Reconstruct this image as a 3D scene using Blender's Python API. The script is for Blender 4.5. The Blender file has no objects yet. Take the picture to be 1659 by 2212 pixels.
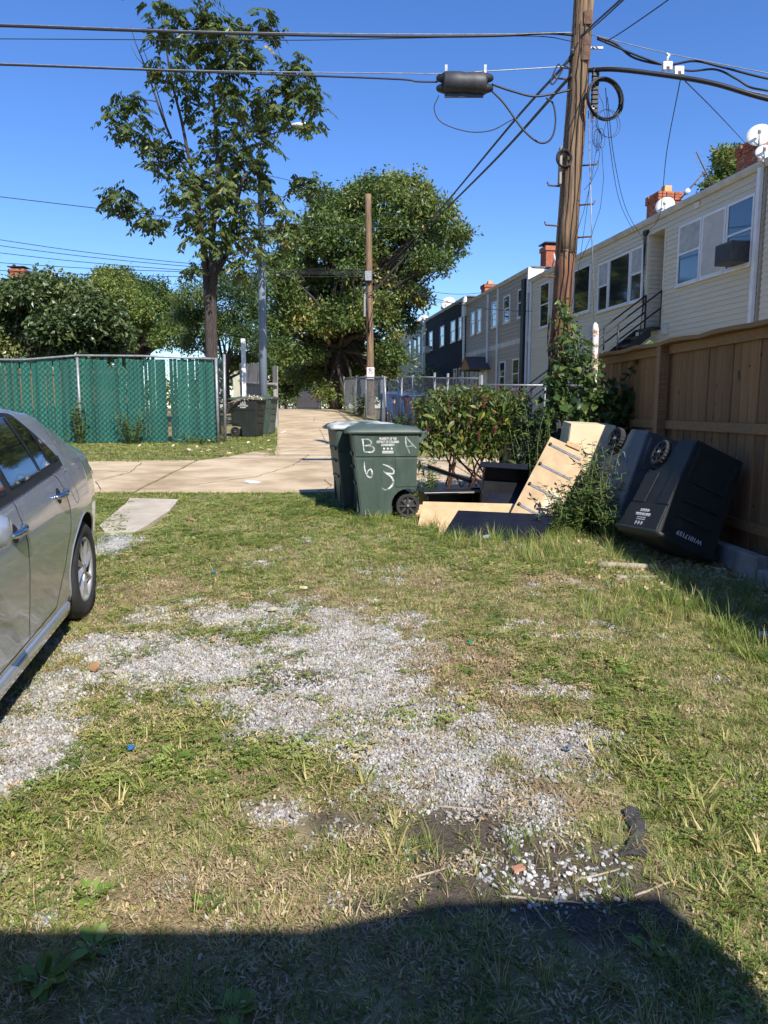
import bpy, bmesh, math, random
import numpy as np
from mathutils import Vector, Matrix, Euler

random.seed(11)
rng = np.random.default_rng(11)
scene = bpy.context.scene
C = scene.collection

# ------------------------------------------------------------------ camera, sky, sun, exposure
PITCH = math.radians(8.0)
EYE = 1.58
SLOPE = 0.0437
F_PX = 1597.0
cam_data = bpy.data.cameras.new('camera')
cam_data.sensor_fit = 'VERTICAL'
cam_data.sensor_height = 36.0
cam_data.sensor_width = 27.0
cam_data.lens = 36.0 * F_PX / 2212.0
cam_data.clip_start = 0.05
cam_data.clip_end = 2000.0
cam = bpy.data.objects.new('camera', cam_data)
cam.location = (0, 0, EYE)
cam.rotation_euler = (math.radians(90) - PITCH, 0, 0)
C.objects.link(cam)
scene.camera = cam

SUN_EL = math.radians(42.0)
SUN_H = Vector((0.42, -0.908, 0)).normalized()          # horizontal direction towards the sun
world = bpy.data.worlds.new('World')
scene.world = world
world.use_nodes = True
wn = world.node_tree.nodes
wl = world.node_tree.links
wn.clear()
w_out = wn.new('ShaderNodeOutputWorld')
w_bg = wn.new('ShaderNodeBackground')
w_sky = wn.new('ShaderNodeTexSky')
w_sky.sky_type = 'NISHITA'
w_sky.sun_disc = False
w_sky.sun_elevation = SUN_EL
w_sky.sun_rotation = math.atan2(SUN_H.x, SUN_H.y)
w_sky.altitude = 0.0
w_sky.air_density = 1.0
w_sky.dust_density = 0.1
w_sky.ozone_density = 6.0
w_bg.inputs['Strength'].default_value = 0.13
w_sat = wn.new('ShaderNodeHueSaturation')
w_sat.inputs['Hue'].default_value = 0.511
w_sat.inputs['Saturation'].default_value = 1.16
wl.new(w_sky.outputs[0], w_sat.inputs['Color'])
wl.new(w_sat.outputs[0], w_bg.inputs['Color'])
wl.new(w_bg.outputs[0], w_out.inputs['Surface'])

sun_data = bpy.data.lights.new('sun', 'SUN')
sun_data.energy = 5.0
sun_data.angle = math.radians(0.53)
sun_data.color = (1.0, 0.945, 0.86)
sun = bpy.data.objects.new('sun', sun_data)
to_sun = Vector((SUN_H.x * math.cos(SUN_EL), SUN_H.y * math.cos(SUN_EL), math.sin(SUN_EL)))
sun.rotation_euler = (-to_sun).to_track_quat('-Z', 'Y').to_euler()
sun.location = (8, -16, 18)
C.objects.link(sun)

scene.view_settings.view_transform = 'Standard'
scene.view_settings.look = 'None'
scene.view_settings.exposure = 0.58
scene.view_settings.gamma = 1.0
scene.view_settings.use_curve_mapping = False
scene.render.engine = 'CYCLES'
scene.cycles.use_denoising = True
scene.cycles.use_adaptive_sampling = True
scene.cycles.adaptive_threshold = 0.02
scene.cycles.max_bounces = 6
scene.cycles.transparent_max_bounces = 8
scene.render.film_transparent = False

# ------------------------------------------------------------------ measuring helpers (photo pixel -> place in the yard)
CP, SP = math.cos(PITCH), math.sin(PITCH)
def ray(u, v):
    t = (1106 - v) / F_PX
    return ((u - 829.5) / F_PX, CP + t * SP, -SP + t * CP)
def P(u, v, Y):
    d = ray(u, v); k = Y / d[1]
    return Vector((d[0] * k, Y, EYE + d[2] * k))
def G(u, v, h=0.0):
    d = ray(u, v); k = (EYE - h) / (SLOPE * d[1] - d[2])
    return Vector((d[0] * k, d[1] * k, EYE + d[2] * k))

# ------------------------------------------------------------------ object helpers
def tag(o, label=None, cat=None, group=None, kind=None):
    if label: o['label'] = label
    if cat: o['category'] = cat
    if group: o['group'] = group
    if kind: o['kind'] = kind
    return o
def empty(name, loc=(0, 0, 0), rz=0.0, rot=None):
    o = bpy.data.objects.new(name, None)
    o.empty_display_size = 0.1
    o.location = loc
    o.rotation_euler = rot if rot is not None else (0, 0, rz)
    C.objects.link(o)
    return o
def link(name, me, m=None, parent=None, loc=None, rot=None, scale=None):
    o = bpy.data.objects.new(name, me)
    if m is not None and not me.materials:
        me.materials.append(m)
    C.objects.link(o)
    if parent is not None: o.parent = parent
    if loc is not None: o.location = loc
    if rot is not None: o.rotation_euler = rot
    if scale is not None: o.scale = scale
    return o

class MB:
    """collects simple shapes; build() links them as ONE mesh object"""
    def __init__(s): s.v = []; s.f = []; s.sm = []
    def add(s, vs, fs, smooth=False):
        b = len(s.v)
        s.v += [tuple(x) for x in vs]
        s.f += [tuple(b + i for i in f) for f in fs]
        s.sm += [smooth] * len(fs)
        return s
    def box(s, x0, x1, y0, y1, z0, z1, M=None):
        vs = [(x0,y0,z0),(x1,y0,z0),(x1,y1,z0),(x0,y1,z0),(x0,y0,z1),(x1,y0,z1),(x1,y1,z1),(x0,y1,z1)]
        if M is not None: vs = [tuple(M @ Vector(v)) for v in vs]
        return s.add(vs, [(0,3,2,1),(4,5,6,7),(0,1,5,4),(1,2,6,5),(2,3,7,6),(3,0,4,7)])
    def slab(s, o, a, b, t):
        """box from corner o, edges a and b, thickness t against the normal a x b"""
        o, a, b = Vector(o), Vector(a), Vector(b)
        n = a.cross(b).normalized() * -t
        vs = [o, o+a, o+a+b, o+b, o+n, o+a+n, o+a+b+n, o+b+n]
        return s.add(vs, [(0,1,2,3),(7,6,5,4),(1,0,4,5),(2,1,5,6),(3,2,6,7),(0,3,7,4)])
    def tube(s, pts, r, n=8, caps=True, smooth=True):
        pts = [Vector(p) for p in pts]
        m = len(pts)
        rs = r if isinstance(r, (list, tuple)) else [r] * m
        T = []
        for i in range(m):
            a = pts[max(i-1, 0)]; b = pts[min(i+1, m-1)]
            d = (b - a)
            T.append(d.normalized() if d.length > 1e-9 else Vector((0, 0, 1)))
        u = T[0].orthogonal().normalized()
        vs = []
        for i in range(m):
            u = (u - T[i] * u.dot(T[i]))
            u = u.normalized() if u.length > 1e-6 else T[i].orthogonal().normalized()
            w = T[i].cross(u)
            for k in range(n):
                a = 2 * math.pi * k / n
                vs.append(pts[i] + (u * math.cos(a) + w * math.sin(a)) * rs[i])
        fs = []
        for i in range(m - 1):
            for k in range(n):
                k2 = (k + 1) % n
                fs.append((i*n+k, i*n+k2, (i+1)*n+k2, (i+1)*n+k))
        s.add(vs, fs, smooth)
        if caps:
            b = len(s.v) - len(vs)
            s.f.append(tuple(b + k for k in reversed(range(n)))); s.sm.append(False)
            s.f.append(tuple(b + (m-1)*n + k for k in range(n))); s.sm.append(False)
        return s
    def lathe(s, prof, n=24, axis='z', M=None, smooth=True, closed=False):
        """prof: list of (radius, height)"""
        vs = []
        for (r, h) in prof:
            for k in range(n):
                a = 2 * math.pi * k / n
                c, d = r * math.cos(a), r * math.sin(a)
                v = (c, d, h) if axis == 'z' else ((c, h, d) if axis == 'y' else (h, c, d))
                vs.append(v if M is None else tuple(M @ Vector(v)))
        fs = []
        m = len(prof)
        for i in range(m if closed else m - 1):
            i2 = (i + 1) % m
            for k in range(n):
                k2 = (k + 1) % n
                fs.append((i*n+k, i*n+k2, i2*n+k2, i2*n+k))
        return s.add(vs, fs, smooth)
    def mesh(s, name):
        me = bpy.data.meshes.new(name)
        me.from_pydata(s.v, [], s.f)
        me.polygons.foreach_set('use_smooth', s.sm)
        me.update()
        return me
    def build(s, name, m=None, parent=None, **k):
        return link(name, s.mesh(name), m, parent, **k)

def bevel(o, w=0.01, seg=2, angle=0.6):
    b = o.modifiers.new('bevel', 'BEVEL')
    b.width = w; b.segments = seg; b.limit_method = 'ANGLE'; b.angle_limit = angle
    return o
def smooth(o):
    o.data.polygons.foreach_set('use_smooth', [True] * len(o.data.polygons))
    return o
def recalc(me):
    bm = bmesh.new(); bm.from_mesh(me)
    bmesh.ops.recalc_face_normals(bm, faces=bm.faces)
    bm.to_mesh(me); bm.free()
    return me
def copy_tree(o, parent=None):
    c = o.copy(); C.objects.link(c); c.parent = parent
    for ch in list(o.children): copy_tree(ch, c)
    return c

# ------------------------------------------------------------------ materials
def _rgb(c): return (c[0], c[1], c[2], 1.0)
def mat(name, c1, c2=None, rough=0.7, metal=0.0, scale=6.0, detail=4.0, bump=0.0, bscale=None, c3=None, stretch=None,
        coat=0.0, spec=0.5, lo=0.35, hi=0.65, rand=0.0, rough2=None, coords='Object'):
    """procedural material: noise between two or three colours, optional bump and per-object variation"""
    m = bpy.data.materials.new(name)
    m.use_nodes = True
    nt = m.node_tree; N = nt.nodes; L = nt.links
    b = N['Principled BSDF']
    b.inputs['Roughness'].default_value = rough
    b.inputs['Metallic'].default_value = metal
    b.inputs['Specular IOR Level'].default_value = spec
    b.inputs['Coat Weight'].default_value = coat
    b.inputs['Coat Roughness'].default_value = 0.05
    tc = N.new('ShaderNodeTexCoord')
    mp = N.new('ShaderNodeMapping')
    if stretch: mp.inputs['Scale'].default_value = stretch
    L.new(tc.outputs[coords], mp.inputs['Vector'])
    col = None
    if c2 is not None:
        ns = N.new('ShaderNodeTexNoise')
        ns.inputs['Scale'].default_value = scale
        ns.inputs['Detail'].default_value = detail
        ns.inputs['Roughness'].default_value = 0.62
        L.new(mp.outputs[0], ns.inputs['Vector'])
        rp = N.new('ShaderNodeValToRGB')
        rp.color_ramp.elements[0].position = lo
        rp.color_ramp.elements[0].color = _rgb(c1)
        rp.color_ramp.elements[1].position = hi
        rp.color_ramp.elements[1].color = _rgb(c2)
        if c3 is not None:
            e = rp.color_ramp.elements.new(min(hi + 0.12, 0.97)); e.color = _rgb(c3)
        L.new(ns.outputs['Fac'], rp.inputs['Fac'])
        col = rp.outputs['Color']
        if rough2 is not None:
            mr = N.new('ShaderNodeMapRange')
            mr.inputs['To Min'].default_value = rough; mr.inputs['To Max'].default_value = rough2
            L.new(ns.outputs['Fac'], mr.inputs['Value']); L.new(mr.outputs[0], b.inputs['Roughness'])
    if rand > 0:
        oi = N.new('ShaderNodeObjectInfo')
        hs = N.new('ShaderNodeHueSaturation')
        mr = N.new('ShaderNodeMapRange')
        mr.inputs['To Min'].default_value = 1 - rand; mr.inputs['To Max'].default_value = 1 + rand
        L.new(oi.outputs['Random'], mr.inputs['Value']); L.new(mr.outputs[0], hs.inputs['Value'])
        if col is not None: L.new(col, hs.inputs['Color'])
        else: hs.inputs['Color'].default_value = _rgb(c1)
        col = hs.outputs['Color']
    if col is not None: L.new(col, b.inputs['Base Color'])
    else: b.inputs['Base Color'].default_value = _rgb(c1)
    if bump > 0:
        nb = N.new('ShaderNodeTexNoise')
        nb.inputs['Scale'].default_value = bscale or scale * 3
        nb.inputs['Detail'].default_value = 5
        L.new(mp.outputs[0], nb.inputs['Vector'])
        bp = N.new('ShaderNodeBump')
        bp.inputs['Strength'].default_value = min(1.0, bump)
        bp.inputs['Distance'].default_value = 0.01
        L.new(nb.outputs['Fac'], bp.inputs['Height']); L.new(bp.outputs[0], b.inputs['Normal'])
    return m

def leaf_mat(name, stops, trans=0.35, rough=0.5, source='attr', spec=0.4):
    """leaf colour picked per leaf (attribute 'rnd') or per instance; part of the light passes through"""
    m = bpy.data.materials.new(name); m.use_nodes = True
    nt = m.node_tree; N = nt.nodes; L = nt.links
    b = N['Principled BSDF']; out = N['Material Output']
    b.inputs['Roughness'].default_value = rough
    b.inputs['Specular IOR Level'].default_value = spec
    if source == 'attr':
        a = N.new('ShaderNodeAttribute'); a.attribute_name = 'rnd'; fac = a.outputs['Fac']
    else:
        a = N.new('ShaderNodeObjectInfo'); fac = a.outputs['Random']
    rp = N.new('ShaderNodeValToRGB')
    els = rp.color_ramp.elements
    els[0].position = stops[0][0]; els[0].color = _rgb(stops[0][1])
    els[1].position = stops[-1][0]; els[1].color = _rgb(stops[-1][1])
    for p, c in stops[1:-1]:
        e = els.new(p); e.color = _rgb(c)
    L.new(fac, rp.inputs['Fac'])
    L.new(rp.outputs['Color'], b.inputs['Base Color'])
    t = N.new('ShaderNodeBsdfTranslucent')
    L.new(rp.outputs['Color'], t.inputs['Color'])
    mx = N.new('ShaderNodeMixShader'); mx.inputs['Fac'].default_value = trans
    L.new(b.outputs[0], mx.inputs[1]); L.new(t.outputs[0], mx.inputs[2]); L.new(mx.outputs[0], out.inputs['Surface'])
    return m

M = {}
M['galv'] = mat('galvanised_steel', (.20,.21,.22), (.33,.34,.35), rough=.5, metal=.5, scale=14)
M['wire'] = mat('galvanised_wire', (.22,.23,.24), (.34,.35,.36), rough=.5, metal=.5, scale=8)
M['black_wire'] = mat('black_cable', (.012,.012,.014), rough=.5)
M['green_slat'] = mat('green_plastic_slat', (.016,.098,.074), (.028,.14,.104), rough=.5, scale=3, stretch=(6,6,.6), rand=.25, c3=(.055,.18,.14))
M['green_wire'] = mat('green_coated_wire', (.004,.028,.024), rough=.5)
M['picket'] = mat('fence_picket_wood', (.205,.10,.036), (.32,.172,.068), rough=.8, scale=7, detail=8, stretch=(9,9,.45), bump=.4, bscale=30, rand=.22, c3=(.105,.048,.018))
M['knot'] = mat('wood_knot', (.035,.018,.010), (.07,.035,.018), rough=.8, scale=60)
M['rail'] = mat('fence_rail_wood', (.22,.115,.046), (.33,.19,.082), rough=.8, scale=8, stretch=(8,.8,8), bump=.25)
M['grey_wood'] = mat('weathered_grey_wood', (.20,.185,.165), (.36,.335,.30), rough=.9, scale=6, stretch=(8,8,.7), bump=.3, rand=.15)
M['pole_wood'] = mat('utility_pole_wood', (.055,.022,.011), (.21,.092,.042), rough=.85, scale=7, detail=10, stretch=(7,7,.22), bump=1.0, bscale=14, c3=(.30,.16,.085), lo=.36, hi=.60)
M['pole_wood_top'] = mat('weathered_pole_wood', (.07,.042,.024), (.26,.165,.095), rough=.9, scale=7, detail=10, stretch=(7,7,.20), bump=1.0, bscale=15, c3=(.38,.27,.18), lo=.36, hi=.60)
M['concrete'] = mat('alley_concrete', (.33,.24,.14), (.52,.405,.26), rough=.92, scale=1.3, detail=12, bump=.35, bscale=45, c3=(.59,.48,.33), stretch=(.85,1.15,1), lo=.36, hi=.56)
M['pad_concrete'] = mat('pale_pad_concrete', (.37,.32,.245), (.53,.465,.365), rough=.92, scale=2.2, detail=12, bump=.5, bscale=50, c3=(.58,.52,.42))
M['old_pad'] = mat('worn_grey_pad', (.27,.265,.255), (.46,.455,.44), rough=.95, scale=9, detail=12, bump=.8, bscale=80)
M['kerb_concrete'] = mat('old_kerb_concrete', (.22,.20,.17), (.36,.33,.28), rough=.95, scale=7, bump=.4)
M['crack'] = mat('crack_soil', (.06,.045,.03), (.12,.10,.06), rough=1, scale=20)
M['cream'] = mat('cream_vinyl_siding', (.55,.50,.385), (.63,.575,.45), rough=.55, scale=1.2, detail=6, rand=.03)
M['grey_siding'] = mat('grey_beige_siding', (.33,.295,.245), (.39,.35,.295), rough=.6, scale=1.2, rand=.04)
M['navy'] = mat('navy_paint', (.020,.024,.036), (.030,.034,.048), rough=.85, scale=1.0, spec=.2)
M['tan_siding'] = mat('tan_siding', (.36,.33,.24), (.44,.41,.31), rough=.6, scale=1.5)
M['white_paint'] = mat('white_paint', (.70,.70,.69), (.80,.80,.79), rough=.45, scale=4)
M['white_trim'] = mat('white_window_trim', (.62,.63,.64), (.74,.74,.74), rough=.4, scale=3)
M['gutter'] = mat('aged_gutter', (.40,.385,.35), (.56,.54,.50), rough=.5, scale=3)
M['roofing'] = mat('roof_felt', (.10,.10,.105), (.17,.17,.175), rough=.9, scale=8)
M['shingle'] = mat('asphalt_shingle', (.07,.06,.055), (.13,.11,.10), rough=.95, scale=20)
M['brick'] = mat('red_brick', (.30,.085,.045), (.40,.135,.075), rough=.9, scale=12, rand=.2, bump=.3)
M['mortar'] = mat('mortar', (.36,.30,.25), (.45,.39,.33), rough=.95, scale=20)
M['claypot'] = mat('clay_flue', (.50,.27,.12), (.60,.36,.18), rough=.85, scale=6)
M['glass'] = mat('window_glass', (.012,.016,.022), rough=.06, spec=.9, coat=.6)
M['curtain'] = mat('window_blind', (.30,.31,.30), (.45,.46,.45), rough=.6, scale=5)
M['board_panel'] = mat('window_infill_panel', (.42,.41,.385), (.52,.51,.48), rough=.6, scale=2.5, detail=6)
M['black_iron'] = mat('black_iron', (.010,.011,.014), (.02,.02,.024), rough=.45, scale=6)
M['ac'] = mat('air_conditioner_casing', (.035,.036,.036), (.06,.06,.06), rough=.5, scale=9)
M['ac_white'] = mat('white_casing', (.62,.62,.60), (.7,.7,.68), rough=.5)
M['dish'] = mat('satellite_dish_paint', (.62,.62,.60), (.72,.72,.70), rough=.5, scale=6)
M['rust'] = mat('rusty_white_paint', (.30,.13,.05), (.70,.66,.60), rough=.7, scale=14, lo=.40, hi=.48)
M['dark_rust'] = mat('dark_rusted_steel', (.07,.035,.02), (.16,.085,.05), rough=.8, metal=.2, scale=20)
M['lamp_paint'] = mat('blue_grey_pole_paint', (.16,.20,.26), (.21,.25,.31), rough=.5, scale=2, stretch=(1,1,.2))
M['lamp_head'] = mat('lamp_head', (.55,.56,.57), (.66,.66,.66), rough=.5)
M['sign_white'] = mat('sign_face_white', (.75,.75,.74), (.80,.80,.79), rough=.35, scale=5)
M['sign_red'] = mat('sign_red', (.24,.02,.03), rough=.4)
M['sign_black'] = mat('sign_black', (.02,.02,.02), rough=.4)
M['bin_green'] = mat('green_bin_plastic', (.038,.062,.048), (.058,.084,.066), rough=.42, scale=5, detail=12, bump=.15, bscale=160, c3=(.11,.135,.115), rough2=.62, lo=.38, hi=.60, stretch=(1.6,1.6,.5))
M['bin_lid'] = mat('dusty_green_lid', (.055,.08,.066), (.085,.112,.096), rough=.5, scale=5, detail=12, bump=.15, bscale=160, c3=(.15,.175,.155))
M['bin_dark'] = mat('dark_bin_plastic', (.016,.020,.018), (.026,.030,.027), rough=.55, scale=4, detail=12, bump=.12, bscale=160, c3=(.048,.052,.047), spec=.35)
M['bin_grey'] = mat('grey_bin_plastic', (.085,.095,.092), (.12,.13,.125), rough=.5, scale=5, detail=8, bump=.12, bscale=160)
M['bin_blue'] = mat('blue_bin_plastic', (.010,.045,.16), (.015,.06,.21), rough=.45, scale=3)
M['bin_navy'] = mat('navy_bin_plastic', (.010,.022,.07), (.015,.03,.09), rough=.45, scale=3)
M['bin_beige'] = mat('beige_bin_plastic', (.60,.49,.31), (.68,.57,.38), rough=.5, scale=3, detail=7, bump=.1, bscale=120)
M['bleached'] = mat('bleached_bin_lid', (.05,.075,.063), (.46,.48,.455), rough=.6, scale=2.6, detail=10, lo=.40, hi=.56)
M['tyre'] = mat('tyre_rubber', (.018,.018,.018), (.032,.031,.030), rough=.8, scale=12)
M['bin_rim'] = mat('black_plastic_rim', (.02,.02,.02), (.05,.048,.045), rough=.6, scale=9)
M['stencil'] = mat('white_stencil_paint', (.66,.66,.64), rough=.6)
M['chalk'] = mat('white_brush_paint', (.13,.17,.15), (.62,.64,.62), rough=.7, scale=14, detail=10, lo=.36, hi=.58)
M['spray_blue'] = mat('pale_blue_spray_paint', (.10,.15,.19), (.16,.24,.30), rough=.6, scale=7)
M['mdf'] = mat('particle_board', (.46,.31,.16), (.57,.40,.22), rough=.65, scale=7, detail=9, c3=(.52,.37,.21))
M['mdf_worn'] = mat('scuffed_particle_board', (.33,.225,.12), (.48,.34,.19), rough=.7, scale=4.5, detail=10, c3=(.60,.52,.40), lo=.3, hi=.60)
M['mdf_edge'] = mat('particle_board_edge', (.36,.22,.11), (.48,.31,.16), rough=.8, scale=30)
M['splice_shell'] = mat('dull_black_shell', (.022,.024,.028), (.04,.042,.046), rough=.55, scale=8)
M['black_lacquer'] = mat('black_lacquer', (.010,.010,.012), (.016,.016,.018), rough=.22, scale=3, detail=8, rough2=.4, spec=.6)
M['black_laminate'] = mat('black_laminate', (.006,.007,.011), (.010,.011,.016), rough=.35, scale=4)
M['zinc'] = mat('zinc_rail', (.12,.125,.135), (.20,.205,.215), rough=.55, metal=.4, scale=20)
M['car_paint'] = mat('silver_car_paint', (.37,.41,.475), (.42,.46,.525), rough=.24, metal=.55, scale=300, coat=1.0)
M['car_glass'] = mat('tinted_car_glass', (.004,.005,.006), rough=.03, spec=.8, coat=1.0)
M['car_black'] = mat('black_car_trim', (.012,.012,.013), (.02,.02,.02), rough=.5, scale=9)
M['seam_highlight'] = mat('panel_edge_highlight', (.60,.61,.62), rough=.25, metal=.6)  # highlight of panel edges catching the sun, put into the colour
M['chrome'] = mat('bright_metal', (.62,.63,.65), rough=.12, metal=1.0)
M['hubcap'] = mat('silver_hubcap', (.42,.42,.41), (.50,.50,.49), rough=.35, metal=.6, scale=9)
M['tail_red'] = mat('tail_light_red', (.22,.012,.012), rough=.12, coat=1.0)
M['bark'] = mat('tree_bark', (.030,.023,.020), (.072,.056,.047), rough=.95, scale=9, stretch=(3,3,.7), bump=.8)
M['twig'] = mat('twig_bark', (.10,.06,.04), (.17,.11,.075), rough=.9, scale=9)
M['red_stem'] = mat('red_stem', (.10,.05,.03), (.19,.075,.045), rough=.6, scale=9)
M['green_stem'] = mat('green_stem', (.10,.15,.04), (.17,.19,.07), rough=.6, scale=9)
M['berry'] = mat('dark_red_berry', (.10,.008,.022), (.20,.012,.04), rough=.35, scale=20)
M['dead_leaf'] = mat('dry_leaf', (.30,.16,.07), (.45,.28,.14), rough=.8, scale=9, rand=.3)
M['pale_leaf'] = mat('pale_fallen_leaf', (.55,.42,.25), (.68,.58,.40), rough=.8, scale=9, rand=.2)
M['fabric'] = mat('black_landscape_fabric', (.028,.028,.030), (.06,.058,.055), rough=.9, scale=18, bump=.5)
M['brick_chip'] = mat('brick_chip', (.36,.17,.11), (.45,.25,.17), rough=.9, scale=15)
M['log'] = mat('grey_fallen_branch', (.27,.22,.16), (.40,.34,.26), rough=.9, scale=7, stretch=(.7,6,6), bump=.5)
M['blue_plastic'] = mat('blue_plastic', (.03,.16,.42), rough=.4)
M['green_plastic'] = mat('green_plastic', (.02,.25,.10), rough=.35)
M['clear_plastic'] = mat('pale_plastic', (.55,.58,.60), (.7,.72,.74), rough=.3, scale=10)

# ------------------------------------------------------------------ terrain
def base_z(y):
    if y <= 30: return SLOPE * y
    d = min(y - 30, 10.0)
    return SLOPE * 30 + SLOPE * (d - d * d / 20)
_noise_grids = {}
def vnoise(x, y, scale, seed=0):
    """smooth value noise 0..1, vectorised"""
    if seed not in _noise_grids:
        _noise_grids[seed] = np.random.default_rng(100 + seed).random((256, 256))
    g = _noise_grids[seed]
    x = np.asarray(x, float) * scale + 1000.0; y = np.asarray(y, float) * scale + 1000.0
    xi = np.floor(x).astype(int); yi = np.floor(y).astype(int)
    fx = x - xi; fy = y - yi
    fx = fx * fx * (3 - 2 * fx); fy = fy * fy * (3 - 2 * fy)
    a = g[xi % 256, yi % 256]; b = g[(xi + 1) % 256, yi % 256]
    c = g[xi % 256, (yi + 1) % 256]; d = g[(xi + 1) % 256, (yi + 1) % 256]
    return (a * (1 - fx) + b * fx) * (1 - fy) + (c * (1 - fx) + d * fx) * fy
def fbm(x, y, scale, seed=0, octaves=3):
    t = 0; a = 0.5; n = 0
    for o in range(octaves):
        t = t + a * vnoise(x, y, scale * 2 ** o, seed + o); n += a; a *= .5
    return t / n
ALLEY_M = -0.144                                     # the long alley and the row houses run this way (dX per dY)
def alley_left(y):  return -2.38 + ALLEY_M * (y - 16.6)
def alley_right(y): return 0.40 + ALLEY_M * (y - 16.6)
def near_edge(x): return 10.0 + 0.03 * math.sin(x * 1.3)
def far_edge(x):
    # far kerbless edge of the cross alley; sweeps into the long alley
    if x > -2.38: return 14.4
    if x < -4.2: return 13.48
    t = (x + 4.2) / 1.82
    return 13.48 + 3.1 * t ** 2.6
def on_alley(x, y):
    x = np.asarray(x); y = np.asarray(y)
    fe = np.where(x < -4.2, 13.48, 13.48 + 3.1 * np.clip((x + 4.2) / 1.82, 0, 1) ** 2.6)
    fe = np.where(x > -2.38, 14.4, fe)
    cross = (y > 9.98) & (y < fe)
    lng = (y > 13.5) & (x > -2.38 + ALLEY_M * (y - 16.6)) & (x < 0.40 + ALLEY_M * (y - 16.6))
    return cross | lng
def bumps(x, y):
    b = 0.030 * (fbm(x, y, 0.9, 3) - .5) + 0.012 * (fbm(x, y, 4.0, 7) - .5)
    k = np.clip((9.7 - np.asarray(y)) / 1.2, 0, 1)
    k = k + np.clip((np.asarray(y) - 14.2) / 1.0, 0, 1) * (np.abs(np.asarray(x) - (-1.0 + ALLEY_M * (np.asarray(y) - 16.6))) > 1.9)
    return b * np.clip(k, 0, 1)
def ground_z(x, y):
    return base_z(float(y)) + float(bumps(np.array([x]), np.array([y]))[0])
def ground_za(x, y):
    y = np.asarray(y)
    d = np.clip(y - 30, 0, 10)
    return np.where(y <= 30, SLOPE * y, SLOPE * 30 + SLOPE * (d - d * d / 20)) + bumps(x, y)

# patches of gravel, long grass, dry grass and bare soil, measured on the ground
def blob(u, v, du, dv, w=1.0):
    c = G(u, v); r = G(u + du, v); a = G(u, v - dv); b = G(u, v + dv)
    return (c.x, c.y, abs(r.x - c.x), abs(a.y - b.y) / 2, w)
GRAVEL = [blob(*b) for b in (
    (470,1440,300,75,1), (700,1415,240,75,1), (800,1500,220,70,1), (60,1600,130,90,1), (150,1490,150,50,.9), (620,1560,230,60,.95),
    (900,1640,190,90,1), (1060,1745,130,60,.95), (590,1760,70,26,.9), (1190,1600,170,50,.95), (1180,1490,120,25,.85), (640,1340,260,40,.75),
    (5,1690,40,40,.9), (1000,1560,150,60,.8), (560,1500,200,60,.95), (270,1400,160,40,.7), (248,1180,45,22,1), (-160,1650,160,120,1), (-120,1850,150,120,.8), (300,1650,120,40,.45))]
STONES = [blob(*b) for b in ((1160,1880,200,60,1), (1230,1930,110,40,.9), (600,1850,50,16,.7), (740,1800,60,30,.5), (490,1860,40,12,.5))]
SOIL = [blob(*b) for b in ((1180,1890,270,100,1), (1020,1800,190,70,.9), (1290,1950,180,70,1), (640,1470,160,30,.5), (780,1780,120,50,.6), (1330,1985,160,60,.9), (900,1960,220,40,.6),
    (1120,1700,150,50,.45), (1360,1800,110,50,.6))]
DRY = [blob(*b) for b in ((1000,1435,150,45,1), (1110,1480,110,45,.9), (1100,1760,180,70,.7), (420,1920,300,70,.75), (560,1990,350,50,.7), (930,1250,140,30,.45),
    (1000,1870,140,50,.6), (640,1300,160,30,.5), (1200,1250,120,25,.6), (1450,1500,140,50,.35), (700,1950,260,60,.6), (330,1270,110,50,.45))]
CLUMP = [blob(*b) for b in ((330,1610,140,55,1), (420,1570,110,40,.9), (700,1690,85,35,.9), (880,1820,75,40,1), (200,1740,190,55,.9), (90,1800,130,90,1), (1540,1790,120,80,1),
    (1360,1650,110,50,.8), (1480,1700,130,50,.7), (980,1465,40,15,.9), (1140,1445,30,10,.9), (1200,1540,60,16,.8), (380,1480,60,20,.5), (480,1770,80,40,.6), (1590,1920,90,70,.8),
    (250,1500,90,22,.55), (1150,1700,30,14,.8), (1450,1600,120,40,.5))]
TALL = [blob(*b) for b in ((1500,1290,170,60,1), (1250,1200,160,40,.8), (1100,1165,170,25,.9), (940,1140,90,22,.7), (1620,1400,90,70,.9), (1350,1330,140,50,.6), (820,1130,80,20,.5))]
def field(x, y, bl):
    f = np.zeros(np.shape(x))
    for cx, cy, rx, ry, w in bl:
        q = ((x - cx) / rx) ** 2 + ((y - cy) / ry) ** 2
        f = np.maximum(f, w * np.exp(-0.75 * q ** 1.3))
    return f
def gravel_w(x, y):
    f = field(x, y, GRAVEL) + 1.0 * (fbm(x, y, 2.0, 20) - .5) + 1.1 * (fbm(x, y, 8.0, 24) - .5) - .5 * field(x, y, CLUMP)
    return np.clip((f - .24) / .70, 0, 1)
def soil_w(x, y):
    f = field(x, y, SOIL) + .6 * (fbm(x, y, 3.5, 30) - .5)
    return np.clip((f - .28) / .3, 0, 1)
def dry_w(x, y):
    f = field(x, y, DRY) + .6 * (fbm(x, y, 2.6, 40) - .5)
    return np.clip((f - .2) / .5, 0, 1)

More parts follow.
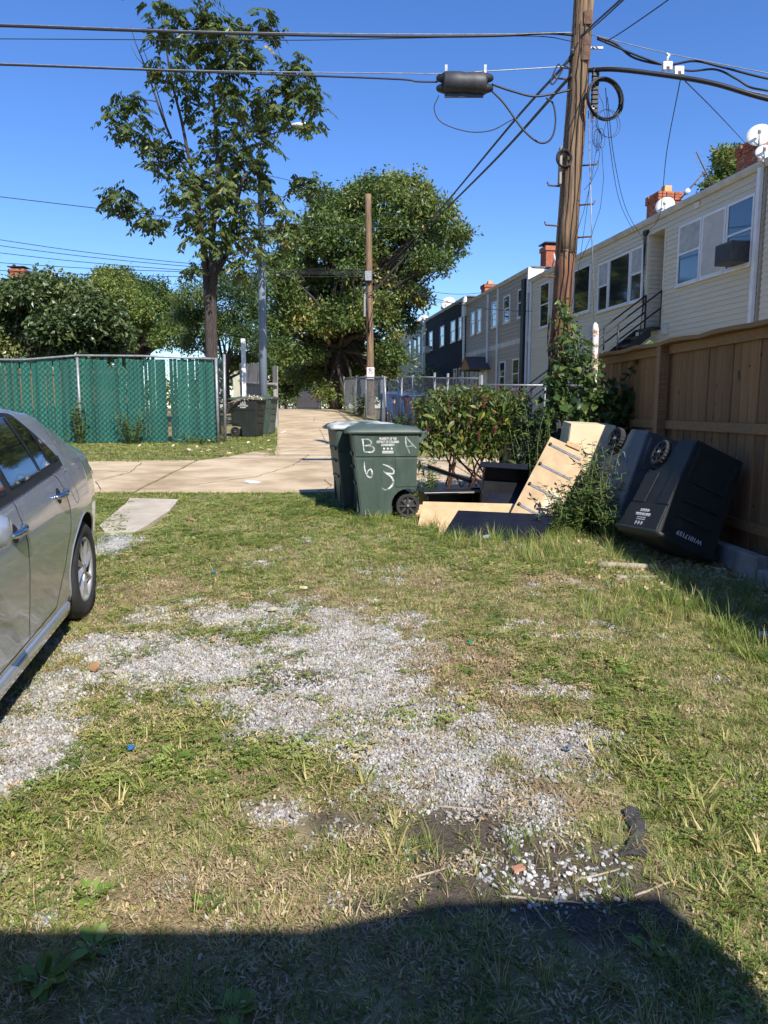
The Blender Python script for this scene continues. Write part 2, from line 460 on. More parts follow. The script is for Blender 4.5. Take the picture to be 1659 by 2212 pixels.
def build_ground():
    xs = np.concatenate([np.linspace(-200, -14, 14)[:-1], np.linspace(-14, -5, 24)[:-1], np.linspace(-5, 4, 150)[:-1], np.linspace(4, 14, 24)[:-1], np.linspace(14, 200, 14)])
    ys = np.concatenate([np.linspace(-40, 0.8, 10)[:-1], np.linspace(.8, 10, 180)[:-1], np.linspace(10, 40, 76)[:-1], np.linspace(40, 500, 14)])
    X, Y = np.meshgrid(xs, ys)
    x = X.ravel(); y = Y.ravel()
    z = ground_za(x, y)
    nx, ny = len(xs), len(ys)
    V = np.stack([x, y, z], 1)
    i, j = np.meshgrid(np.arange(nx - 1), np.arange(ny - 1))
    a = (j * nx + i).ravel()
    Fq = np.stack([a, a + 1, a + 1 + nx, a + nx], 1)
    me = bpy.data.meshes.new('ground')
    me.from_pydata(V.tolist(), [], Fq.tolist())
    me.polygons.foreach_set('use_smooth', [True] * len(me.polygons))
    yard = (y > .5) & (y < 10) & (x < 3.1)
    for nm, w in (('w_gravel', gravel_w(x, y) * yard), ('w_soil', np.maximum(soil_w(x, y) * yard, 0)), ('w_dry', dry_w(x, y) * yard)):
        at = me.attributes.new(nm, 'FLOAT', 'POINT'); at.data.foreach_set('value', w.astype(np.float32))
    m = bpy.data.materials.new('yard_ground'); m.use_nodes = True
    nt = m.node_tree; N = nt.nodes; L = nt.links
    b = N['Principled BSDF']; b.inputs['Roughness'].default_value = .97; b.inputs['Specular IOR Level'].default_value = .15
    tc = N.new('ShaderNodeTexCoord')
    def noise(sc, det=6):
        n = N.new('ShaderNodeTexNoise'); n.inputs['Scale'].default_value = sc; n.inputs['Detail'].default_value = det
        L.new(tc.outputs['Object'], n.inputs['Vector']); return n.outputs['Fac']
    def ramp(f, c1, c2, lo=.35, hi=.65):
        r = N.new('ShaderNodeValToRGB'); r.color_ramp.elements[0].color = _rgb(c1); r.color_ramp.elements[1].color = _rgb(c2)
        r.color_ramp.elements[0].position = lo; r.color_ramp.elements[1].position = hi
        L.new(f, r.inputs['Fac']); return r.outputs['Color']
    def mix(fac, a_, b_):
        x_ = N.new('ShaderNodeMix'); x_.data_type = 'RGBA'
        L.new(fac, x_.inputs['Factor']); L.new(a_, x_.inputs['A']); L.new(b_, x_.inputs['B']); return x_.outputs['Result']
    def att(nm):
        a_ = N.new('ShaderNodeAttribute'); a_.attribute_name = nm; return a_.outputs['Fac']
    fine = noise(90, 8); mid = noise(7, 8)
    thatch = ramp(mid, (.17,.15,.066), (.34,.285,.15))
    dry = ramp(fine, (.20,.15,.085), (.36,.28,.17))
    dust = ramp(fine, (.155,.135,.11), (.36,.335,.295))
    soil = ramp(fine, (.055,.045,.035), (.115,.095,.072))
    c = mix(att('w_dry'), thatch, dry); c = mix(att('w_gravel'), c, dust); c = mix(att('w_soil'), c, soil)
    L.new(c, b.inputs['Base Color'])
    bp = N.new('ShaderNodeBump'); bp.inputs['Strength'].default_value = .6; bp.inputs['Distance'].default_value = .012
    L.new(noise(140, 8), bp.inputs['Height']); L.new(bp.outputs[0], b.inputs['Normal'])
    o = link('ground', me, m)
    tag(o, 'sloping yard ground of soil, thatch and gravel dust', kind='structure')
build_ground()

# concrete alleys: slabs are pieces of their own, soil shows in the joints
def slab_piece(parent, pts, z_up=0.014, jit=0.0, m=None, name='slab', depth=.09):
    """pts: list of (x, y) counter-clockwise; edges get small irregularities"""
    out = []
    n = len(pts)
    for i in range(n):
        a = Vector(pts[i] + (0,)); b = Vector(pts[(i + 1) % n] + (0,))
        k = max(1, int((b - a).length / .35))
        nn = Vector(((b - a).y, -(b - a).x, 0)).normalized()
        for q in range(k):
            p = a.lerp(b, q / k)
            if q: p = p + nn * (random.uniform(-1, 1) * jit)
            out.append((p.x, p.y))
    top = [(x, y, base_z(y) + z_up) for x, y in out]
    bot = [(x, y, base_z(y) - depth) for x, y in out]
    k = len(out)
    mb = MB()
    mb.add(top + bot, [tuple(range(k))] + [(i, i + k, (i + 1) % k + k, (i + 1) % k) for i in range(k)])
    o = mb.build(name, m or M['concrete'], parent)
    return o
alley = empty('alley', (0, 0, 0))
tag(alley, 'tan concrete alley crossing the yard end and running back between fences', kind='structure')
cross_x = [-34, -27, -20.5, -14, -10.3, -6.9, -3.4]
for i in range(len(cross_x) - 1):
    x0, x1 = cross_x[i] + .012, cross_x[i + 1] - .012
    k = .10 if i == 5 else 0
    slab_piece(alley, [(x0, near_edge(x0)), (x1, near_edge(x1)), (x1 - k, far_edge(x1)), (x0, far_edge(x0))], jit=.025)
slab_piece(alley, [(-3.37, near_edge(-3.3)), (-.30, near_edge(-.3)), (-.12, 13.2), (-.15, 14.35), (-2.2, 14.9), (-2.7, far_edge(-2.7)), (-3.0, far_edge(-3.0)), (-3.45, far_edge(-3.5))], jit=.02)
for x0, x1 in ((-.27, 3.3), (3.33, 7.0), (7.03, 11), (11.03, 16)):
    slab_piece(alley, [(x0, near_edge(x0)), (x1, near_edge(x1)), (x1, 14.2), (x0 + .17, 14.2)], jit=.02)
y0 = 14.93
for dy in (2.6, 3.4, 4.2, 4.6, 4.8, 5.0, 5.0, 9, 12):
    y1 = y0 + dy
    lo = -2.2 if y0 < 15 else alley_left(y0)
    slab_piece(alley, [(lo, y0), (alley_right(y0) - (.55 if y0 < 15 else 0), y0 - (.5 if y0 < 15 else 0)), (alley_right(y1), y1 - .03), (alley_left(y1), y1 - .03)], jit=.02)
    y0 = y1
pad = empty('path_pad', (0, 0, 0))
tag(pad, 'short pale concrete pad in the grass beside the alley', kind='structure')
def gp(u, v):
    g = G(u, v); return (g.x, g.y)
slab_piece(pad, [gp(256,1104), gp(367,1104.5), gp(385,1082), gp(281,1079)], z_up=.022, jit=.02, m=M['pad_concrete'])
slab_piece(pad, [gp(226,1152), gp(291,1154), gp(322,1136), gp(366,1106), gp(254,1105.5), gp(215,1138)], z_up=.020, jit=.025, m=M['pad_concrete'])

def crack(parent, pts, w=.018):
    Q = [Vector(p + (0,)) for p in pts]; R_ = [Q[0]]
    for a, b in zip(Q, Q[1:]):
        k = max(2, int((b - a).length / .12))
        R_ += [a.lerp(b, q / k) + Vector((random.uniform(-.02, .02), random.uniform(-.02, .02), 0)) for q in range(1, k + 1)]
    V = []; Fc = []
    for i, q in enumerate(R_):
        t = (R_[min(i + 1, len(R_) - 1)] - R_[max(i - 1, 0)]).normalized(); n_ = Vector((-t.y, t.x, 0)) * w * random.uniform(.15, .6)
        for p in (q - n_, q + n_): V.append((p.x, p.y, base_z(p.y) + .018))
    for i in range(len(R_) - 1): Fc.append((2*i, 2*i+1, 2*i+3, 2*i+2))
    me = bpy.data.meshes.new('crack'); me.from_pydata(V, [], Fc); link('crack', me, M['crack'], parent)
for pts in (((-3.9,10.1),(-4.3,11.0),(-4.15,12.1),(-4.4,13.4)), ((-5.2,12.4),(-4.2,12.1)), ((-2.8,10.6),(-2.0,11.5),(-1.6,13.0),(-1.5,14.8)), ((-.9,10.02),(-.75,10.5),(-.9,11.2)), ((-2.0,15.5),(-1.3,17.0),(-1.6,19.4),(-1.9,22)), ((-2.9,21.0),(-1.4,21.3),(-.6,21.2)),
            ((-3.3,24),(-2.4,25.5),(-2.6,28)), ((-1.1,16),(.0,17.4)), ((-6.4,10.1),(-6.0,11.4),(-6.5,13.3)), ((-2.4,17.2),(-1.2,17.5),(.1,17.2)), ((1.0,10.1),(1.4,11.6),(1.1,14.1))):
    crack(alley, pts)
slab_piece(pad, [gp(212,1198), gp(236,1200), gp(268,1178), gp(288,1157), gp(222,1155), gp(210,1160)], z_up=.012, jit=.03, m=M['old_pad'])
# ------------------------------------------------------------------ scatter (grass, gravel: uncountable)
def scatter(name, protos, pos, rot, scl, idx, label):
    col = bpy.data.collections.new(name + '_kinds')
    for i, me in enumerate(protos):
        o = bpy.data.objects.new('%s_kind_%02d' % (name, i), me)
        col.objects.link(o)
    me = bpy.data.meshes.new(name)
    me.from_pydata(pos.tolist(), [], [])
    a = me.attributes.new('rot', 'FLOAT_VECTOR', 'POINT'); a.data.foreach_set('vector', rot.astype(np.float32).ravel())
    a = me.attributes.new('scl', 'FLOAT_VECTOR', 'POINT'); a.data.foreach_set('vector', scl.astype(np.float32).ravel())
    a = me.attributes.new('idx', 'INT', 'POINT'); a.data.foreach_set('value', idx.astype(np.int32))
    o = bpy.data.objects.new(name, me); C.objects.link(o)
    ng = bpy.data.node_groups.new(name + '_scatter', 'GeometryNodeTree')
    ng.interface.new_socket('Geometry', in_out='INPUT', socket_type='NodeSocketGeometry')
    ng.interface.new_socket('Geometry', in_out='OUTPUT', socket_type='NodeSocketGeometry')
    N = ng.nodes; L = ng.links
    gi = N.new('NodeGroupInput'); go = N.new('NodeGroupOutput')
    ci = N.new('GeometryNodeCollectionInfo'); ci.inputs['Collection'].default_value = col
    ci.inputs['Separate Children'].default_value = True; ci.inputs['Reset Children'].default_value = True
    ip = N.new('GeometryNodeInstanceOnPoints'); ip.inputs['Pick Instance'].default_value = True
    def named(nm, t):
        n = N.new('GeometryNodeInputNamedAttribute'); n.data_type = t; n.inputs['Name'].default_value = nm; return n.outputs['Attribute']
    L.new(gi.outputs[0], ip.inputs['Points']); L.new(ci.outputs[0], ip.inputs['Instance'])
    L.new(named('idx', 'INT'), ip.inputs['Instance Index'])
    L.new(named('rot', 'FLOAT_VECTOR'), ip.inputs['Rotation'])
    L.new(named('scl', 'FLOAT_VECTOR'), ip.inputs['Scale'])
    L.new(ip.outputs[0], go.inputs[0])
    md = o.modifiers.new('scatter', 'NODES'); md.node_group = ng
    tag(o, label, kind='stuff')
    return o

def blade_mesh(name, n, hmin, hmax, w, spread, lean, droop, m, flat=0.0, seed=0):
    r = random.Random(seed)
    V = []; Fc = []
    for i in range(n):
        a = r.uniform(0, 2 * math.pi); rad = spread * math.sqrt(r.random())
        bx, by = rad * math.cos(a), rad * math.sin(a)
        a2 = a + r.uniform(-.9, .9)
        h = r.uniform(hmin, hmax); ln = lean * r.uniform(.4, 1.3)
        dx, dy = math.cos(a2), math.sin(a2)
        px, py = -dy, dx
        ww = w * r.uniform(.7, 1.25)
        b = len(V)
        segs = 3
        x, y, z = bx, by, -.006
        ang = ln
        for s in range(segs + 1):
            t = s / segs
            wd = ww * (1 - t ** 1.6) * (.75 + .5 * t if t < .5 else 1)
            if s < segs:
                V.append((x - px * wd / 2, y - py * wd / 2, z)); V.append((x + px * wd / 2, y + py * wd / 2, z))
            else:
                V.append((x, y, z))
            st = h / segs
            x += dx * st * math.sin(ang); y += dy * st * math.sin(ang); z += st * math.cos(ang)
            ang = min(ang + droop * r.uniform(.5, 1.3), 1.75)
            if z < .002 and s: z = .002
        for s in range(segs):
            k = b + 2 * s
            if s < segs - 1: Fc.append((k, k + 1, k + 3, k + 2))
            else: Fc.append((k, k + 1, k + 2))
    me = bpy.data.meshes.new(name); me.from_pydata(V, [], Fc)
    me.polygons.foreach_set('use_smooth', [True] * len(Fc)); me.materials.append(m); me.update()
    return me
M['lawn'] = leaf_mat('lawn_blades', [(0,(0.117,0.174,0.037)), (.42,(0.215,0.276,0.060)), (.66,(0.338,0.360,0.098)), (.78,(0.520,0.438,0.172)), (.89,(0.702,0.528,0.276)), (1,(0.832,0.648,0.380))], trans=.3, source='obj', rough=.55)
M['lawn_green'] = leaf_mat('green_blades', [(0,(0.098,0.162,0.028)), (.4,(0.182,0.258,0.048)), (.72,(0.293,0.354,0.083)), (.9,(0.442,0.420,0.138)), (1,(0.676,0.516,0.253))], trans=.35, source='obj', rough=.5)
M['clump'] = leaf_mat('crabgrass_blades', [(0,(0.111,0.150,0.028)), (.4,(0.208,0.246,0.052)), (.7,(0.338,0.348,0.092)), (.88,(0.494,0.432,0.161)), (1,(0.676,0.540,0.276))], trans=.35, source='obj', rough=.45)
M['straw'] = leaf_mat('dry_straw', [(0,(.22,.15,.08)), (.4,(.36,.27,.15)), (.8,(.48,.38,.22)), (1,(.55,.46,.30))], trans=.15, source='obj', rough=.7)
lawn_k = [blade_mesh('lawn_tuft', 15, .014, .036, .0050, .036, .85, .45, M['lawn'], seed=i) for i in range(5)]
green_k = [blade_mesh('green_tuft', 14, .018, .048, .0050, .038, .70, .42, M['lawn_green'], seed=20 + i) for i in range(4)]
clump_k = [blade_mesh('crabgrass_tuft', 14, .05, .12, .0085, .022, 1.2, .22, M['clump'], seed=40 + i) for i in range(5)]
tall_k = [blade_mesh('tall_tuft', 12, .09, .24, .0048, .04, .35, .42, M['lawn_green'], seed=60 + i) for i in range(4)]
straw_k = [blade_mesh('straw_tuft', 11, .025, .075, .0034, .05, 1.35, .15, M['straw'], seed=80 + i) for i in range(5)]
def clover_mesh(name, n, seed):
    r = random.Random(seed); V = []; Fc = []
    for i in range(n):
        a = r.uniform(0, 6.283); d = .05 * math.sqrt(r.random()); h = r.uniform(.008, .026); cx, cy = d * math.cos(a), d * math.sin(a)
        for k in range(3):
            b = a + k * 2.094; c_, s_ = math.cos(b), math.sin(b); L_ = r.uniform(.008, .013); w = L_ * .45; b0 = len(V)
            V += [(cx, cy, h), (cx + c_*L_*.6 - s_*w, cy + s_*L_*.6 + c_*w, h + .003), (cx + c_*L_, cy + s_*L_, h + .001), (cx + c_*L_*.6 + s_*w, cy + s_*L_*.6 - c_*w, h + .003)]; Fc.append((b0, b0+1, b0+2, b0+3))
    me = bpy.data.meshes.new(name); me.from_pydata(V, [], Fc); me.materials.append(M['lawn_green']); return me
def chaff_mesh(name, n, seed):
    r = random.Random(seed); V = []; Fc = []
    for i in range(n):
        a = r.uniform(0, 6.283); d = .07 * math.sqrt(r.random()); cx, cy = d * math.cos(a), d * math.sin(a); b = r.uniform(0, 6.283); L_ = r.uniform(.006, .022); w = r.uniform(.0012, .004); h = r.uniform(.003, .012); b0 = len(V)
        c_, s_ = math.cos(b), math.sin(b); t = r.uniform(-.006, .006)
        V += [(cx - s_*w, cy + c_*w, h), (cx + s_*w, cy - c_*w, h), (cx + c_*L_ + s_*w*.5, cy + s_*L_ - c_*w*.5, h + t + .004), (cx + c_*L_ - s_*w*.5, cy + s_*L_ + c_*w*.5, h + t + .004)]; Fc.append((b0, b0+1, b0+2, b0+3))
    me = bpy.data.meshes.new(name); me.from_pydata(V, [], Fc); me.materials.append(M['straw']); return me
clover_k = [clover_mesh('clover_patch', 14, 5 + i) for i in range(3)]
chaff_k = [chaff_mesh('chaff', 26, 15 + i) for i in range(3)]
GK = lawn_k + green_k + clump_k + tall_k + straw_k + clover_k + chaff_k
K_LAWN, K_GREEN, K_CLUMP, K_TALL, K_STRAW, K_CLOVER, K_CHAFF = (0, 5), (5, 4), (9, 5), (14, 4), (18, 5), (23, 3), (26, 3)

CAR_AX = Vector((-0.165, 0.986, 0)).normalized()
CAR_O = G(175, 1350); CAR_O = Vector((CAR_O.x, CAR_O.y, 0)) + CAR_AX * .2
def scatter_area(n, x0, x1, y0, y1):
    return rng.uniform(x0, x1, n), rng.uniform(y0, y1, n)
POS, ROT, SCL, IDX = [], [], [], []
def emit(x, y, kinds, smin, smax, tilt=.12, zoff=0.0):
    n = len(x)
    if not n: return
    z = ground_za(x, y) + zoff
    POS.append(np.stack([x, y, z], 1))
    ROT.append(np.stack([rng.normal(0, tilt, n), rng.normal(0, tilt, n), rng.uniform(0, 6.283, n)], 1))
    s = rng.uniform(smin, smax, n)
    SCL.append(np.stack([s, s, s * rng.uniform(.8, 1.2, n)], 1))
    IDX.append(kinds[0] + rng.integers(0, kinds[1], n))
padc = G(300, 1120)
def yard_ok(x, y):
    fx = 3.12 - .0575 * (y - 6.0)
    pad_hit = (x > -2.72 - .24 * (y - 7.55)) & (x < -2.36 - .155 * (y - 7.55)) & (y > 7.5) & (y < 9.45)
    return (~on_alley(x, y)) & (x < fx) & (~pad_hit)
def frustum(x, y): return np.abs(x) < .60 * y + 1.0
def lawn_pass(n, y0, y1, x0, x1):
    x, y = scatter_area(n, x0, x1, y0, y1)
    k = frustum(x, y) & yard_ok(x, y); x, y = x[k], y[k]
    g = gravel_w(x, y); s = soil_w(x, y); d = dry_w(x, y)
    dens = (1 - .93 * g) * (1 - .90 * s) * (.22 + .78 * np.clip(fbm(x, y, 5, 50) * 2.6 - .65 + .3 * np.clip((y - 4.6) / 1.5, 0, 1), 0, 1))
    up = np.clip((y - 4.6) / 1.5, 0, 1)                       # greener towards the alley
    keep = rng.random(len(x)) < np.clip(dens * (1 - .45 * d), 0, 1)
    x, y, d, up = x[keep], y[keep], d[keep], up[keep]
    right = np.clip((x - .35 * y + .6) / 1.0, 0, 1)
    pg = np.clip(.24 + .80 * np.maximum(up * (.55 + .45 * fbm(x, y, 1.2, 60)), right * .8) - .5 * d, 0, 1)
    r = rng.random(len(x))
    a = r < pg; b = (~a) & (rng.random(len(x)) < .05 + .45 * d)
    emit(x[a], y[a], K_GREEN, .7, 1.15)
    emit(x[b], y[b], K_STRAW, .7, 1.2)
    c = ~(a | b)
    emit(x[c], y[c], K_LAWN, .75, 1.25)
lawn_pass(40000, 1.45, 4.2, -3.3, 3.2)
lawn_pass(75000, 4.2, 10.0, -7.0, 3.2)
def special(n, bl, kinds, smin, smax, thr, y0=1.4, y1=10.0, zoff=0, tilt=.12, power=1.0, gmask=True):
    x, y = scatter_area(n, -4.5, 3.2, y0, y1)
    k = frustum(x, y) & yard_ok(x, y); x, y = x[k], y[k]
    f = field(x, y, bl) + .35 * (fbm(x, y, 6, 70) - .5)
    keep = rng.random(len(x)) < np.clip((f - thr) / (1 - thr), 0, 1) ** power * (1 - .85 * soil_w(x, y) * (kinds[0] != 9))
    emit(x[keep], y[keep], kinds, smin, smax, tilt=tilt, zoff=zoff)
special(24000, CLUMP, K_CLUMP, .5, 1.15, .22)
special(24000, TALL, K_TALL, .4, 1.0, .32, y0=3.5)
special(22000, DRY, K_STRAW, .7, 1.3, .15)
x, y = scatter_area(16000, -4.5, 3.2, 1.45, 6.5); k = frustum(x, y) & yard_ok(x, y) & (rng.random(16000) < np.clip(.45 + .5 * dry_w(x, y) - .5 * soil_w(x, y) - .3 * gravel_w(x, y) - .12 * np.clip(y - 3.4, 0, 3) - .3 * np.clip(x - .30 * y + .3, 0, 1), 0, 1)); emit(x[k], y[k], K_CHAFF, .7, 1.3)
x, y = scatter_area(16000, -5, 3.2, 1.45, 9.5); k = frustum(x, y) & yard_ok(x, y) & (rng.random(16000) < np.clip((fbm(x, y, 1.7, 95) - .48) * 5, 0, .9) * (1 - gravel_w(x, y))); emit(x[k], y[k], K_CLOVER, .7, 1.5)
# stray clumps and straw on the gravel
x, y = scatter_area(3600, -3.6, 3.0, 1.5, 7.0); k = frustum(x, y) & yard_ok(x, y) & (rng.random(3600) > .8 * soil_w(x, y)) & (rng.random(3600) < .15 + .5 * fbm(x, y, 3.0, 90)); emit(x[k], y[k], K_CLUMP, .25, .6)
x, y = scatter_area(9000, -3.6, 3.0, 1.5, 7.0); k = frustum(x, y) & yard_ok(x, y) & (rng.random(9000) > .7 * soil_w(x, y)); emit(x[k], y[k], K_STRAW, .5, 1.2, zoff=.006)
x, y = scatter_area(900, -3.6, 3.0, 1.45, 2.4); k = frustum(x, y); emit(x[k], y[k], K_TALL, .3, .6)
# strip in front of the green fence, weeds along fences and joints
x, y = scatter_area(30000, -13, -1.9, 13.3, 22); k = (~on_alley(x, y)) & (y < 17.7 + 4.5 * np.clip((x + 4.1) / .5, 0, 1)); emit(x[k], y[k], K_GREEN, .9, 1.7)
x, y = scatter_area(9000, -.6, 6, 14.2, 26); k = (~on_alley(x, y)) & (x < 3.2 - .17 * (y - 16.6) + 2.2); emit(x[k], y[k], K_GREEN, 1.0, 2.2)
x, y = scatter_area(5000, -6.5, -2.2, 17, 40); k = (~on_alley(x, y)) & (x > alley_left(0) - 1.1 + ALLEY_M * y); emit(x[k], y[k], K_GREEN, 1.0, 2.0)
x = -3.40 + .10 * rng.random(160) * 0 + rng.normal(0, .035, 160); y = rng.uniform(10.0, 13.4, 160); emit(x - .03 * (y - 10), y, K_GREEN, .4, .8)
x = rng.uniform(-7, 3, 900); y = 10.0 + rng.normal(-.03, .06, 900); emit(x, y, K_GREEN, .7, 1.3)
scatter('grass', GK, np.concatenate(POS), np.concatenate(ROT), np.concatenate(SCL), np.concatenate(IDX), 'patchy mown lawn, crabgrass clumps and dry straw over the yard')

def rock_mesh(name, seed, m, flat=.7, sub=1):
    bm = bmesh.new(); bmesh.ops.create_icosphere(bm, subdivisions=sub, radius=.5)
    r = random.Random(seed)
    for v in bm.verts:
        v.co *= r.uniform(.72, 1.12)
        v.co.x *= 1.2; v.co.z *= flat
    me = bpy.data.meshes.new(name); bm.to_mesh(me); bm.free(); me.materials.append(m)
    return me
M['stone'] = leaf_mat('pale_gravel_stone', [(0,(.22,.22,.225)), (.3,(.33,.335,.335)), (.65,(.45,.455,.45)), (.92,(.60,.60,.585)), (1,(.40,.34,.27))], trans=0.0, source='obj', rough=.85, spec=.25)
M['grit'] = mat('gravel_grit', (.27,.255,.235), (.42,.415,.405), rough=.92, scale=40, detail=6, rand=.35, spec=.2, c3=(.52,.52,.505))
def grit_mesh(name, seed, n=11, spread=.04):
    r = random.Random(seed); bm = bmesh.new()
    for i in range(n):
        a = r.uniform(0, 6.283); d = spread * math.sqrt(r.random()); sz = r.uniform(.006, .017)
        Mx = Matrix.Translation((d * math.cos(a), d * math.sin(a), sz * .15)) @ Euler((r.uniform(0, 6), r.uniform(0, 6), r.uniform(0, 6))).to_matrix().to_4x4() @ Matrix.Diagonal((sz * 1.15, sz * r.uniform(.6, .95), sz * r.uniform(.5, .8), 1))
        ret = bmesh.ops.create_icosphere(bm, subdivisions=1, radius=.5, matrix=Mx)
        for v in ret['verts']: v.co += Vector((r.uniform(-1, 1), r.uniform(-1, 1), r.uniform(-1, 1))) * sz * .09
    me = bpy.data.meshes.new(name); bm.to_mesh(me); bm.free(); me.materials.append(M['grit']); return me
RK = [rock_mesh('gravel_stone', i, M['stone']) for i in range(8)] + [grit_mesh('gravel_grit', 70 + i) for i in range(6)]
POS, ROT, SCL, IDX = [], [], [], []
def stones(n, fw, y0, y1, x0, x1, smin, smax, emb=.15, pw=1.6, grit=False):
    x, y = scatter_area(n, x0, x1, y0, y1)
    k = frustum(x, y) & yard_ok(x, y); x, y = x[k], y[k]
    keep = rng.random(len(x)) < fw(x, y); x, y = x[keep], y[keep]
    m_ = len(x)
    s = smin + (smax - smin) * rng.random(m_) ** pw
    z = ground_za(x, y) + s * .30 * rng.uniform(.2, 1.1, m_) - s * emb * .2
    POS.append(np.stack([x, y, z], 1)); ROT.append(np.stack([rng.normal(0, .35, m_), rng.normal(0, .35, m_), rng.uniform(0, 6.283, m_)], 1))
    SCL.append(np.stack([s, s * rng.uniform(.7, 1, m_), s * rng.uniform(.7, 1, m_)], 1)); IDX.append(rng.integers(0, 8, m_) if not grit else 8 + rng.integers(0, 6, m_))
    if grit: SCL[-1] = np.stack([s, s, s], 1); POS[-1][:, 2] = ground_za(x, y); ROT[-1][:, :2] *= .25
GW = lambda x, y: gravel_w(x, y) * (1 - .75 * soil_w(x, y)) * (.45 + .55 * fbm(x, y, 6, 14)) * np.clip(1.15 - .4 * dry_w(x, y), 0, 1)
stones(62000, lambda x, y: np.clip(GW(x, y) * 1.25, 0, 1), 1.9, 7.2, -4.2, 2.6, .75, 1.35, pw=1, grit=True)
stones(36000, GW, 1.9, 7.2, -4.2, 2.6, .009, .026, pw=2.0)
stones(30000, lambda x, y: np.clip(field(x, y, STONES) + .9 * (fbm(x, y, 7, 16) - .5) - .25, 0, 1) * .8, 1.5, 3.4, -1.6, 1.6, .007, .024, pw=1.4)
stones(9000, lambda x, y: .03 + .07 * fbm(x, y, 1.5, 18), 1.5, 9.0, -4.5, 2.8, .006, .020)
scatter('gravel', RK, np.concatenate(POS), np.concatenate(ROT), np.concatenate(SCL), np.concatenate(IDX), 'crushed pale grey gravel spread over the middle of the yard')
# reddish dirt and pebbles by the tipped bins
M['clay_stone'] = leaf_mat('clay_pebble', [(0,(.30,.18,.10)), (.5,(.44,.30,.17)), (1,(.58,.47,.33))], trans=0.0, source='obj', rough=.9, spec=.2)
RK2 = [rock_mesh('clay_pebble', 30 + i, M['clay_stone']) for i in range(5)]
cl = [blob(1330,1200,90,35,1), blob(1410,1245,110,30,1), blob(1560,1260,130,40,.9), blob(1480,1215,120,30,.8)]
x, y = scatter_area(9000, 1.2, 3.1, 4.8, 7.6)
k = (rng.random(9000) < np.clip(field(x, y, cl) * 1.3 - .25, 0, 1)) & yard_ok(x, y); x, y = x[k], y[k]; n_ = len(x)
s = rng.uniform(.012, .05, n_)
scatter('pebbles', RK2, np.stack([x, y, ground_za(x, y) + s * .25], 1), np.stack([rng.normal(0, .4, n_), rng.normal(0, .4, n_), rng.uniform(0, 6.28, n_)], 1),
        np.stack([s, s * .8, s * .7], 1), rng.integers(0, 5, n_), 'reddish clay pebbles and bark around the tipped bins')

# ------------------------------------------------------------------ row houses (level, stepping up the slope)
H0 = Vector((7.21, 14.99, 0)); HE = Vector((-.1425, .9898, 0)); HN = Vector((-.9898, -.1425, 0))
HRZ = math.atan2(HE.y, HE.x)
def W(u, v, out=0.0):
    """photo pixel on the rear wall of the row -> (metres along the row, height)"""
    d = Vector(ray(u, v)); o = Vector((0, 0, EYE))
    k = (out - (o - H0).dot(HN)) / d.dot(HN)
    q = o + d * k
    return ((q - H0).dot(HE), q.z)
def house_local(p):
    q = Vector(p) - H0
    return Vector((q.dot(HE), q.dot(HN), p[2]))
plank_me = {}
def plank_mesh(exp, m):
    k = (exp, m.name)
    if k not in plank_me:
        mb = MB()
        mb.add([(0,.003,exp),(1,.003,exp),(0,.026,0),(1,.026,0),(0,.003,0),(1,.003,0)], [(2,3,1,0),(4,5,3,2),(0,4,2),(1,3,5)])
        me = mb.mesh('plank'); me.materials.append(m); recalc(me); plank_me[k] = me
    return plank_me[k]
def siding(parent, spans_at, z0, z1, exp, m):
    z = z0
    while z < z1 - .02:
        for (a, b) in spans_at(z + exp / 2):
            link('plank', plank_mesh(exp, m), None, parent, loc=(a, 0, z), scale=(b - a, 1, 1))
        z += exp
def window(parent, s0, s1, z0, z1, kind='double', trim='white_trim', glass='glass', fr=.055):
    """frame is the part, panes and the meeting rail are its pieces"""
    mb = MB()
    for (a, b, c, d) in ((s0, s1, z1 - fr, z1), (s0, s1, z0, z0 + fr), (s0, s0 + fr, z0 + fr, z1 - fr), (s1 - fr, s1, z0 + fr, z1 - fr)):
        mb.box(a, b, .0, .050, c, d)
    mb.box(s0 - .03, s1 + .03, .0, .075, z0 - .035, z0 - .002)
    w = mb.build('window', M[trim], parent)
    w.location.y = .014
    zm = z0 + (z1 - z0) * .52
    if kind == 'double':
        MB().box(s0 + fr, s1 - fr, .004, .042, zm - .022, zm + .022).build('meeting_rail', M[trim], w)
        MB().box(s0 + fr, s1 - fr, .004, .034, zm + .022, z1 - fr).build('pane', M[glass], w)
        MB().box(s0 + fr, s1 - fr, .004, .024, z0 + fr, zm - .022).build('pane', M['glass'], w)
    elif kind == 'single':
        MB().box(s0 + fr, s1 - fr, .004, .030, z0 + fr, z1 - fr).build('pane', M[glass], w)
    elif kind == 'panel':
        MB().box(s0 + fr, s1 - fr, .004, .036, z0 + fr, z1 - fr).build('infill_panel', M['board_panel'], w)
    return w
BRICK_ME = MB().box(-.098, .098, -.046, .046, -.031, .031).mesh('brick'); BRICK_ME.materials.append(M['brick'])
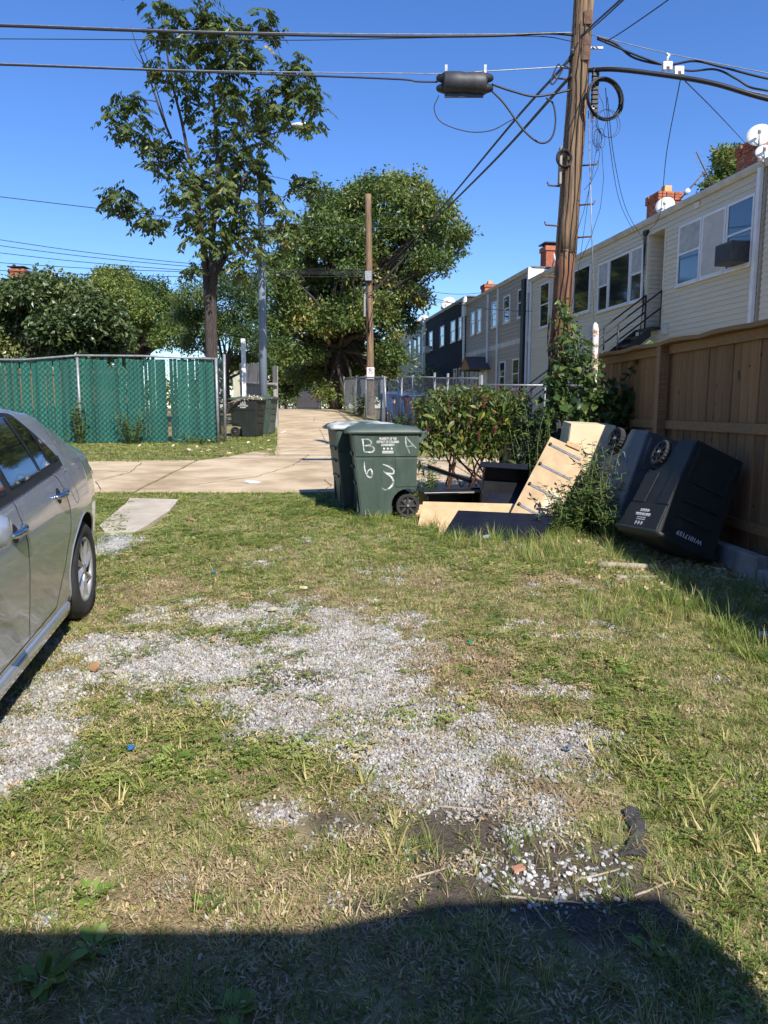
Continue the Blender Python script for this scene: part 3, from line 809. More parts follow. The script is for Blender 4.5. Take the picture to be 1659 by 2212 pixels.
def chimney(parent, s, out, zb, zt, wd=.62, dp=.62, bricks=True, pots=2, cap=False):
    m = 'mortar' if bricks else 'brick'
    core = MB().box(s - wd/2 + .012, s + wd/2 - .012, out - dp/2 + .012, out + dp/2 - .012, zb - 1.0, zt - .01)
    c = core.build('chimney', M[m], parent)
    if bricks:
        z = zb + .03; row = 0
        while z < zt:
            grow = .035 if z > zt - .22 else 0.0
            hw, hd = wd/2 + grow, dp/2 + grow
            n = max(2, round((2*hw) / .205)); stp = 2*hw / n
            nd = max(2, round((2*hd) / .205)); sd = 2*hd / nd
            for i in range(n):
                x = s - hw + stp * (i + .5) + (stp * .25 if row % 2 else -stp * .25) * (1 if 0 < i < n - 1 else 0)
                for sy in (1, -1):
                    link('brick', BRICK_ME, None, c, loc=(x, out + sy * (hd - .046), z), scale=(stp / .205 * .97, 1, 1))
            for i in range(nd):
                y_ = out - hd + sd * (i + .5)
                for sx in (1, -1):
                    link('brick', BRICK_ME, None, c, loc=(s + sx * (hw - .044), y_, z + .0005), rot=(0, 0, math.pi/2), scale=(sd / .205 * .9, 1, .985))
            z += .0735; row += 1
    else:
        MB().box(s - wd/2 - .03, s + wd/2 + .03, out - dp/2 - .03, out + dp/2 + .03, zt - .16, zt + .002).build('corbel', M['brick'], c)
    for i in range(pots):
        x = s + (i - (pots - 1) / 2) * .26
        MB().box(x - .10, x + .10, out - .10, out + .10, zt - .05, zt + .17 - .06 * (i % 2)).build('flue', M['claypot'], c)
    if cap:
        MB().box(s - wd/2 - .06, s + wd/2 + .06, out - dp/2 - .06, out + dp/2 + .06, zt + .10, zt + .14).build('metal_cap', M['black_iron'], c)
        for sx in (-1, 1):
            for sy in (-1, 1):
                MB().box(s + sx*.22 - .02, s + sx*.22 + .02, out + sy*.22 - .02, out + sy*.22 + .02, zt, zt + .10).build('cap_strut', M['black_iron'], c)
    return c
def house_root(name, label):
    return tag(empty(name, (H0.x, H0.y, 0), HRZ), label, 'house', 'row houses along the alley')
def shell(h, s0, s1, zt, m, holes=None, depth=9.0, z0=0.2):
    mb = MB()
    if not holes:
        mb.box(s0, s1, -depth, 0, z0, zt)
    else:
        a, b, za, zb_, rec = holes
        mb.box(s0, a, -depth, 0, z0, zt); mb.box(b, s1, -depth, 0, z0, zt)
        mb.box(a, b, -depth, 0, z0, za); mb.box(a, b, -depth, 0, zb_, zt); mb.box(a, b, -depth, -rec, za, zb_)
    return mb.build('wall', m, h)
def eave(h, s0, s1, z, m='gutter'):
    g = MB()
    prof = [(.0, -.13), (.07, -.13), (.115, -.05), (.115, 0), (.10, 0), (.0, -.012)]
    vs = [(s0, y, z + zz) for y, zz in prof] + [(s1, y, z + zz) for y, zz in prof]
    n = len(prof)
    g.add(vs, [tuple(range(n)), tuple(reversed(range(n, 2 * n)))] + [(i, i + n, (i + 1) % n + n, (i + 1) % n) for i in range(n)])
    o = g.build('gutter', M[m], h); recalc(o.data)
    MB().box(s0, s1, -9.1, -.002, z - .02, z + .03).build('roof', M['roofing'], h)
def downspout(h, s, z0, z1, m='white_trim', out=.06, w=.07):
    return MB().box(s - w/2, s + w/2, out - .03, out + .04, z0, z1).build('downspout', M[m], h)

# ---- cream house with the recessed stair door
ch = house_root('row_house', 'cream vinyl sided house with recessed door and black stair above the wood fence')
AL0, AL1, ALZ0, ALZ1 = 3.42, 4.20, 3.52, 5.83
shell(ch, -.22, 12.95, 6.15, M['cream'], holes=(AL0, AL1, ALZ0, ALZ1, 1.1))
def spans(z):
    if ALZ0 < z < ALZ1: return [(-.22, AL0 - .05), (AL1 + .05, 12.95)]
    return [(-.22, 12.95)]
siding(ch, spans, .45, 6.05, .112, M['cream'])
def spans_in(z): return [(0, 1.08)]
for z_ in np.arange(ALZ0 + .02, ALZ1 - .1, .112):
    link('plank', plank_mesh(.112, M['cream']), None, ch, loc=(AL1 - .001, -1.09, float(z_)), rot=(0, 0, math.pi/2), scale=(1.07, 1, 1))
al = MB()
al.box(AL0 - .055, AL0, .0, .03, ALZ0, ALZ1 + .055); al.box(AL1, AL1 + .055, .0, .03, ALZ0, ALZ1 + .055); al.box(AL0, AL1, .0, .03, ALZ1, ALZ1 + .055)
al.build('alcove_trim', M['cream'], ch)
MB().box(AL0 + .06, AL1 - .06, -1.098, -1.06, ALZ0 + .01, ALZ0 + 2.05).build('door', M['board_panel'], ch)
eave(ch, -.26, 12.98, 6.22)
# windows measured on the wall
wz0, wz1 = 4.36, 5.70
window(ch, 1.80, 2.74, wz0, wz1, 'double', glass='curtain')
window(ch, .90, 1.775, wz0 + .004, wz1 - .004, 'panel')
wr = window(ch, -.02, .875, wz0, wz1, 'double')
acs = MB().box(.06, .62, .02, .42, wz0 + .06, wz0 + .46)
ac = acs.build('air_conditioner', M['ac'], wr); bevel(ac, .012)
for k in range(9):
    MB().box(.10, .58, .421, .427, wz0 + .10 + .036 * k, wz0 + .115 + .036 * k).build('louvre', M['black_iron'], wr)
window(ch, 6.38, 7.06, 4.30, 5.66, 'double', glass='curtain')
window(ch, 5.10, 6.355, 4.304, 5.656, 'single')
window(ch, 4.40, 5.075, 4.30, 5.66, 'double', glass='curtain')
window(ch, 7.62, 8.87, 4.43, 5.80, 'single')
window(ch, 10.95, 11.85, 4.35, 5.85, 'double')
downspout(ch, -.16, .6, 6.1, out=.07, w=.10); downspout(ch, 10.3, .6, 6.1); downspout(ch, 12.80, .6, 6.1)
MB().box(1.98, 2.16, .016, .05, 5.93, 6.06).build('vent_cover', M['cream'], ch)
MB().box(3.05, 3.25, .018, .09, 3.32, 3.56).build('meter_box', M['gutter'], ch)
MB().box(7.25, 7.5, .018, .14, 3.55, 3.95).build('utility_box', M['gutter'], ch)
MB().box(9.9, 10.9, .02, .05, 1.0, 3.05).build('ground_floor_door', M['board_panel'], ch)
# outside stair, coming straight out of the recess
MB().box(AL0 + .02, AL1 - .02, -1.0, .28, ALZ0 - .05, ALZ0 + .012).build('stair_landing', M['black_iron'], ch)
nst = 13; run, rise = .255, .198
for i in range(nst):
    o_ = .28 + i * run; z_ = ALZ0 - (i + 1) * rise
    MB().box(AL0 + .03, AL1 - .03, o_, o_ + run + .02, z_ - .035, z_).build('stair_tread', M['black_iron'], ch)
oE = .28 + nst * run; zE = ALZ0 - nst * rise
for s_ in (AL0, AL1):
    MB().slab((s_, .26, ALZ0 + .02), (0, oE - .26, zE - ALZ0), (0, 0, -.24), .012).build('stair_stringer', M['black_iron'], ch)
    rl = MB()
    a0 = Vector((s_, .03, ALZ0 + .86)); a2 = Vector((s_, oE, zE + .80))
    for dz in (0, -.40): rl.tube([a0 + Vector((0, 0, dz)), a2 + Vector((0, 0, dz))], .022, 6)
    for t in (0, .30, .62, 1.0):
        p = a0.lerp(a2, t); rl.tube([p, p - Vector((0, 0, .84))], .022, 6)
    rl.build('stair_railing', M['black_iron'], ch)
p = house_local(P(1640, 345, 16.6)); chimney(ch, p.x - .05, p.y, 5.9, P(1640, 312, 16.6).z, .78, .60)
p = house_local(P(1433, 440, 21.0)); chimney(ch, p.x, p.y, 5.9, P(1433, 420, 21.0).z, .66, .62)
p = house_local(P(1190, 555, 29.0)); chimney(ch, p.x, p.y, 6.0, P(1190, 535, 29.0).z, .62, .62, bricks=False, pots=0, cap=True)
# hanging service cables on the wall
sc_ = MB()
for k in range(5):
    sc_.tube([(4.28 + .02 * k, .05 + .01 * k, 5.95), (4.30 + .015 * k, .06, 5.2), (4.33 - .02 * k, .05, 4.2), (4.36 + .03 * k, .06, 3.2)], .006, 4)
sc_.build('service_cables', M['black_wire'], ch)
MB().box(4.22, 4.40, .02, .10, 5.86, 5.97).build('service_head', M['black_iron'], ch)

# ---- neighbour beyond the frame edge
nh = house_root('row_house', 'cream house wall at the very edge of the picture beyond the white downspout')
shell(nh, -7.5, -.32, 6.15, M['cream'])
siding(nh, lambda z: [(-7.5, -.32)], .35, 6.05, .112, M['cream'])
eave(nh, -7.5, -.30, 6.22)
window(nh, -2.2, -1.2, 4.36, 5.70, 'double')

# ---- grey house with the small porch roof
gh = house_root('row_house', 'grey beige sided house with a small brown shingled porch roof')
shell(gh, 13.02, 22.30, 6.60, M['grey_siding'])
siding(gh, lambda z: [(13.02, 22.30)], 1.2, 4.02, .152, M['grey_siding']); siding(gh, lambda z: [(13.02, 22.30)], 4.24, 6.5, .152, M['grey_siding'])
MB().box(13.02, 22.30, .0, .03, 4.035, 4.235).build('band_board', M['gutter'], gh)
eave(gh, 12.98, 22.32, 6.66)
for a, b in (((1122,627), (1134,680)), ((1091,640), (1103,693)), ((1065,655), (1075,707)), ((1034,668), (1041,720)), ((1020,675), (1027,724))):
    q0 = W(*b); q1 = W(*a); window(gh, q0[0], q1[0], 4.98, 6.05, 'double')
for s0, s1, z0 in ((13.95, 14.77, 2.3), (15.75, 16.5, 2.2), (20.1, 20.7, 2.5), (21.1, 21.7, 2.5)):
    window(gh, s0, s1, z0, 3.48, 'double')
for s_ in (16.9, 18.4, 13.15): downspout(gh, s_, 1.4, 6.5, w=.06)
MB().box(13.30, 13.62, .02, .16, 1.3, 6.3).build('dark_riser', M['black_iron'], gh)
MB().box(12.96, 13.06, -.6, .12, 5.75, 6.60).build('end_return', M['white_paint'], gh)
pr = MB()
s0, s1 = 18.0, 19.7; sm = (s0 + s1) / 2
for a, b in (((s0 - .08, 3.28), (sm, 3.85)), ((sm, 3.85), (s1 + .08, 3.28))):
    pr.slab((a[0], .0, a[1]), (b[0] - a[0], 0, b[1] - a[1]), (0, .95, 0), .05)
po = pr.build('porch_roof', M['shingle'], gh)
MB().add([(s0, .88, 3.27), (s1, .88, 3.27), (sm, .88, 3.80), (s0, .93, 3.27), (s1, .93, 3.27), (sm, .93, 3.80)], [(0,1,2), (5,4,3), (0,3,4,1), (1,4,5,2), (2,5,3,0)]).build('gable_board', M['rail'], po)
for s_ in (18.35, 19.05): MB().box(s_, s_ + .62, .02, .06, 1.25, 3.2).build('door', M['white_trim'], gh)
p = house_local(P(1056, 622, 38.0)); chimney(gh, p.x, p.y, 6.4, P(1056, 616, 38).z, .70, .62, bricks=False, pots=2)

# ---- navy house
vh = house_root('row_house', 'dark navy painted house between the grey and the tan houses')
shell(vh, 22.36, 32.4, 6.92, M['navy'])
eave(vh, 22.34, 32.42, 6.98)
for a, b in (((975,702), (985,735)), ((950,715), (961,748)), ((993,690), (999,728)), ((928,724), (936,757))):
    q0 = W(*b); q1 = W(*a); window(vh, q0[0], min(q1[0], q0[0] + 1.0), 5.0, 6.1, 'double')
window(vh, 24.0, 24.7, 2.6, 3.6, 'double'); window(vh, 22.9, 23.5, 2.6, 3.6, 'double')
downspout(vh, 22.42, 1.5, 6.9, m='white_paint', out=.10, w=.14)
MB().box(22.30, 22.9, .0, .10, 6.05, 6.92).build('end_return', M['white_paint'], vh)
MB().box(31.0, 31.6, .0, .35, 4.9, 5.3).build('air_conditioner', M['ac_white'], vh)
p = house_local(P(968, 668, 46.0)); chimney(vh, p.x, p.y, 6.7, P(968, 660, 46).z, .75, .66, bricks=False, pots=1)
# ---- tan house, far
th = house_root('row_house', 'far tan house half hidden by the large tree')
shell(th, 32.46, 46.0, 7.05, M['tan_siding'])
eave(th, 32.44, 46.0, 7.10)
for a in (33.9, 35.3, 37.2): window(th, a, a + .9, 5.0, 6.2, 'double')
downspout(th, 32.6, 1.5, 7.0, m='white_paint', out=.10, w=.14)
p = house_local(P(908, 700, 53.0)); chimney(th, p.x, p.y, 6.9, P(908, 694, 53).z, .8, .7, bricks=False, pots=1)

# ---- satellite dishes, antenna
def dish(label, pos, r, yaw, tilt, mast):
    o = tag(empty('satellite_dish', pos, yaw), label, 'satellite dish', 'satellite dishes on the row houses')
    mb = MB(); prof = [(r * k / 8 + .0005, .13 * r * (k / 8) ** 2) for k in range(9)]
    prof += [(r, .13 * r + .010), (r * .5, .035 * r + .010), (0.001, .010)]
    Mx = Matrix.Rotation(tilt, 4, 'X')
    mb.lathe(prof, 28, 'z', Mx); d_ = mb.build('reflector', M['dish'], o); recalc(d_.data)
    a = Mx @ Vector((0, 0, .62 * r)); b = Mx @ Vector((0, -r * .98, .2 * r))
    MB().tube([b, a], .014, 6).build('feed_arm', M['galv'], o)
    MB().tube([a - (Mx @ Vector((0, 0, .05))), a + (Mx @ Vector((0, 0, .08)))], .035, 8).build('feed_horn', M['gutter'], o)
    MB().tube([Mx @ Vector((0, 0, -.02)), Vector((0, .06, -.12)), Vector((.02, .10, -mast))], .022, 8).build('mast', M['galv'], o)
    return o
dish('large pale satellite dish beside the rightmost brick chimney', P(1640, 294, 15.6), .235, math.radians(-25), math.radians(72), .85)
dish('small dish just showing above the gutter below the rightmost chimney', P(1650, 330, 15.4), .16, math.radians(-20), math.radians(65), .4)
dish('satellite dish in front of the chimney above the recessed stair', P(1437, 446, 19.6), .235, math.radians(-30), math.radians(72), .55)
dish('satellite dish leaning by the capped chimney behind the pole', P(1198, 562, 27.5), .24, math.radians(70), math.radians(75), .5)
dish('tilted satellite dish on the navy house roof', P(968, 656, 44.0), .42, math.radians(-20), math.radians(60), .9)
dish('round satellite dish over the far tan house', P(915, 692, 50.0), .34, math.radians(-10), math.radians(75), .9)
an = tag(empty('television_antenna', P(1478, 420, 19.5)), 'rusty television antenna on a slanted mast above the cream house', 'antenna')
def ap(u, v, Y): return P(u, v, Y) - an.location
MB().tube([ap(1468, 432, 19.5), ap(1527, 366, 19.5)], .018, 6).build('mast', M['dark_rust'], an)
MB().tube([ap(1504, 328, 19.3), ap(1540, 405, 19.7)], .014, 6).build('boom', M['dark_rust'], an)
for k in range(7):
    u = 1507 + 4.6 * k; v = 334 + 10 * k
    MB().tube([ap(u - 14 - 2 * k, v - 4 - k, 19.0), ap(u + 12, v + 4, 20.0)], .004, 4).build('element', M['galv'], an)
MB().tube([ap(1480, 418, 19.5), ap(1488, 410, 19.5)], .06, 8).build('amplifier', M['dish'], an)

# ---- houses glimpsed behind the trees
bh = tag(empty('brick_house', (P(60, 700, 40).x, 40, base_z(40))), 'pale house with a red brick chimney behind the dark bush', 'house')
MB().box(-9, 1.2, 0, 8, -.5, 4.6).build('wall', M['tan_siding'], bh)
MB().add([(-9.4,-.4,4.6),(1.6,-.4,4.6),(1.6,8.4,4.6),(-9.4,8.4,4.6),(-9.4,4,6.3),(1.6,4,6.3)], [(0,1,5,4),(2,3,4,5),(0,4,3),(1,2,5),(3,2,1,0)]).build('roof', M['roofing'], bh)
for x_ in (-5.5, -2.5, -.2):
    w_ = MB().box(x_, x_ + 1, -.05, -.001, 1.4, 2.9).build('window', M['white_trim'], bh); MB().box(x_ + .08, x_ + .92, -.07, -.052, 1.48, 2.82).build('pane', M['glass'], w_)
cq = P(42, 592, 43) - bh.location
c_ = chimney(bh, cq.x, cq.y, 5.0, P(42, 583, 43).z - bh.location.z, .85, .7, bricks=False, pots=0, cap=True)
fh = tag(empty('cream_house', (P(622, 860, 96).x, 96, base_z(96))), 'cream house at the far end of the alley', 'house')
MB().box(-7, 1.8, 0, 8, -.5, 5.2).build('wall', M['tan_siding'], fh)
MB().add([(-7.4,-.4,5.2),(2.2,-.4,5.2),(2.2,8.4,5.2),(-7.4,8.4,5.2),(-7.4,4,7.0),(2.2,4,7.0)], [(0,1,5,4),(2,3,4,5),(0,4,3),(1,2,5),(3,2,1,0)]).build('roof', M['shingle'], fh)
for x_, z_ in ((-6, 3.4), (-3.4, 3.4), (-1, 3.4), (.6, 3.4), (-6, .9), (-1, .9), (.6, .9)):
    w_ = MB().box(x_, x_ + 1, -.05, -.001, z_, z_ + 1.5).build('window', M['white_trim'], fh); MB().box(x_ + .08, x_ + .92, -.07, -.052, z_ + .08, z_ + 1.42).build('pane', M['glass'], w_)
MB().box(-3.6, -2.5, -.05, -.001, 0, 2.1).build('door', M['claypot'], fh)
# ---- the house the picture is taken from: its wall and eave shade the near ground
yh = tag(empty('yard_house', (0, 0, 0)), 'brick house behind the viewpoint whose shadow falls on the near grass', 'house')
MB().box(-9, 2.02, -5, -.62, -.4, 2.40).build('wall', M['brick'], yh)
MB().box(-9, 1.2, -12, -4.4, 2.546, 6.0).build('sky_blocking_storey', M['brick'], yh)  # unseen storey, added to block sky and deepen the near shade
MB().box(-9.1, 2.05, -5.1, -.53, 2.401, 2.545).build('roof', M['roofing'], yh)
MB().add([(.95,-.9,2.546),(2.05,-.9,2.546),(2.05,-.52,2.546),(.95,-.52,2.546),(1.0,-.9,2.556),(2.05,-.9,2.68),(2.05,-.52,2.68),(1.0,-.52,2.556),(1.38,-.9,2.655),(1.38,-.52,2.655)], [(3,2,6,9,7),(0,4,8,5,1),(7,9,8,4),(9,6,5,8),(2,1,5,6),(0,3,7,4)]).build('parapet', M['gutter'], yh)
MB().box(-.5, .5, -.61, -.58, -.02, 2.1).build('door', M['white_paint'], yh)
w_ = MB().box(-3.2, -1.9, -.61, -.57, .9, 2.1).build('window', M['white_trim'], yh); MB().box(-3.1, -2.0, -.569, -.56, 1.0, 2.0).build('pane', M['glass'], w_)

# ------------------------------------------------------------------ fences
def chainlink(mb, p0, p1, z0, z1, pitch, r, lift=None):
    """two families of diagonal wires between p0 and p1 (xy), heights z0(t)..z1(t) as functions of distance"""
    p0, p1 = Vector(p0), Vector(p1)
    L_ = (p1 - p0).length; d = (p1 - p0) / L_
    h = z1(0) - z0(0); k = 1.0
    n = int((L_ + h) / pitch) + 1
    for sgn in (1, -1):
        for i in range(n):
            a = -h + i * pitch if sgn > 0 else i * pitch
            pts = []
            for q in range(0, 3):
                t = a + sgn * h * q / 2 if sgn > 0 else a - h * q / 2
                pts.append((t, q / 2))
            (t0, f0), (t1, f1) = pts[0], pts[-1]
            # clip to 0..L
            lo, hi = 0.0, 1.0
            dt = t1 - t0
            for bound, s_ in ((0.0, 1), (L_, -1)):
                v0 = (t0 - bound) * s_; v1 = (t1 - bound) * s_
                if v0 < 0 and v1 < 0: lo = 2
                elif v0 < 0: lo = max(lo, v0 / (v0 - v1))
                elif v1 < 0: hi = min(hi, v0 / (v0 - v1))
            if lo >= hi - 1e-4: continue
            P_ = []
            for f in (lo, (lo + hi) / 2, hi):
                t = t0 + dt * f
                zz = z0(t) + (z1(t) - z0(t)) * f
                w_ = .004 * sgn
                P_.append((p0.x + d.x * t - d.y * w_, p0.y + d.y * t + d.x * w_, zz))
            mb.tube(P_, r, 3, caps=False, smooth=False)

def lin(a, b, L_): return lambda t: a + (b - a) * t / L_
# green privacy fence
gx0, gx1 = -13.0, -3.86
def gfy(x): return 17.55 + (x + 3.86) * .03
gf = tag(empty('privacy_fence', ((gx0 + gx1) / 2, gfy(-8.4), base_z(17.3))), 'green slatted chain-link privacy fence across the alley', 'fence')
def gl(p): return Vector(p) - gf.location
slat_me = [MB().box(-.0385, .0385, -.005, .005, 0, 1) .mesh('slat') for k in range(2)]
for me_ in slat_me: me_.materials.append(M['green_slat'])
x_ = gx0 + .06; i_ = 0
while x_ < gx1 - .05:
    z_ = base_z(gfy(x_)); h_ = 1.93 + random.uniform(-.035, .04)
    if -6.6 < x_ < -5.9 and random.random() < .4: h_ -= .18
    dx = random.uniform(-.018, .018)
    bend = .10 * max(0, 1 - abs(x_ + 5.6) / 1.6)
    if random.random() > .025:
        link('slat', slat_me[0], None, gf, loc=gl((x_, gfy(x_) + random.uniform(-.006, .006), z_ + .02)), rot=(-random.uniform(0, .02), dx * .35, random.uniform(-.07, .07)), scale=(random.uniform(.97, 1.06), 1, h_))
    x_ += .084; i_ += 1
mb = MB(); a_ = (gx0, gfy(gx0) - .028, 0); b_ = (gx1, gfy(gx1) - .028, 0)
Lg = (Vector(b_) - Vector(a_)).length
chainlink(mb, gl(a_) * 1, gl(b_) * 1, lambda t: 0.02, lambda t: 1.95, .125, .0046)
mb.build('wire_mesh', M['green_wire'], gf)
for xx in (gx0, -10.4, -9.1, -7.08, -3.9):
    MB().tube([gl((xx, gfy(xx) - .07, base_z(17.3) - .1)), gl((xx, gfy(xx) - .07, base_z(17.3) + 1.98))], .034, 10).build('post', M['galv'], gf)
mb = MB(); mb.tube([gl((gx0, gfy(gx0) - .03, base_z(17.2) + 1.95)), gl((-8.3, gfy(-8.3) - .03, base_z(17.3) + 1.93)), gl((-7.08, gfy(-7.08) - .03, base_z(17.3) + 2.03)), gl((-5.6, gfy(-5.6) - .03, base_z(17.3) + 2.02)), gl((gx1, gfy(gx1) - .03, base_z(17.4) + 1.95))], .025, 8)
mb.build('top_rail', M['galv'], gf)
# return of the green fence along the long alley
gr = tag(empty('privacy_fence', (-3.86, 17.6, base_z(17.6))), 'short green slatted fence return beside the dark bin', 'fence')
for k in range(11):
    yy = 17.75 + k * .11
    link('slat', slat_me[1], None, gr, loc=Vector((-3.80 - .05 * k, yy, base_z(yy))) - gr.location, rot=(0, 0, math.pi/2 + .3), scale=(1, 1, 1.95 - .02 * (k % 3)))
for k, yy in enumerate((17.65, 18.4, 19.1)):
    MB().tube([Vector((-3.78 - .42 * k, yy, base_z(yy))) - gr.location, Vector((-3.74 - .42 * k, yy, base_z(yy) + 2.05 - .1 * k)) - gr.location], .036, 10).build('post', M['galv'], gr)
# wood strip fence behind the green one
wf = tag(empty('board_fence', (-10, 18.6, base_z(18.6))), 'brown board fence top showing above the green fence by the bush', 'fence')
PK = MB().box(-.07, .07, -.01, .01, 0, 1).mesh('picket'); PK.materials.append(M['picket'])
PG = MB().box(-.07, .07, -.01, .01, 0, 1).mesh('picket'); PG.materials.append(M['grey_wood'])
for k in range(46):
    xx = -13 + k * .146
    link('picket', PK, None, wf, loc=(xx + 10, 0, 0), scale=(1, 1, 2.10 - .0005 * k * k + random.uniform(-.01, .01)))
MB().box(-3, 3.7, -.05, -.0105, 1.6, 1.69).build('rail', M['rail'], wf)
# grey picket fence by the lamp post
pf = tag(empty('picket_fence', (-4.3, 23.5, base_z(23.5))), 'weathered grey picket fence behind the street lamp pole', 'fence')
def pl(p): return Vector(p) - pf.location
a_, b_ = P(520, 800, 25.0), P(597, 800, 22.8)
a_.z = base_z(25); b_.z = base_z(22.8)
n_ = 17
for k in range(n_):
    q = a_.lerp(b_, k / (n_ - 1)); top = 1.95 if k < 11 else (0 if k < 15 else 1.85)
    if top == 0: continue
    me_ = PG
    link('picket', me_, None, pf, loc=pl(q), rot=(0, 0, math.atan2(b_.y - a_.y, b_.x - a_.x)), scale=(1, 1, top + random.uniform(-.03, .03)))
for hh in (.35, 1.30):
    MB().tube([pl(a_ + Vector((0, -.05, hh))), pl(b_ + Vector((0, -.05, hh)))], .055, 4).build('rail', M['grey_wood'], pf)
for u_ in (527, 595): 
    q = P(u_, 800, 22.7); q.z = base_z(22.7)
    MB().box(-.06, .06, -.06, .06, 0, 2.65 if u_ < 550 else 1.15).build('post', M['white_paint'] if u_ < 550 else M['grey_wood'], pf, loc=pl(q))
# weathered board fence at the far end
ff = tag(empty('board_fence', P(665, 885, 60)), 'weathered board fence far down the alley in the tree shade', 'fence')
ff.location.z = base_z(60)
fa, fb = P(641, 850, 64), P(694, 850, 57); 
for k in range(62):
    q = fa.lerp(fb, k / 61); q.z = base_z(60)
    link('picket', PG, None, ff, loc=q - ff.location, rot=(0, 0, math.atan2(fb.y - fa.y, fb.x - fa.x)), scale=(.95, 1.2, 1.75 + random.uniform(-.05, .05)))
# chain-link runs right of the long alley
def cl_fence(label, pts, h, hn=None, pitch=.085, lean=0.0, rail=True):
    o = tag(empty('chain_link_fence', (pts[0][0], pts[0][1], base_z(pts[0][1]))), label, 'fence', 'chain-link fences beside the alley')
    mb = MB()
    for i in range(len(pts) - 1):
        a = Vector((pts[i][0], pts[i][1], 0)) ; b = Vector((pts[i+1][0], pts[i+1][1], 0))
        L_ = (b - a).length
        za, zb = base_z(a.y), base_z(b.y)
        off = Vector((o.location.x, o.location.y, 0))
        chainlink(mb, a - off, b - off, lin(za - o.location.z + .03, zb - o.location.z + .03, L_), lin(za - o.location.z + h, zb - o.location.z + h, L_), pitch, .0040)
        if rail:
            MB().tube([a - off + Vector((0, 0, za - o.location.z + h)), b - off + Vector((0, 0, zb - o.location.z + h))], .021, 8).build('top_rail', M['galv'], o)
    mb.build('wire_mesh', M['wire'], o)
    for i, q in enumerate(pts):
        z_ = base_z(q[1]) - o.location.z
        lx = random.uniform(-1, 1) * lean
        hh = h + (q[2] if len(q) > 2 else .06)
        pb = Vector((q[0] - o.location.x, q[1] - o.location.y, z_ - .05))
        po_ = MB().tube([pb, pb + Vector((lx, 0, hh + .05))], .032, 10).build('post', M['galv'], o)
    return o
def xy(u, Y, ex=None):
    q = P(u, 850, Y); return (q.x, Y) if ex is None else (q.x, Y, ex)
cl_fence('chain-link fence run with open diamonds behind the red berried shrub', [xy(1040, 17.0, .22), xy(1178, 16.2), xy(1330, 15.4)], 1.36, pitch=.105)
cl_fence('chain-link fence run covered in dry vines left of the taller post', [xy(1036, 17.3, .05), xy(965, 19.2, .12), xy(938, 20.2, .14)], 1.50, lean=.03)
cl_fence('chain-link fence corner in front of the blue carts', [xy(936, 20.4), xy(893, 21.6), xy(866, 22.6, .02)], 1.52, lean=.10)
cl_fence('chain-link fence with leaning posts around the sign pole', [xy(835, 24.2, .04), xy(822, 26.0), xy(790, 28.6), xy(765, 32.0), xy(745, 35.0)], 1.50, lean=.12)
gt = tag(empty('chain_link_gate', (xy(848, 23.2)[0], 23.2, base_z(23.2))), 'narrow chain-link gate with a rounded pipe frame', 'gate')
g0 = Vector(xy(840, 23.6) + (base_z(23.5),)) - gt.location; g1 = Vector(xy(861, 22.8) + (base_z(22.9),)) - gt.location
up = Vector((0, 0, 1))
MB().tube([g0 + up*.1, g0 + up*1.32, g0.lerp(g1, .12) + up*1.42, g0.lerp(g1, .88) + up*1.42, g1 + up*1.32, g1 + up*.1, g0 + up*.1], .021, 8).build('frame', M['galv'], gt)
mb = MB(); chainlink(mb, Vector((g0.x, g0.y, 0)), Vector((g1.x, g1.y, 0)), lambda t: .12, lambda t: 1.4, .085, .004); mb.build('wire_mesh', M['wire'], gt)
MB().box(-.05, .05, -.03, .03, .72, .82).build('latch', M['rust'], gt, loc=(g0 + g1) * .5)

# ---- wooden fence on the right
FTOP = 2.26
fA = Vector((3.36, 1.4, 0)); fB = Vector((2.86, 10.2, 0))
fd = (fB - fA).normalized(); fn = Vector((-fd.y, fd.x, 0))       # fn points into the yard
FL = (fB - fA).length
wfz = tag(empty('wooden_fence', (fA.x, fA.y, 0), math.atan2(fd.y, fd.x)), 'tall brown picket fence in shade along the yard side', 'fence')
# local x along the fence, local +y towards the yard
n_ = int(FL / .1435)
PW = []
for k in range(4):
    mb = MB(); w_ = .0716 - .0002 * k
    pr_ = [(-w_, -.009), (w_, -.009), (w_, .000), (w_ - .008, .009), (-w_ + .008, .009), (-w_, .000)]
    mb.add([(x, y, 0) for x, y in pr_] + [(x, y, 1) for x, y in pr_], [tuple(reversed(range(6))), tuple(range(6, 12))] + [(i, (i + 1) % 6, (i + 1) % 6 + 6, i + 6) for i in range(6)])
    me_ = mb.mesh('picket'); me_.materials.append(M['picket']); PW.append(me_)
for k in range(n_):
    x_ = (k + .5) * FL / n_
    yw = fA.lerp(fB, x_ / FL)
    z_ = base_z(yw.y) + .02
    link('picket', PW[k % 4], None, wfz, loc=(x_, random.uniform(-.004, .003), z_), rot=(random.uniform(-.002, .002), 0, 0), scale=(1, 1, FTOP - .03 - z_))
KN = MB(); KN.lathe([(.0005, .0012), (.5, .0012), (.55, .0)], 10, 'y'); KNM = KN.mesh('knot'); KNM.materials.append(M['knot'])
for k in range(46):
    x_ = random.uniform(3.5, FL - .2); z_ = random.uniform(base_z(fA.lerp(fB, x_ / FL).y) + .2, FTOP - .2)
    link('knot', KNM, None, wfz, loc=(x_, .0102, z_), scale=(random.uniform(.010, .022), 1, random.uniform(.020, .045)))
for zr in (1.365, .55):
    o_ = MB().box(0, FL, .013, .051, zr, zr + .088).build('rail', M['rail'], wfz); bevel(o_, .004)
o_ = MB().box(0, FL, .013, .051, FTOP - .125, FTOP - .037).build('rail', M['rail'], wfz)
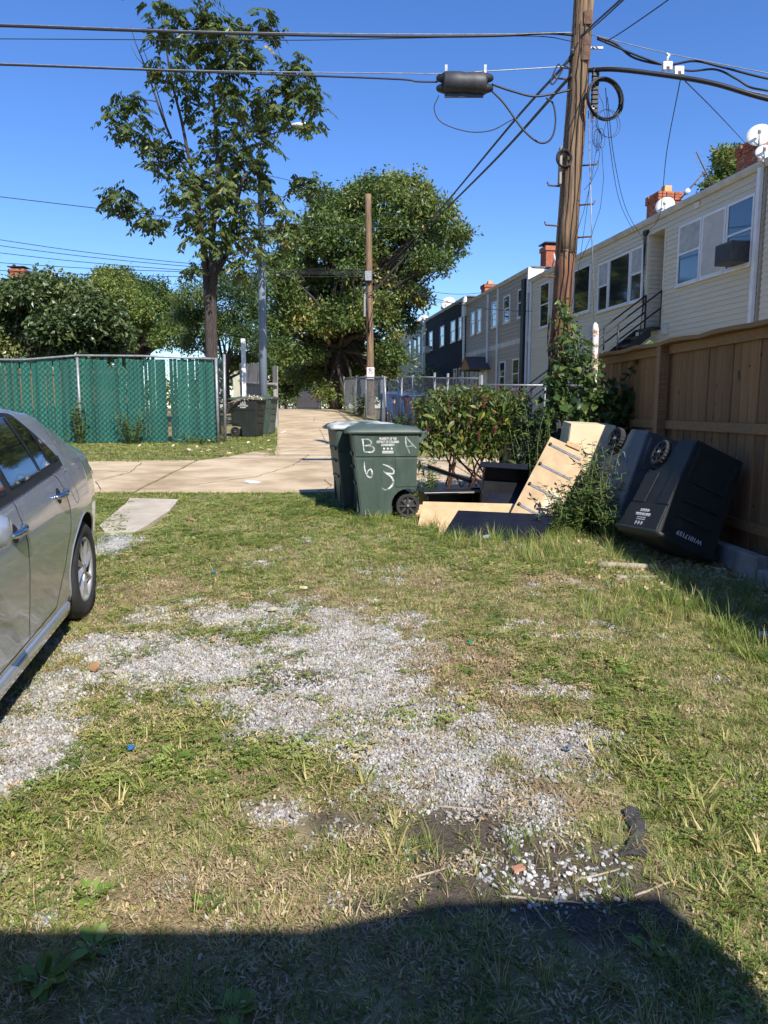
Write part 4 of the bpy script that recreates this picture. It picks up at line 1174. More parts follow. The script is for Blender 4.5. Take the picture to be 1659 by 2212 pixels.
for yw in (3.05, 5.45, 7.85, 10.15):
    x_ = (yw - fA.y) / fd.y
    o_ = MB().box(x_ - .045, x_ + .045, .052, .142, base_z(yw) - .1, FTOP - .036).build('post', M['rail'], wfz); bevel(o_, .005)
cp = MB()
nseg = 30
top = []
for k in range(nseg + 1):
    x_ = FL * k / nseg; wob = .012 * math.sin(k * 1.9) * (1 if k > 17 else .4)
    top.append((x_, wob))
for k in range(nseg):
    x0, w0 = top[k]; x1, w1 = top[k + 1]
    cp.add([(x0,-.035,FTOP-.034+w0*.3),(x1,-.035,FTOP-.034+w1*.3),(x1,.150,FTOP-.034+w1),(x0,.150,FTOP-.034+w0),(x0,-.035,FTOP+.004+w0*.3),(x1,-.035,FTOP+.004+w1*.3),(x1,.150,FTOP+.004+w1),(x0,.150,FTOP+.004+w0)],
           [(0,3,2,1),(4,5,6,7),(0,1,5,4),(2,3,7,6)])
cp.build('cap_board', M['rail'], wfz)
kb = tag(MB().box(4.2, 5.45, .16, .26, base_z(5.6) - .05, base_z(5.9) + .19).build('kerb_block', M['kerb_concrete']), 'old concrete kerb block at the foot of the wooden fence', 'kerb block')
kb.location = (fA.x, fA.y, 0); kb.rotation_euler = (0, 0, math.atan2(fd.y, fd.x)); bevel(kb, .012)
kb2 = tag(MB().box(2.6, 4.15, .17, .28, base_z(4.6) - .05, base_z(4.9) + .15).build('kerb_block', M['kerb_concrete']), 'lower concrete kerb block running out of frame by the wooden fence', 'kerb block')
kb2.location = (fA.x, fA.y, 0); kb2.rotation_euler = (0, 0, math.atan2(fd.y, fd.x)); bevel(kb2, .012)

# ------------------------------------------------------------------ utility poles
def pole_mesh(pts, rads, n=20, wob=.010, seed=0):
    r = random.Random(seed); mb = MB()
    P_ = []; R_ = []
    for i in range(len(pts) - 1):
        k = max(2, int((Vector(pts[i+1]) - Vector(pts[i])).length / .25))
        for q in range(k):
            t = q / k
            P_.append(Vector(pts[i]).lerp(Vector(pts[i+1]), t)); R_.append(rads[i] + (rads[i+1] - rads[i]) * t)
    P_.append(Vector(pts[-1])); R_.append(rads[-1])
    mb.tube(P_, R_, n)
    mb.v = [(v[0] + r.uniform(-wob, wob) * .35, v[1] + r.uniform(-wob, wob) * .35, v[2]) for v in mb.v]
    return mb
mpb = Vector((2.09, 9.35, ground_z(2.09, 9.35) - .1))
mp = tag(empty('utility_pole', mpb), 'tall leaning reddish wooden utility pole beside the wooden fence', 'utility pole')
def mpp(z): return Vector((2.09 + .0405 * (z - .4), 9.35, z)) - mpb       # axis of the pole at height z
ZB = 3.45
pole_mesh([mpp(.3), mpp(ZB)], [.128, .116], seed=1).build('lower_shaft', M['pole_wood'], mp)
pole_mesh([mpp(ZB - .01), mpp(9.6)], [.128, .100], seed=2).build('upper_shaft', M['pole_wood_top'], mp)
# split weathered edge where the outer wood has broken away
mb = MB(); r_ = random.Random(5)
for k in range(14):
    a = 2 * math.pi * k / 14; c0 = mpp(ZB + .02)
    w_ = .033; h_ = r_.uniform(.03, .12)
    d_ = Vector((math.cos(a), math.sin(a), 0)); t_ = Vector((-d_.y, d_.x, 0))
    b_ = c0 + d_ * .1265
    mb.add([b_ - t_ * w_, b_ + t_ * w_, b_ + t_ * w_ * .4 - Vector((0, 0, h_)) - d_ * .008, b_ - t_ * w_ * .5 - Vector((0, 0, h_ * .8)) - d_ * .008], [(0, 1, 2, 3)])
mb.build('splintered_edge', M['pole_wood_top'], mp)
def step_bolt(z, side):
    c = mpp(z); s = -1 if side == 'l' else 1
    x0 = s * .108
    MB().tube([c + Vector((x0, -.04, 0)), c + Vector((x0 + s * .17, -.05, .01)), c + Vector((x0 + s * .185, -.05, .05))], .010, 6).build('step_bolt', M['dark_rust'], mp)
for v_, sd in ((360, 'r'), (445, 'r'), (405, 'l'), (490, 'l'), (175, 'l'), (515, 'r'), (600, 'l')):
    step_bolt(P(1230, v_, 9.35).z, sd)
for z_, hh in ((P(1250, 45, 9.3).z, .14), (P(1250, 95, 9.3).z, .10), (P(1250, 120, 9.3).z, .16)):
    c = mpp(z_)
    MB().box(-.045, .045, -.125, -.095, -hh / 2, hh / 2).build('bracket_plate', M['dark_rust'], mp, loc=c + Vector((.03, -.01, 0)))
c = mpp(P(1265, 160, 9.3).z)
mb = MB(); 
for k in range(10): mb.box(.12, .19, -.10, -.02, .0 - .05 * k, .035 - .05 * k)
mb.build('terminal_block', M['black_iron'], mp, loc=c + Vector((.02, -.03, 0)))
MB().box(.135, .165, -.13, -.10, -.55, -.38).build('white_marker', M['white_paint'], mp, loc=c)
MB().box(-.17, -.145, -.06, .04, -.42, .0).build('cover_strip', M['grey_wood'], mp, loc=mpp(P(1215, 320, 9.3).z) + Vector((-.01, -.06, 0)))
MB().box(.10, .26, -.02, .0, -.012, .012).build('arm_bracket', M['galv'], mp, loc=mpp(P(1270, 100, 9.3).z))

def coil(name, label, c, r, n, thick, axis='y', parent=None, jit=.012, m='black_wire', seed=0, squash=1.0, tilt=0):
    rr = random.Random(seed); mb = MB()
    for k in range(n):
        ox, oy, oz = rr.uniform(-jit, jit), rr.uniform(-jit*2, jit*2), rr.uniform(-jit, jit); rad = r * rr.uniform(.93, 1.05)
        pts = []
        for q in range(29):
            a = 2 * math.pi * q / 28 + k
            pts.append(Vector((ox + rad * math.cos(a) * squash, oy + tilt * rad * math.cos(a), oz + rad * math.sin(a))))
        mb.tube(pts, thick, 5, caps=False)
    return mb.build(name, M[m], parent, loc=c)
coil('cable_coil', '', mpp(P(1298, 213, 9.2).z) + Vector((.30, -.12, 0)), .225, 7, .0085, parent=mp, seed=1, jit=.015, tilt=.4)
coil('cable_coil', '', mpp(P(1213, 342, 9.2).z) + Vector((-.13, -.14, 0)), .095, 7, .0055, parent=mp, seed=2, jit=.012, tilt=.3)
coil('wire_loop', '', mpp(P(1318, 262, 9.2).z) + Vector((.36, -.10, 0)), .15, 2, .0030, parent=mp, seed=3, jit=.02, tilt=.5)
coil('wire_loop', '', mpp(P(1300, 300, 9.2).z) + Vector((.26, -.12, 0)), .11, 4, .0028, parent=mp, seed=4, jit=.04, tilt=.7, squash=.6)
# cables stapled down the pole
mb = MB(); r_ = random.Random(9)
for k in range(5):
    pts = []
    for q in range(16):
        z_ = 6.0 - q * .28
        a = math.radians(200 + 26 * k + r_.uniform(-7, 7))
        pts.append(mpp(z_) + Vector((math.cos(a) * .132, math.sin(a) * .132, 0)))
    mb.tube(pts, .007 if k % 2 else .0045, 5, caps=False)
mb.build('riser_cables', M['black_wire'], mp)
for k, (u0, v0, u1, v1) in enumerate(((1280,250,1235,660), (1290,240,1240,520), (1288,300,1262,410), (1300,320,1255,560), (1283,180,1288,330))):
    a, b = P(u0, v0, 9.1) - mpb, P(u1, v1, 9.15) - mpb
    mid = (a + b) / 2 + Vector((.05 + .02 * k, 0, -.04))
    MB().tube([a, a.lerp(mid, .5) + Vector((.03, 0, 0)), mid, mid.lerp(b, .5) + Vector((.01, 0, -.02)), b], .0035, 4).build('drop_wire', M['black_wire'], mp)

p2b = G(803, 893); p2b = Vector((p2b.x, 29.5, base_z(29.5)))
p2t = P(795, 420, 29.5)
p2 = tag(empty('utility_pole', p2b), 'plain brown utility pole with a no parking sign down the alley', 'utility pole')
pole_mesh([Vector((0, 0, -.1)), (p2t - p2b) * .14, (p2t - p2b)], [.155, .145, .115], seed=4).build('shaft', M['pole_wood_top'], p2)
z_ = P(800, 590, 29.4) - p2b
MB().box(-.2, .05, -.2, .1, -.3, .05).build('crossing_clamp', M['galv'], p2, loc=z_)
MB().box(-.19, -.12, -.2, -.13, 0, .85).build('splice_tube', M['galv'], p2, loc=P(797, 685, 29.4) - p2b)
coil('wire_loop', '', P(797, 620, 29.3) - p2b, .3, 3, .012, parent=p2, seed=8, jit=.05)
mb = MB()
for k in range(3): mb.tube([P(790 + 2 * k, 600, 29.3) - p2b, P(792 + k, 650 + 8 * k, 29.25) - p2b, P(796 + k, 720, 29.3) - p2b], .012, 4)
mb.build('riser_cables', M['black_wire'], p2)
# sign
sg = tag(empty('parking_sign', P(800.5, 806, 29.28)), 'white no parking sign with red circle and arrow on the far pole', 'sign')
def rrect(mb, w, h, r, y, t):
    pts = []
    for cx, cz, a0 in ((w/2-r, h/2-r, 0), (-w/2+r, h/2-r, 90), (-w/2+r, -h/2+r, 180), (w/2-r, -h/2+r, 270)):
        for k in range(5):
            a = math.radians(a0 + k * 22.5); pts.append((cx + r * math.cos(a), cz + r * math.sin(a)))
    n = len(pts)
    mb.add([(x, y, z) for x, z in pts] + [(x, y + t, z) for x, z in pts], [tuple(range(n)), tuple(reversed(range(n, 2*n)))] + [(i, i+n, (i+1)%n+n, (i+1)%n) for i in range(n)])
mb = MB(); rrect(mb, .305, .47, .03, 0, .004); o_ = mb.build('border', M['sign_red'], sg); recalc(o_.data)
mb = MB(); rrect(mb, .285, .45, .025, -.003, .002); o_ = mb.build('face', M['sign_white'], sg); recalc(o_.data)
mb = MB(); pts = [(.105 * math.cos(a), -.005, .085 + .105 * math.sin(a)) for a in np.linspace(0, 2*math.pi, 33)]; mb.tube(pts, .010, 4, caps=False)
mb.tube([(-.07, -.005, .155), (.07, -.005, .015)], .010, 4); mb.build('prohibition_ring', M['sign_red'], sg)
mb = MB(); mb.box(-.045, -.022, -.006, -.004, .02, .15)
mb.tube([(-.03, -.005, .142), (.02, -.005, .142), (.04, -.005, .118), (.02, -.005, .092), (-.03, -.005, .092)], .011, 4)
mb.build('letter', M['sign_black'], sg)
mb = MB(); mb.box(-.07, .07, -.006, -.004, -.155, -.135); mb.add([(-.095,-.005,-.145),(-.06,-.005,-.12),(-.06,-.005,-.17)], [(0,1,2)]); mb.add([(.095,-.005,-.145),(.06,-.005,-.17),(.06,-.005,-.12)], [(0,1,2)])
mb.build('arrow', M['sign_red'], sg)

# street lamp
lb = G(570, 929); lb = Vector((lb.x, lb.y, base_z(lb.y)))
lp = tag(empty('street_lamp', lb), 'tall blue grey street lamp pole rising through the tree', 'street lamp')
lt = P(562, 310, lb.y) - lb
MB().tube([Vector((0, 0, 0)), lt * .5, lt], [.125, .105, .075], 16).build('pole', M['lamp_paint'], lp)
MB().tube([Vector((0, 0, -.02)), Vector((0, 0, .05))], .16, 16).build('base_plate', M['lamp_paint'], lp)
arm = [lt + Vector((0, 0, -.15)), P(585, 318, lb.y) - lb, P(605, 285, lb.y) - lb, P(640, 275, lb.y) - lb]
MB().tube(arm, .032, 8).build('arm', M['lamp_paint'], lp)
hd = MB(); c = P(652, 272, lb.y) - lb
hd.lathe([(.001, -.32), (.10, -.28), (.15, -.1), (.16, .1), (.11, .28), (.001, .33)], 14, 'x'); hd.v = [(v[0] + c.x, v[1] + c.y, v[2] * .55 + c.z) for v in hd.v]
hd.build('lamp_head', M['lamp_head'], lp)
MB().tube([lt * .52 + Vector((0, 0, 0)), lt * .52 + Vector((0, 0, .05))], .107, 16).build('band', M['galv'], lp)

# ------------------------------------------------------------------ overhead cables
def catmull(pts, n=10):
    pts = [Vector(p) for p in pts]; Q = [pts[0] * 2 - pts[1]] + pts + [pts[-1] * 2 - pts[-2]]
    out = []
    for i in range(1, len(Q) - 2):
        p0, p1, p2_, p3 = Q[i-1], Q[i], Q[i+1], Q[i+2]
        for k in range(n):
            t = k / n
            out.append(.5 * ((2*p1) + (p2_-p0)*t + (2*p0-5*p1+4*p2_-p3)*t*t + (3*p1-p0-3*p2_+p3)*t**3))
    out.append(pts[-1]); return out
def cable(label, pts, r, sag=0.0, name='overhead_cable', m='black_wire', n=10):
    """pts: photo points with their distance, (u, v, Y)"""
    Q = [P(*q) if not isinstance(q, Vector) else q for q in pts]
    if len(Q) == 2 and sag: 
        Q = [Q[0].lerp(Q[1], t) - Vector((0, 0, sag * 4 * t * (1 - t))) for t in np.linspace(0, 1, 13)]
        path = Q
    else: path = catmull(Q, n) if len(Q) > 2 else Q
    o_ = Q[0]
    mb = MB(); mb.tube([q - o_ for q in path], r, 6)
    o = mb.build(name, M[m], loc=o_)
    tag(o, label, 'cable', 'overhead cables')
    return o
cable('topmost thick cable bundle crossing the sky left of the leaning pole', [(-420,45,9.6), (0,56,9.5), (280,66,9.45), (640,76,9.4), (900,79,9.38), (1080,77,9.35), (1180,72,9.35), (1243,76,9.3)], .014)
cable('steel strand running along the topmost cable bundle', [(-420,42,9.62), (0,52,9.52), (500,69,9.42), (1000,74,9.38), (1245,70,9.3)], .005, m='galv')
cable('thin cable just below the topmost bundle', [(-420,84,9.8), (0,84,9.7), (600,87,9.6), (900,82,9.5), (1150,78,9.4), (1240,90,9.3)], .005)
cable('steel strand from which the black splice case hangs', [(-420,126,9.3), (0,137,9.3), (420,152,9.3), (836,158,9.25), (950,159,9.22), (1065,153,9.22), (1235,143,9.3)], .006, m='galv')
cable('cable entering the black splice case', [(-420,130,9.28), (0,140,9.28), (420,155,9.28), (836,170,9.22), (900,176,9.22), (945,177,9.22)], .010)
cable('looped cable from the splice case to the leaning pole', [(1062,182,9.22), (1110,198,9.2), (1160,208,9.2), (1235,194,9.25)], .012)
cable('hanging loop under the splice case ending at its far side', [(948,206,9.2), (938,235,9.2), (955,265,9.2), (1010,284,9.2), (1060,282,9.2), (1100,262,9.2), (1120,252,9.2)], .006)
cable('slack loop crossing below the splice case', [(1062,196,9.2), (1090,225,9.2), (1130,280,9.18), (1165,308,9.18), (1190,300,9.18), (1200,265,9.18), (1195,225,9.18), (1180,212,9.2)], .011)
cable('upper thick cable from the leaning pole to the sign pole', [P(1238,108,9.2), P(1220,140,9.5), P(1110,262,13.0), P(940,465,20), P(845,565,28), P(806,588,29.4)], .020)
cable('lower thick cable from the leaning pole to the sign pole', [P(1236,162,9.2), P(1205,195,9.8), P(1070,345,14.0), P(930,485,21), P(850,568,28), P(806,594,29.4)], .022)
cable('short jumper loop on the pole side of the splice case', [(1235,148,9.25), (1215,146,9.2), (1205,140,9.2), (1190,176,9.2), (1200,176,9.2), (1232,120,9.2)], .009)
cable('thick cable bundle sagging to the right edge of the picture', [(1268,152,9.3), (1330,150,9.1), (1440,163,8.9), (1540,180,8.7), (1659,214,8.5), (1800,240,8.3)], .026)
cable('messenger strand above the sagging cable bundle', [(1268,147,9.3), (1340,146,9.1), (1500,172,8.8), (1659,205,8.5), (1800,230,8.3)], .006, m='galv')
cable('power cable to the white insulators right of the pole', [(1290,80,9.25), (1330,95,9.2), (1370,125,9.1), (1440,140,9.0), (1500,132,8.9), (1560,145,8.8), (1659,170,8.6), (1800,195,8.4)], .012)
cable('thin steel strand above the power cable', [(1275,74,9.3), (1440,115,9.0), (1659,158,8.6), (1800,185,8.4)], .005, m='galv')
cable('second power cable dipping past the insulators', [(1290,84,9.25), (1390,125,9.05), (1480,152,8.95), (1545,150,8.85), (1590,170,8.75), (1620,188,8.7), (1659,196,8.6), (1760,215,8.5)], .011)
cable('cable rising from the pole out of the top of the picture', [(1255,78,9.2), (1290,45,8.0), (1345,-5,6.6), (1420,-80,5.4)], .010)
cable('second cable rising beside it out of the top of the picture', [(1252,84,9.2), (1292,50,8.0), (1352,-5,6.6), (1430,-80,5.4)], .007)
cable('long thin cable rising to the top edge right of the pole', [(1305,92,9.2), (1345,68,8.4), (1450,-5,7.0), (1560,-90,5.6)], .006)
cable('vertical thin cable up the left of the leaning pole top', [(1244,75,9.1), (1244,0,8.9), (1243,-120,8.6)], .005)
hq = W(1418, 545)
cable('steep drop cable from the insulators to the cream house', [P(1472,160,9.0), P(1440,330,12.0), P(1423,470,16), Vector((H0 + HE * 4.25 + HN * .12)) + Vector((0, 0, 5.9))], .006)
cable('slanted drop cable from the insulators to the rightmost chimney', [P(1480,175,9.0), P(1550,245,11.5), P(1622,322,16.2)], .006)
cable('drop cable from the leaning pole to the cream house eave', [P(1308,190,9.1), P(1318,320,11), P(1340,440,14.5), P(1372,505,19.3)], .005)
cable('second drop cable from the leaning pole to the cream house eave', [P(1312,210,9.1), P(1328,350,11), P(1356,460,14.5), P(1398,530,19.2)], .005)
gw0 = P(1271, 240, 9.2); gw1 = P(1284, 705, 9.0)
cable('straight guy wire running down to the white rusty guard', [gw0, gw1], .006, name='guy_wire', m='galv')
for k, (v0, v1, Y1, lb_) in enumerate(((425,596,30,'lone dark cable crossing behind the tall tree'), (514,586,30,'upper of the low cables over the dark bush'), (528,590,30,'second of the low cables over the dark bush'), (545,596,30,'third of the low cables over the dark bush'), (570,592,30,'fourth of the low cables over the dark bush'), (588,600,30,'lowest of the cables over the dark bush'))):
    if k == 0: cable(lb_, [P(-60, 418, 30), P(385, 470, 30.2), P(600, 488, 30.4), P(905, 492, 31)], .014)
    else: cable(lb_, [P(-80, v0 - 8, 30), P(200, v0 + (v1 - v0) * .45, 29.8), P(500, v0 + (v1 - v0) * .86, 29.6), P(797, v1 - 3, 29.4)], .012)
for v0, u1, v1, Y1, lb_ in ((588,1040,632,37,'upper house drop from the sign pole to the grey house'), (596,1150,672,27.6,'long house drop from the sign pole to the grey house corner'), (610,1030,650,37.5,'middle house drop from the sign pole'), (640,985,690,44,'lower house drop from the sign pole to the navy house')):
    cable(lb_, [P(806, v0, 29.4), P(u1, v1, Y1)], .011, sag=.35)
# splice case, insulators, guy guard
sp = tag(empty('splice_case', P(1004, 180, 9.2)), 'black cylindrical splice case hanging from the strand', 'splice case')
L_ = (P(1062, 180, 9.2) - P(946, 180, 9.2)).length
mb = MB(); h_ = L_ / 2
mb.lathe([(.001, -h_*.80), (.105, -h_*.80), (.118, -h_*.74), (.120, -h_*.2), (.113, 0), (.121, h_*.3), (.118, h_*.72), (.104, h_*.80), (.001, h_*.80)], 20, 'x', Matrix.Rotation(math.radians(2), 4, 'Y'))
mb.build('shell', M['splice_shell'], sp)
for sx in (-1, 1):
    for dz in (.055, -.055):
        mb = MB(); mb.lathe([(.058, sx * h_ * .79), (.036, sx * h_ * 1.0), (.018, sx * h_ * 1.06)], 12, 'x'); mb.v = [(v[0], v[1], v[2] + dz) for v in mb.v]; mb.build('end_boot', M['black_wire'], sp)
for sx in (-.7, .75): MB().box(h_ * sx - .015, h_ * sx + .015, -.01, .01, .11, .20).build('hanger', M['galv'], sp)
MB().box(-h_ * .75, h_ * .7, -.012, .012, -.155, -.108).build('bottom_flange', M['black_lacquer'], sp)
for i, (u, v, lb_) in enumerate(((1441,140,'white insulated clamp with a hook on the strand right of the pole'), (1466,150,'second white clamp beside the hooked one'))):
    t = tag(empty('cable_clamp', P(u, v, 8.95)), lb_, 'clamp')
    o_ = MB().box(-.055, .055, -.03, .03, -.03, .03).build('body', M['dish'], t); bevel(o_, .012)
    MB().box(-.05, -.02, -.035, .035, -.06, -.03).build('jaw', M['dish'], t); MB().box(.02, .05, -.035, .035, -.06, -.03).build('jaw', M['dish'], t)
    if i == 0: MB().tube([(0, 0, .03), (0, 0, .075), (.02, 0, .10), (-.015, 0, .12)], .014, 6).build('hook', M['dish'], t)
gg = tag(empty('guy_guard', P(1285, 735, 9.0)), 'white rusty guy wire guard behind the climbing vine', 'guy guard')
MB().tube([Vector((.02, 0, -1.35)), Vector((0, 0, .12)), Vector((-.003, 0, .18)), Vector((-.004, 0, .205))], [.042, .040, .03, .01], 12).build('tube', M['rust'], gg)

# ------------------------------------------------------------------ foliage builders
def leaves_np(C_, D_, N_, L_, Wd, fold=.18):
    """rhombic folded leaves: base, two sides, tip"""
    D_ = D_ / np.linalg.norm(D_, axis=1, keepdims=True)
    S_ = np.cross(D_, N_); S_ /= (np.linalg.norm(S_, axis=1, keepdims=True) + 1e-9)
    U_ = np.cross(S_, D_)
    L_ = L_[:, None]; Wd = Wd[:, None]
    a = C_; t = C_ + D_ * L_
    m = C_ + D_ * L_ * .45
    l = m + S_ * Wd * .5 - U_ * Wd * fold; r = m - S_ * Wd * .5 - U_ * Wd * fold
    V = np.stack([a, l, t, r], 1).reshape(-1, 3)
    n = len(C_)
    b = np.arange(n) * 4
    F3 = np.concatenate([np.stack([b, b+1, b+2], 1), np.stack([b, b+2, b+3], 1)])
    return V, F3
def leaf_object(name, V, F3, rnd, m, parent=None, loc=None, kind=None):
    me = bpy.data.meshes.new(name)
    me.from_pydata(V.tolist(), [], F3.tolist())
    at = me.attributes.new('rnd', 'FLOAT', 'POINT'); at.data.foreach_set('value', np.repeat(rnd, 4).astype(np.float32))
    o = link(name, me, m, parent, loc=loc)
    if kind: o['kind'] = kind
    return o
def rand_dirs(n):
    v = rng.normal(size=(n, 3)); return v / np.linalg.norm(v, axis=1, keepdims=True)

def lump_crown(root, lumps, n, ll, lw, m, droop=.35, hollow=.55, cluster=9, name='crown'):
    """leaves gathered in sprays on the skin of many lumps; gaps stay between the lumps"""
    cen = np.array([list(l[:3]) for l in lumps]); rad = np.array([l[3] for l in lumps])
    w = rad ** 2; w = w / w.sum()
    ns = n // cluster
    pick = rng.choice(len(lumps), ns, p=w)
    d = rand_dirs(ns); d[:, 2] = np.abs(d[:, 2]) * .9 - .25 * rng.random(ns); d /= np.linalg.norm(d, axis=1, keepdims=True)
    rr = rad[pick] * (hollow + (1.06 - hollow) * rng.random(ns) ** .6)
    sc = cen[pick] + d * rr[:, None]
    tone = np.clip(rng.normal(.45, .15, ns) + rng.normal(0, .17, len(lumps))[pick], 0, 1)
    c = np.repeat(sc, cluster, 0) + rng.normal(0, ll * .8, (ns * cluster, 3))
    dd = np.repeat(d, cluster, 0) * .5 + rand_dirs(ns * cluster) * .8; dd[:, 2] -= droop
    nn = rand_dirs(ns * cluster) * .8; nn[:, 2] += .9
    k = len(c)
    V, F3 = leaves_np(c - np.array(root.location), dd, nn, ll * rng.uniform(.7, 1.3, k), lw * rng.uniform(.7, 1.3, k))
    return leaf_object(name, V, F3, np.clip(np.repeat(tone, cluster) + rng.normal(0, .12, k), 0, 1), m, root)
def limb_path(a, b, bend=.12, n=6):
    a, b = Vector(a), Vector(b); L_ = (b - a).length
    off = Vector((random.uniform(-1, 1), random.uniform(-1, 1), random.uniform(-.2, .9))) * L_ * bend
    return [a.lerp(b, t) + off * math.sin(math.pi * t) for t in np.linspace(0, 1, n)]

M['leaf_tree'] = leaf_mat('tall_tree_leaf', [(0,(0.045,0.071,0.020)), (.4,(0.081,0.121,0.031)), (.72,(0.149,0.179,0.047)), (.9,(0.282,0.261,0.070)), (1,(0.564,0.398,0.082))], trans=.38, rough=.42, spec=.55)
M['leaf_big'] = leaf_mat('large_tree_leaf', [(0,(0.059,0.102,0.023)), (.45,(0.109,0.172,0.041)), (.75,(0.193,0.237,0.060)), (.93,(0.315,0.300,0.083)), (1,(0.490,0.365,0.101))], trans=.36, rough=.45, spec=.5)
M['leaf_yellowing'] = leaf_mat('yellowing_tree_leaf', [(0,(0.055,0.105,0.026)), (.4,(0.111,0.170,0.038)), (.75,(0.197,0.252,0.055)), (1,(0.333,0.357,0.087))], trans=.3, rough=.5)
M['leaf_dark'] = leaf_mat('dark_bush_leaf', [(0,(0.038,0.068,0.021)), (.45,(0.075,0.114,0.032)), (.78,(0.137,0.176,0.054)), (1,(0.274,0.269,0.096))], trans=.2, rough=.4, spec=.6)
M['leaf_feather'] = leaf_mat('feathery_leaf', [(0,(0.043,0.085,0.027)), (.5,(0.093,0.153,0.048)), (1,(0.204,0.255,0.076))], trans=.35, rough=.5)

# ---- tall open tree with drooping compound leaves, behind the green fence
TY = 20.3
tb = Vector((P(455, 800, TY).x, TY, base_z(TY)))
tr = tag(empty('open_tree', tb), 'tall open tree with drooping leaves rising above the green fence', 'tree')
tz = lambda x, y: ((300 + x / 1.508) / 1.823, (y / 1.508) / 1.823)
cl = """520,60,90 620,130,90 760,80,70 600,280,110 480,250,55 760,180,90 830,120,60 960,150,70 1110,140,80 1180,200,45 940,260,90 1040,290,80 750,300,80 850,330,60 500,400,55 560,460,55
690,510,75 980,400,70 900,480,65 1240,440,75 1330,400,70 1390,530,60 1300,550,90 1180,570,95 1100,620,90 880,580,90 960,640,90 700,640,60 1240,680,80 1400,620,50 1400,760,55 1080,760,100 960,760,80
790,780,45 760,880,65 900,900,75 990,880,95 1120,830,55 300,620,65 350,590,45 220,690,65 280,760,55 400,690,35 340,770,45 420,830,60 470,880,65 450,960,50 580,880,75 560,960,55 640,1060,70
620,1130,80 720,1100,85 800,1020,90 860,1100,100 950,1020,100 1060,960,65 1090,1060,60 1150,1130,55 250,1160,75 200,1200,55 300,1220,65 380,1280,55 450,1300,65 490,1340,45 1350,1080,65 1400,1110,45 1300,1080,45
1250,1290,55 1180,1360,65 1140,1220,45 1230,1400,45 640,1260,60 700,1200,80 800,1200,100 920,1200,100 960,1290,80 700,1330,75 820,1330,90 900,1420,90 1000,1400,75 1080,1420,45 1060,1490,35 950,1530,75 980,1620,45 690,1590,45 860,1480,80 760,1440,70"""
clus = []
for t in cl.split():
    a, b, c_ = (float(q) for q in t.split(','))
    u, v = tz(a, b); spread = 1.0 - min(1, abs(a - 850) / 750) * .5
    q = P(u, v, TY + random.uniform(-1.5, 1.5) * spread)
    clus.append((q, c_ / 2.749 / F_PX * 20.5))
# limbs: two stems, then each leafy end joined to the nearest lower wood
lm = MB(); nodes = []
def add_limb(pts, r0, r1):
    n = len(pts); lm.tube([Vector(q) - tb for q in pts], [r0 + (r1 - r0) * i / (n - 1) for i in range(n)], 7)
    for i, p in enumerate(pts): nodes.append((Vector(p), r0 + (r1 - r0) * i / (n - 1)))
def TP(u, v, dy=0): return P(u, v, TY + dy)
stemA = catmull([tb + Vector((-.05, 0, -.1)), TP(452, 700), TP(446, 600, .1), TP(440, 530, .2), TP(432, 470, .2), TP(424, 400, .2)], 5)
stemB = catmull([tb + Vector((.08, .05, -.1)), TP(458, 690, .1), TP(462, 600, 0), TP(458, 520, -.1), TP(466, 440, 0), TP(470, 340, 0), TP(462, 220, 0)], 5)
stemC = catmull([TP(463, 595), TP(485, 560), TP(500, 520), TP(512, 440), TP(530, 370)], 5)
add_limb(stemA, .13, .06); add_limb(stemB, .15, .035); add_limb(stemC, .085, .035)
add_limb(catmull([TP(428, 420, .2), TP(410, 350, .3), TP(392, 260, .3), TP(372, 180, .4), TP(357, 90, .4), TP(345, 10, .4)], 4), .055, .012)
add_limb(catmull([TP(370, 300, .2), TP(350, 250), TP(330, 190), TP(312, 140), TP(292, 90), TP(282, 55)], 4), .035, .006)
add_limb(catmull([TP(362, 280, .2), TP(340, 200), TP(318, 130), TP(305, 95)], 4), .018, .005)
add_limb([TP(311, 140), TP(296, 125), TP(282, 98)], .012, .004)
for (q, rd) in sorted(clus, key=lambda t: (t[0] - Vector(TP(458, 560))).length):
    best = None; bd = 1e9
    for p, r in nodes:
        d = q - p
        cost = d.length + max(0, -d.z) * 1.6 + (0 if r > .012 else .3)
        if cost < bd and d.length > .05: bd = cost; best = (p, r)
    p, r = best
    add_limb(limb_path(p, q, .10, 6), max(.009, min(r * .6, .045)), .006)
lm.build('trunk', M['bark'], tr)
# compound leaves
Cc, Dd, Nn, Ll, Ww, Rn = [], [], [], [], [], []
for q, rd in clus:
    nl = int(4 + 30 * (rd / .5) ** 1.6)
    tone0 = random.gauss(.42, .12)
    for k in range(nl):
        o_ = q + Vector(rng.normal(0, rd * .52, 3)) * 1.0
        dr = Vector((random.gauss(0, 1), random.gauss(0, 1), random.uniform(-.25, .45))).normalized()
        ln = random.uniform(.22, .42); tone = tone0 + random.gauss(0, .10)
        if random.random() < .015: tone = .90
        npair = random.randint(4, 6)
        for j in range(npair):
            t = (j + .6) / npair
            pos = o_ + dr * ln * t + Vector((0, 0, -1)) * ln * .55 * t * t
            side = dr.cross(Vector((0, 0, 1)))
            if side.length < .1: side = Vector((1, 0, 0))
            side.normalize()
            for s in (1, -1):
                Cc.append(pos); Dd.append(side * s * .7 + dr * .45 + Vector((random.gauss(0, .15), random.gauss(0, .15), -.75)))
                Nn.append(Vector((random.gauss(0, .4), random.gauss(0, .4), 1)) + dr * .6)
                Ll.append(random.uniform(.12, .21)); Ww.append(random.uniform(.058, .095)); Rn.append(tone + random.gauss(0, .06))
V, F3 = leaves_np(np.array([list(v - tb) for v in Cc]), np.array([list(v) for v in Dd]), np.array([list(v) for v in Nn]), np.array(Ll), np.array(Ww))
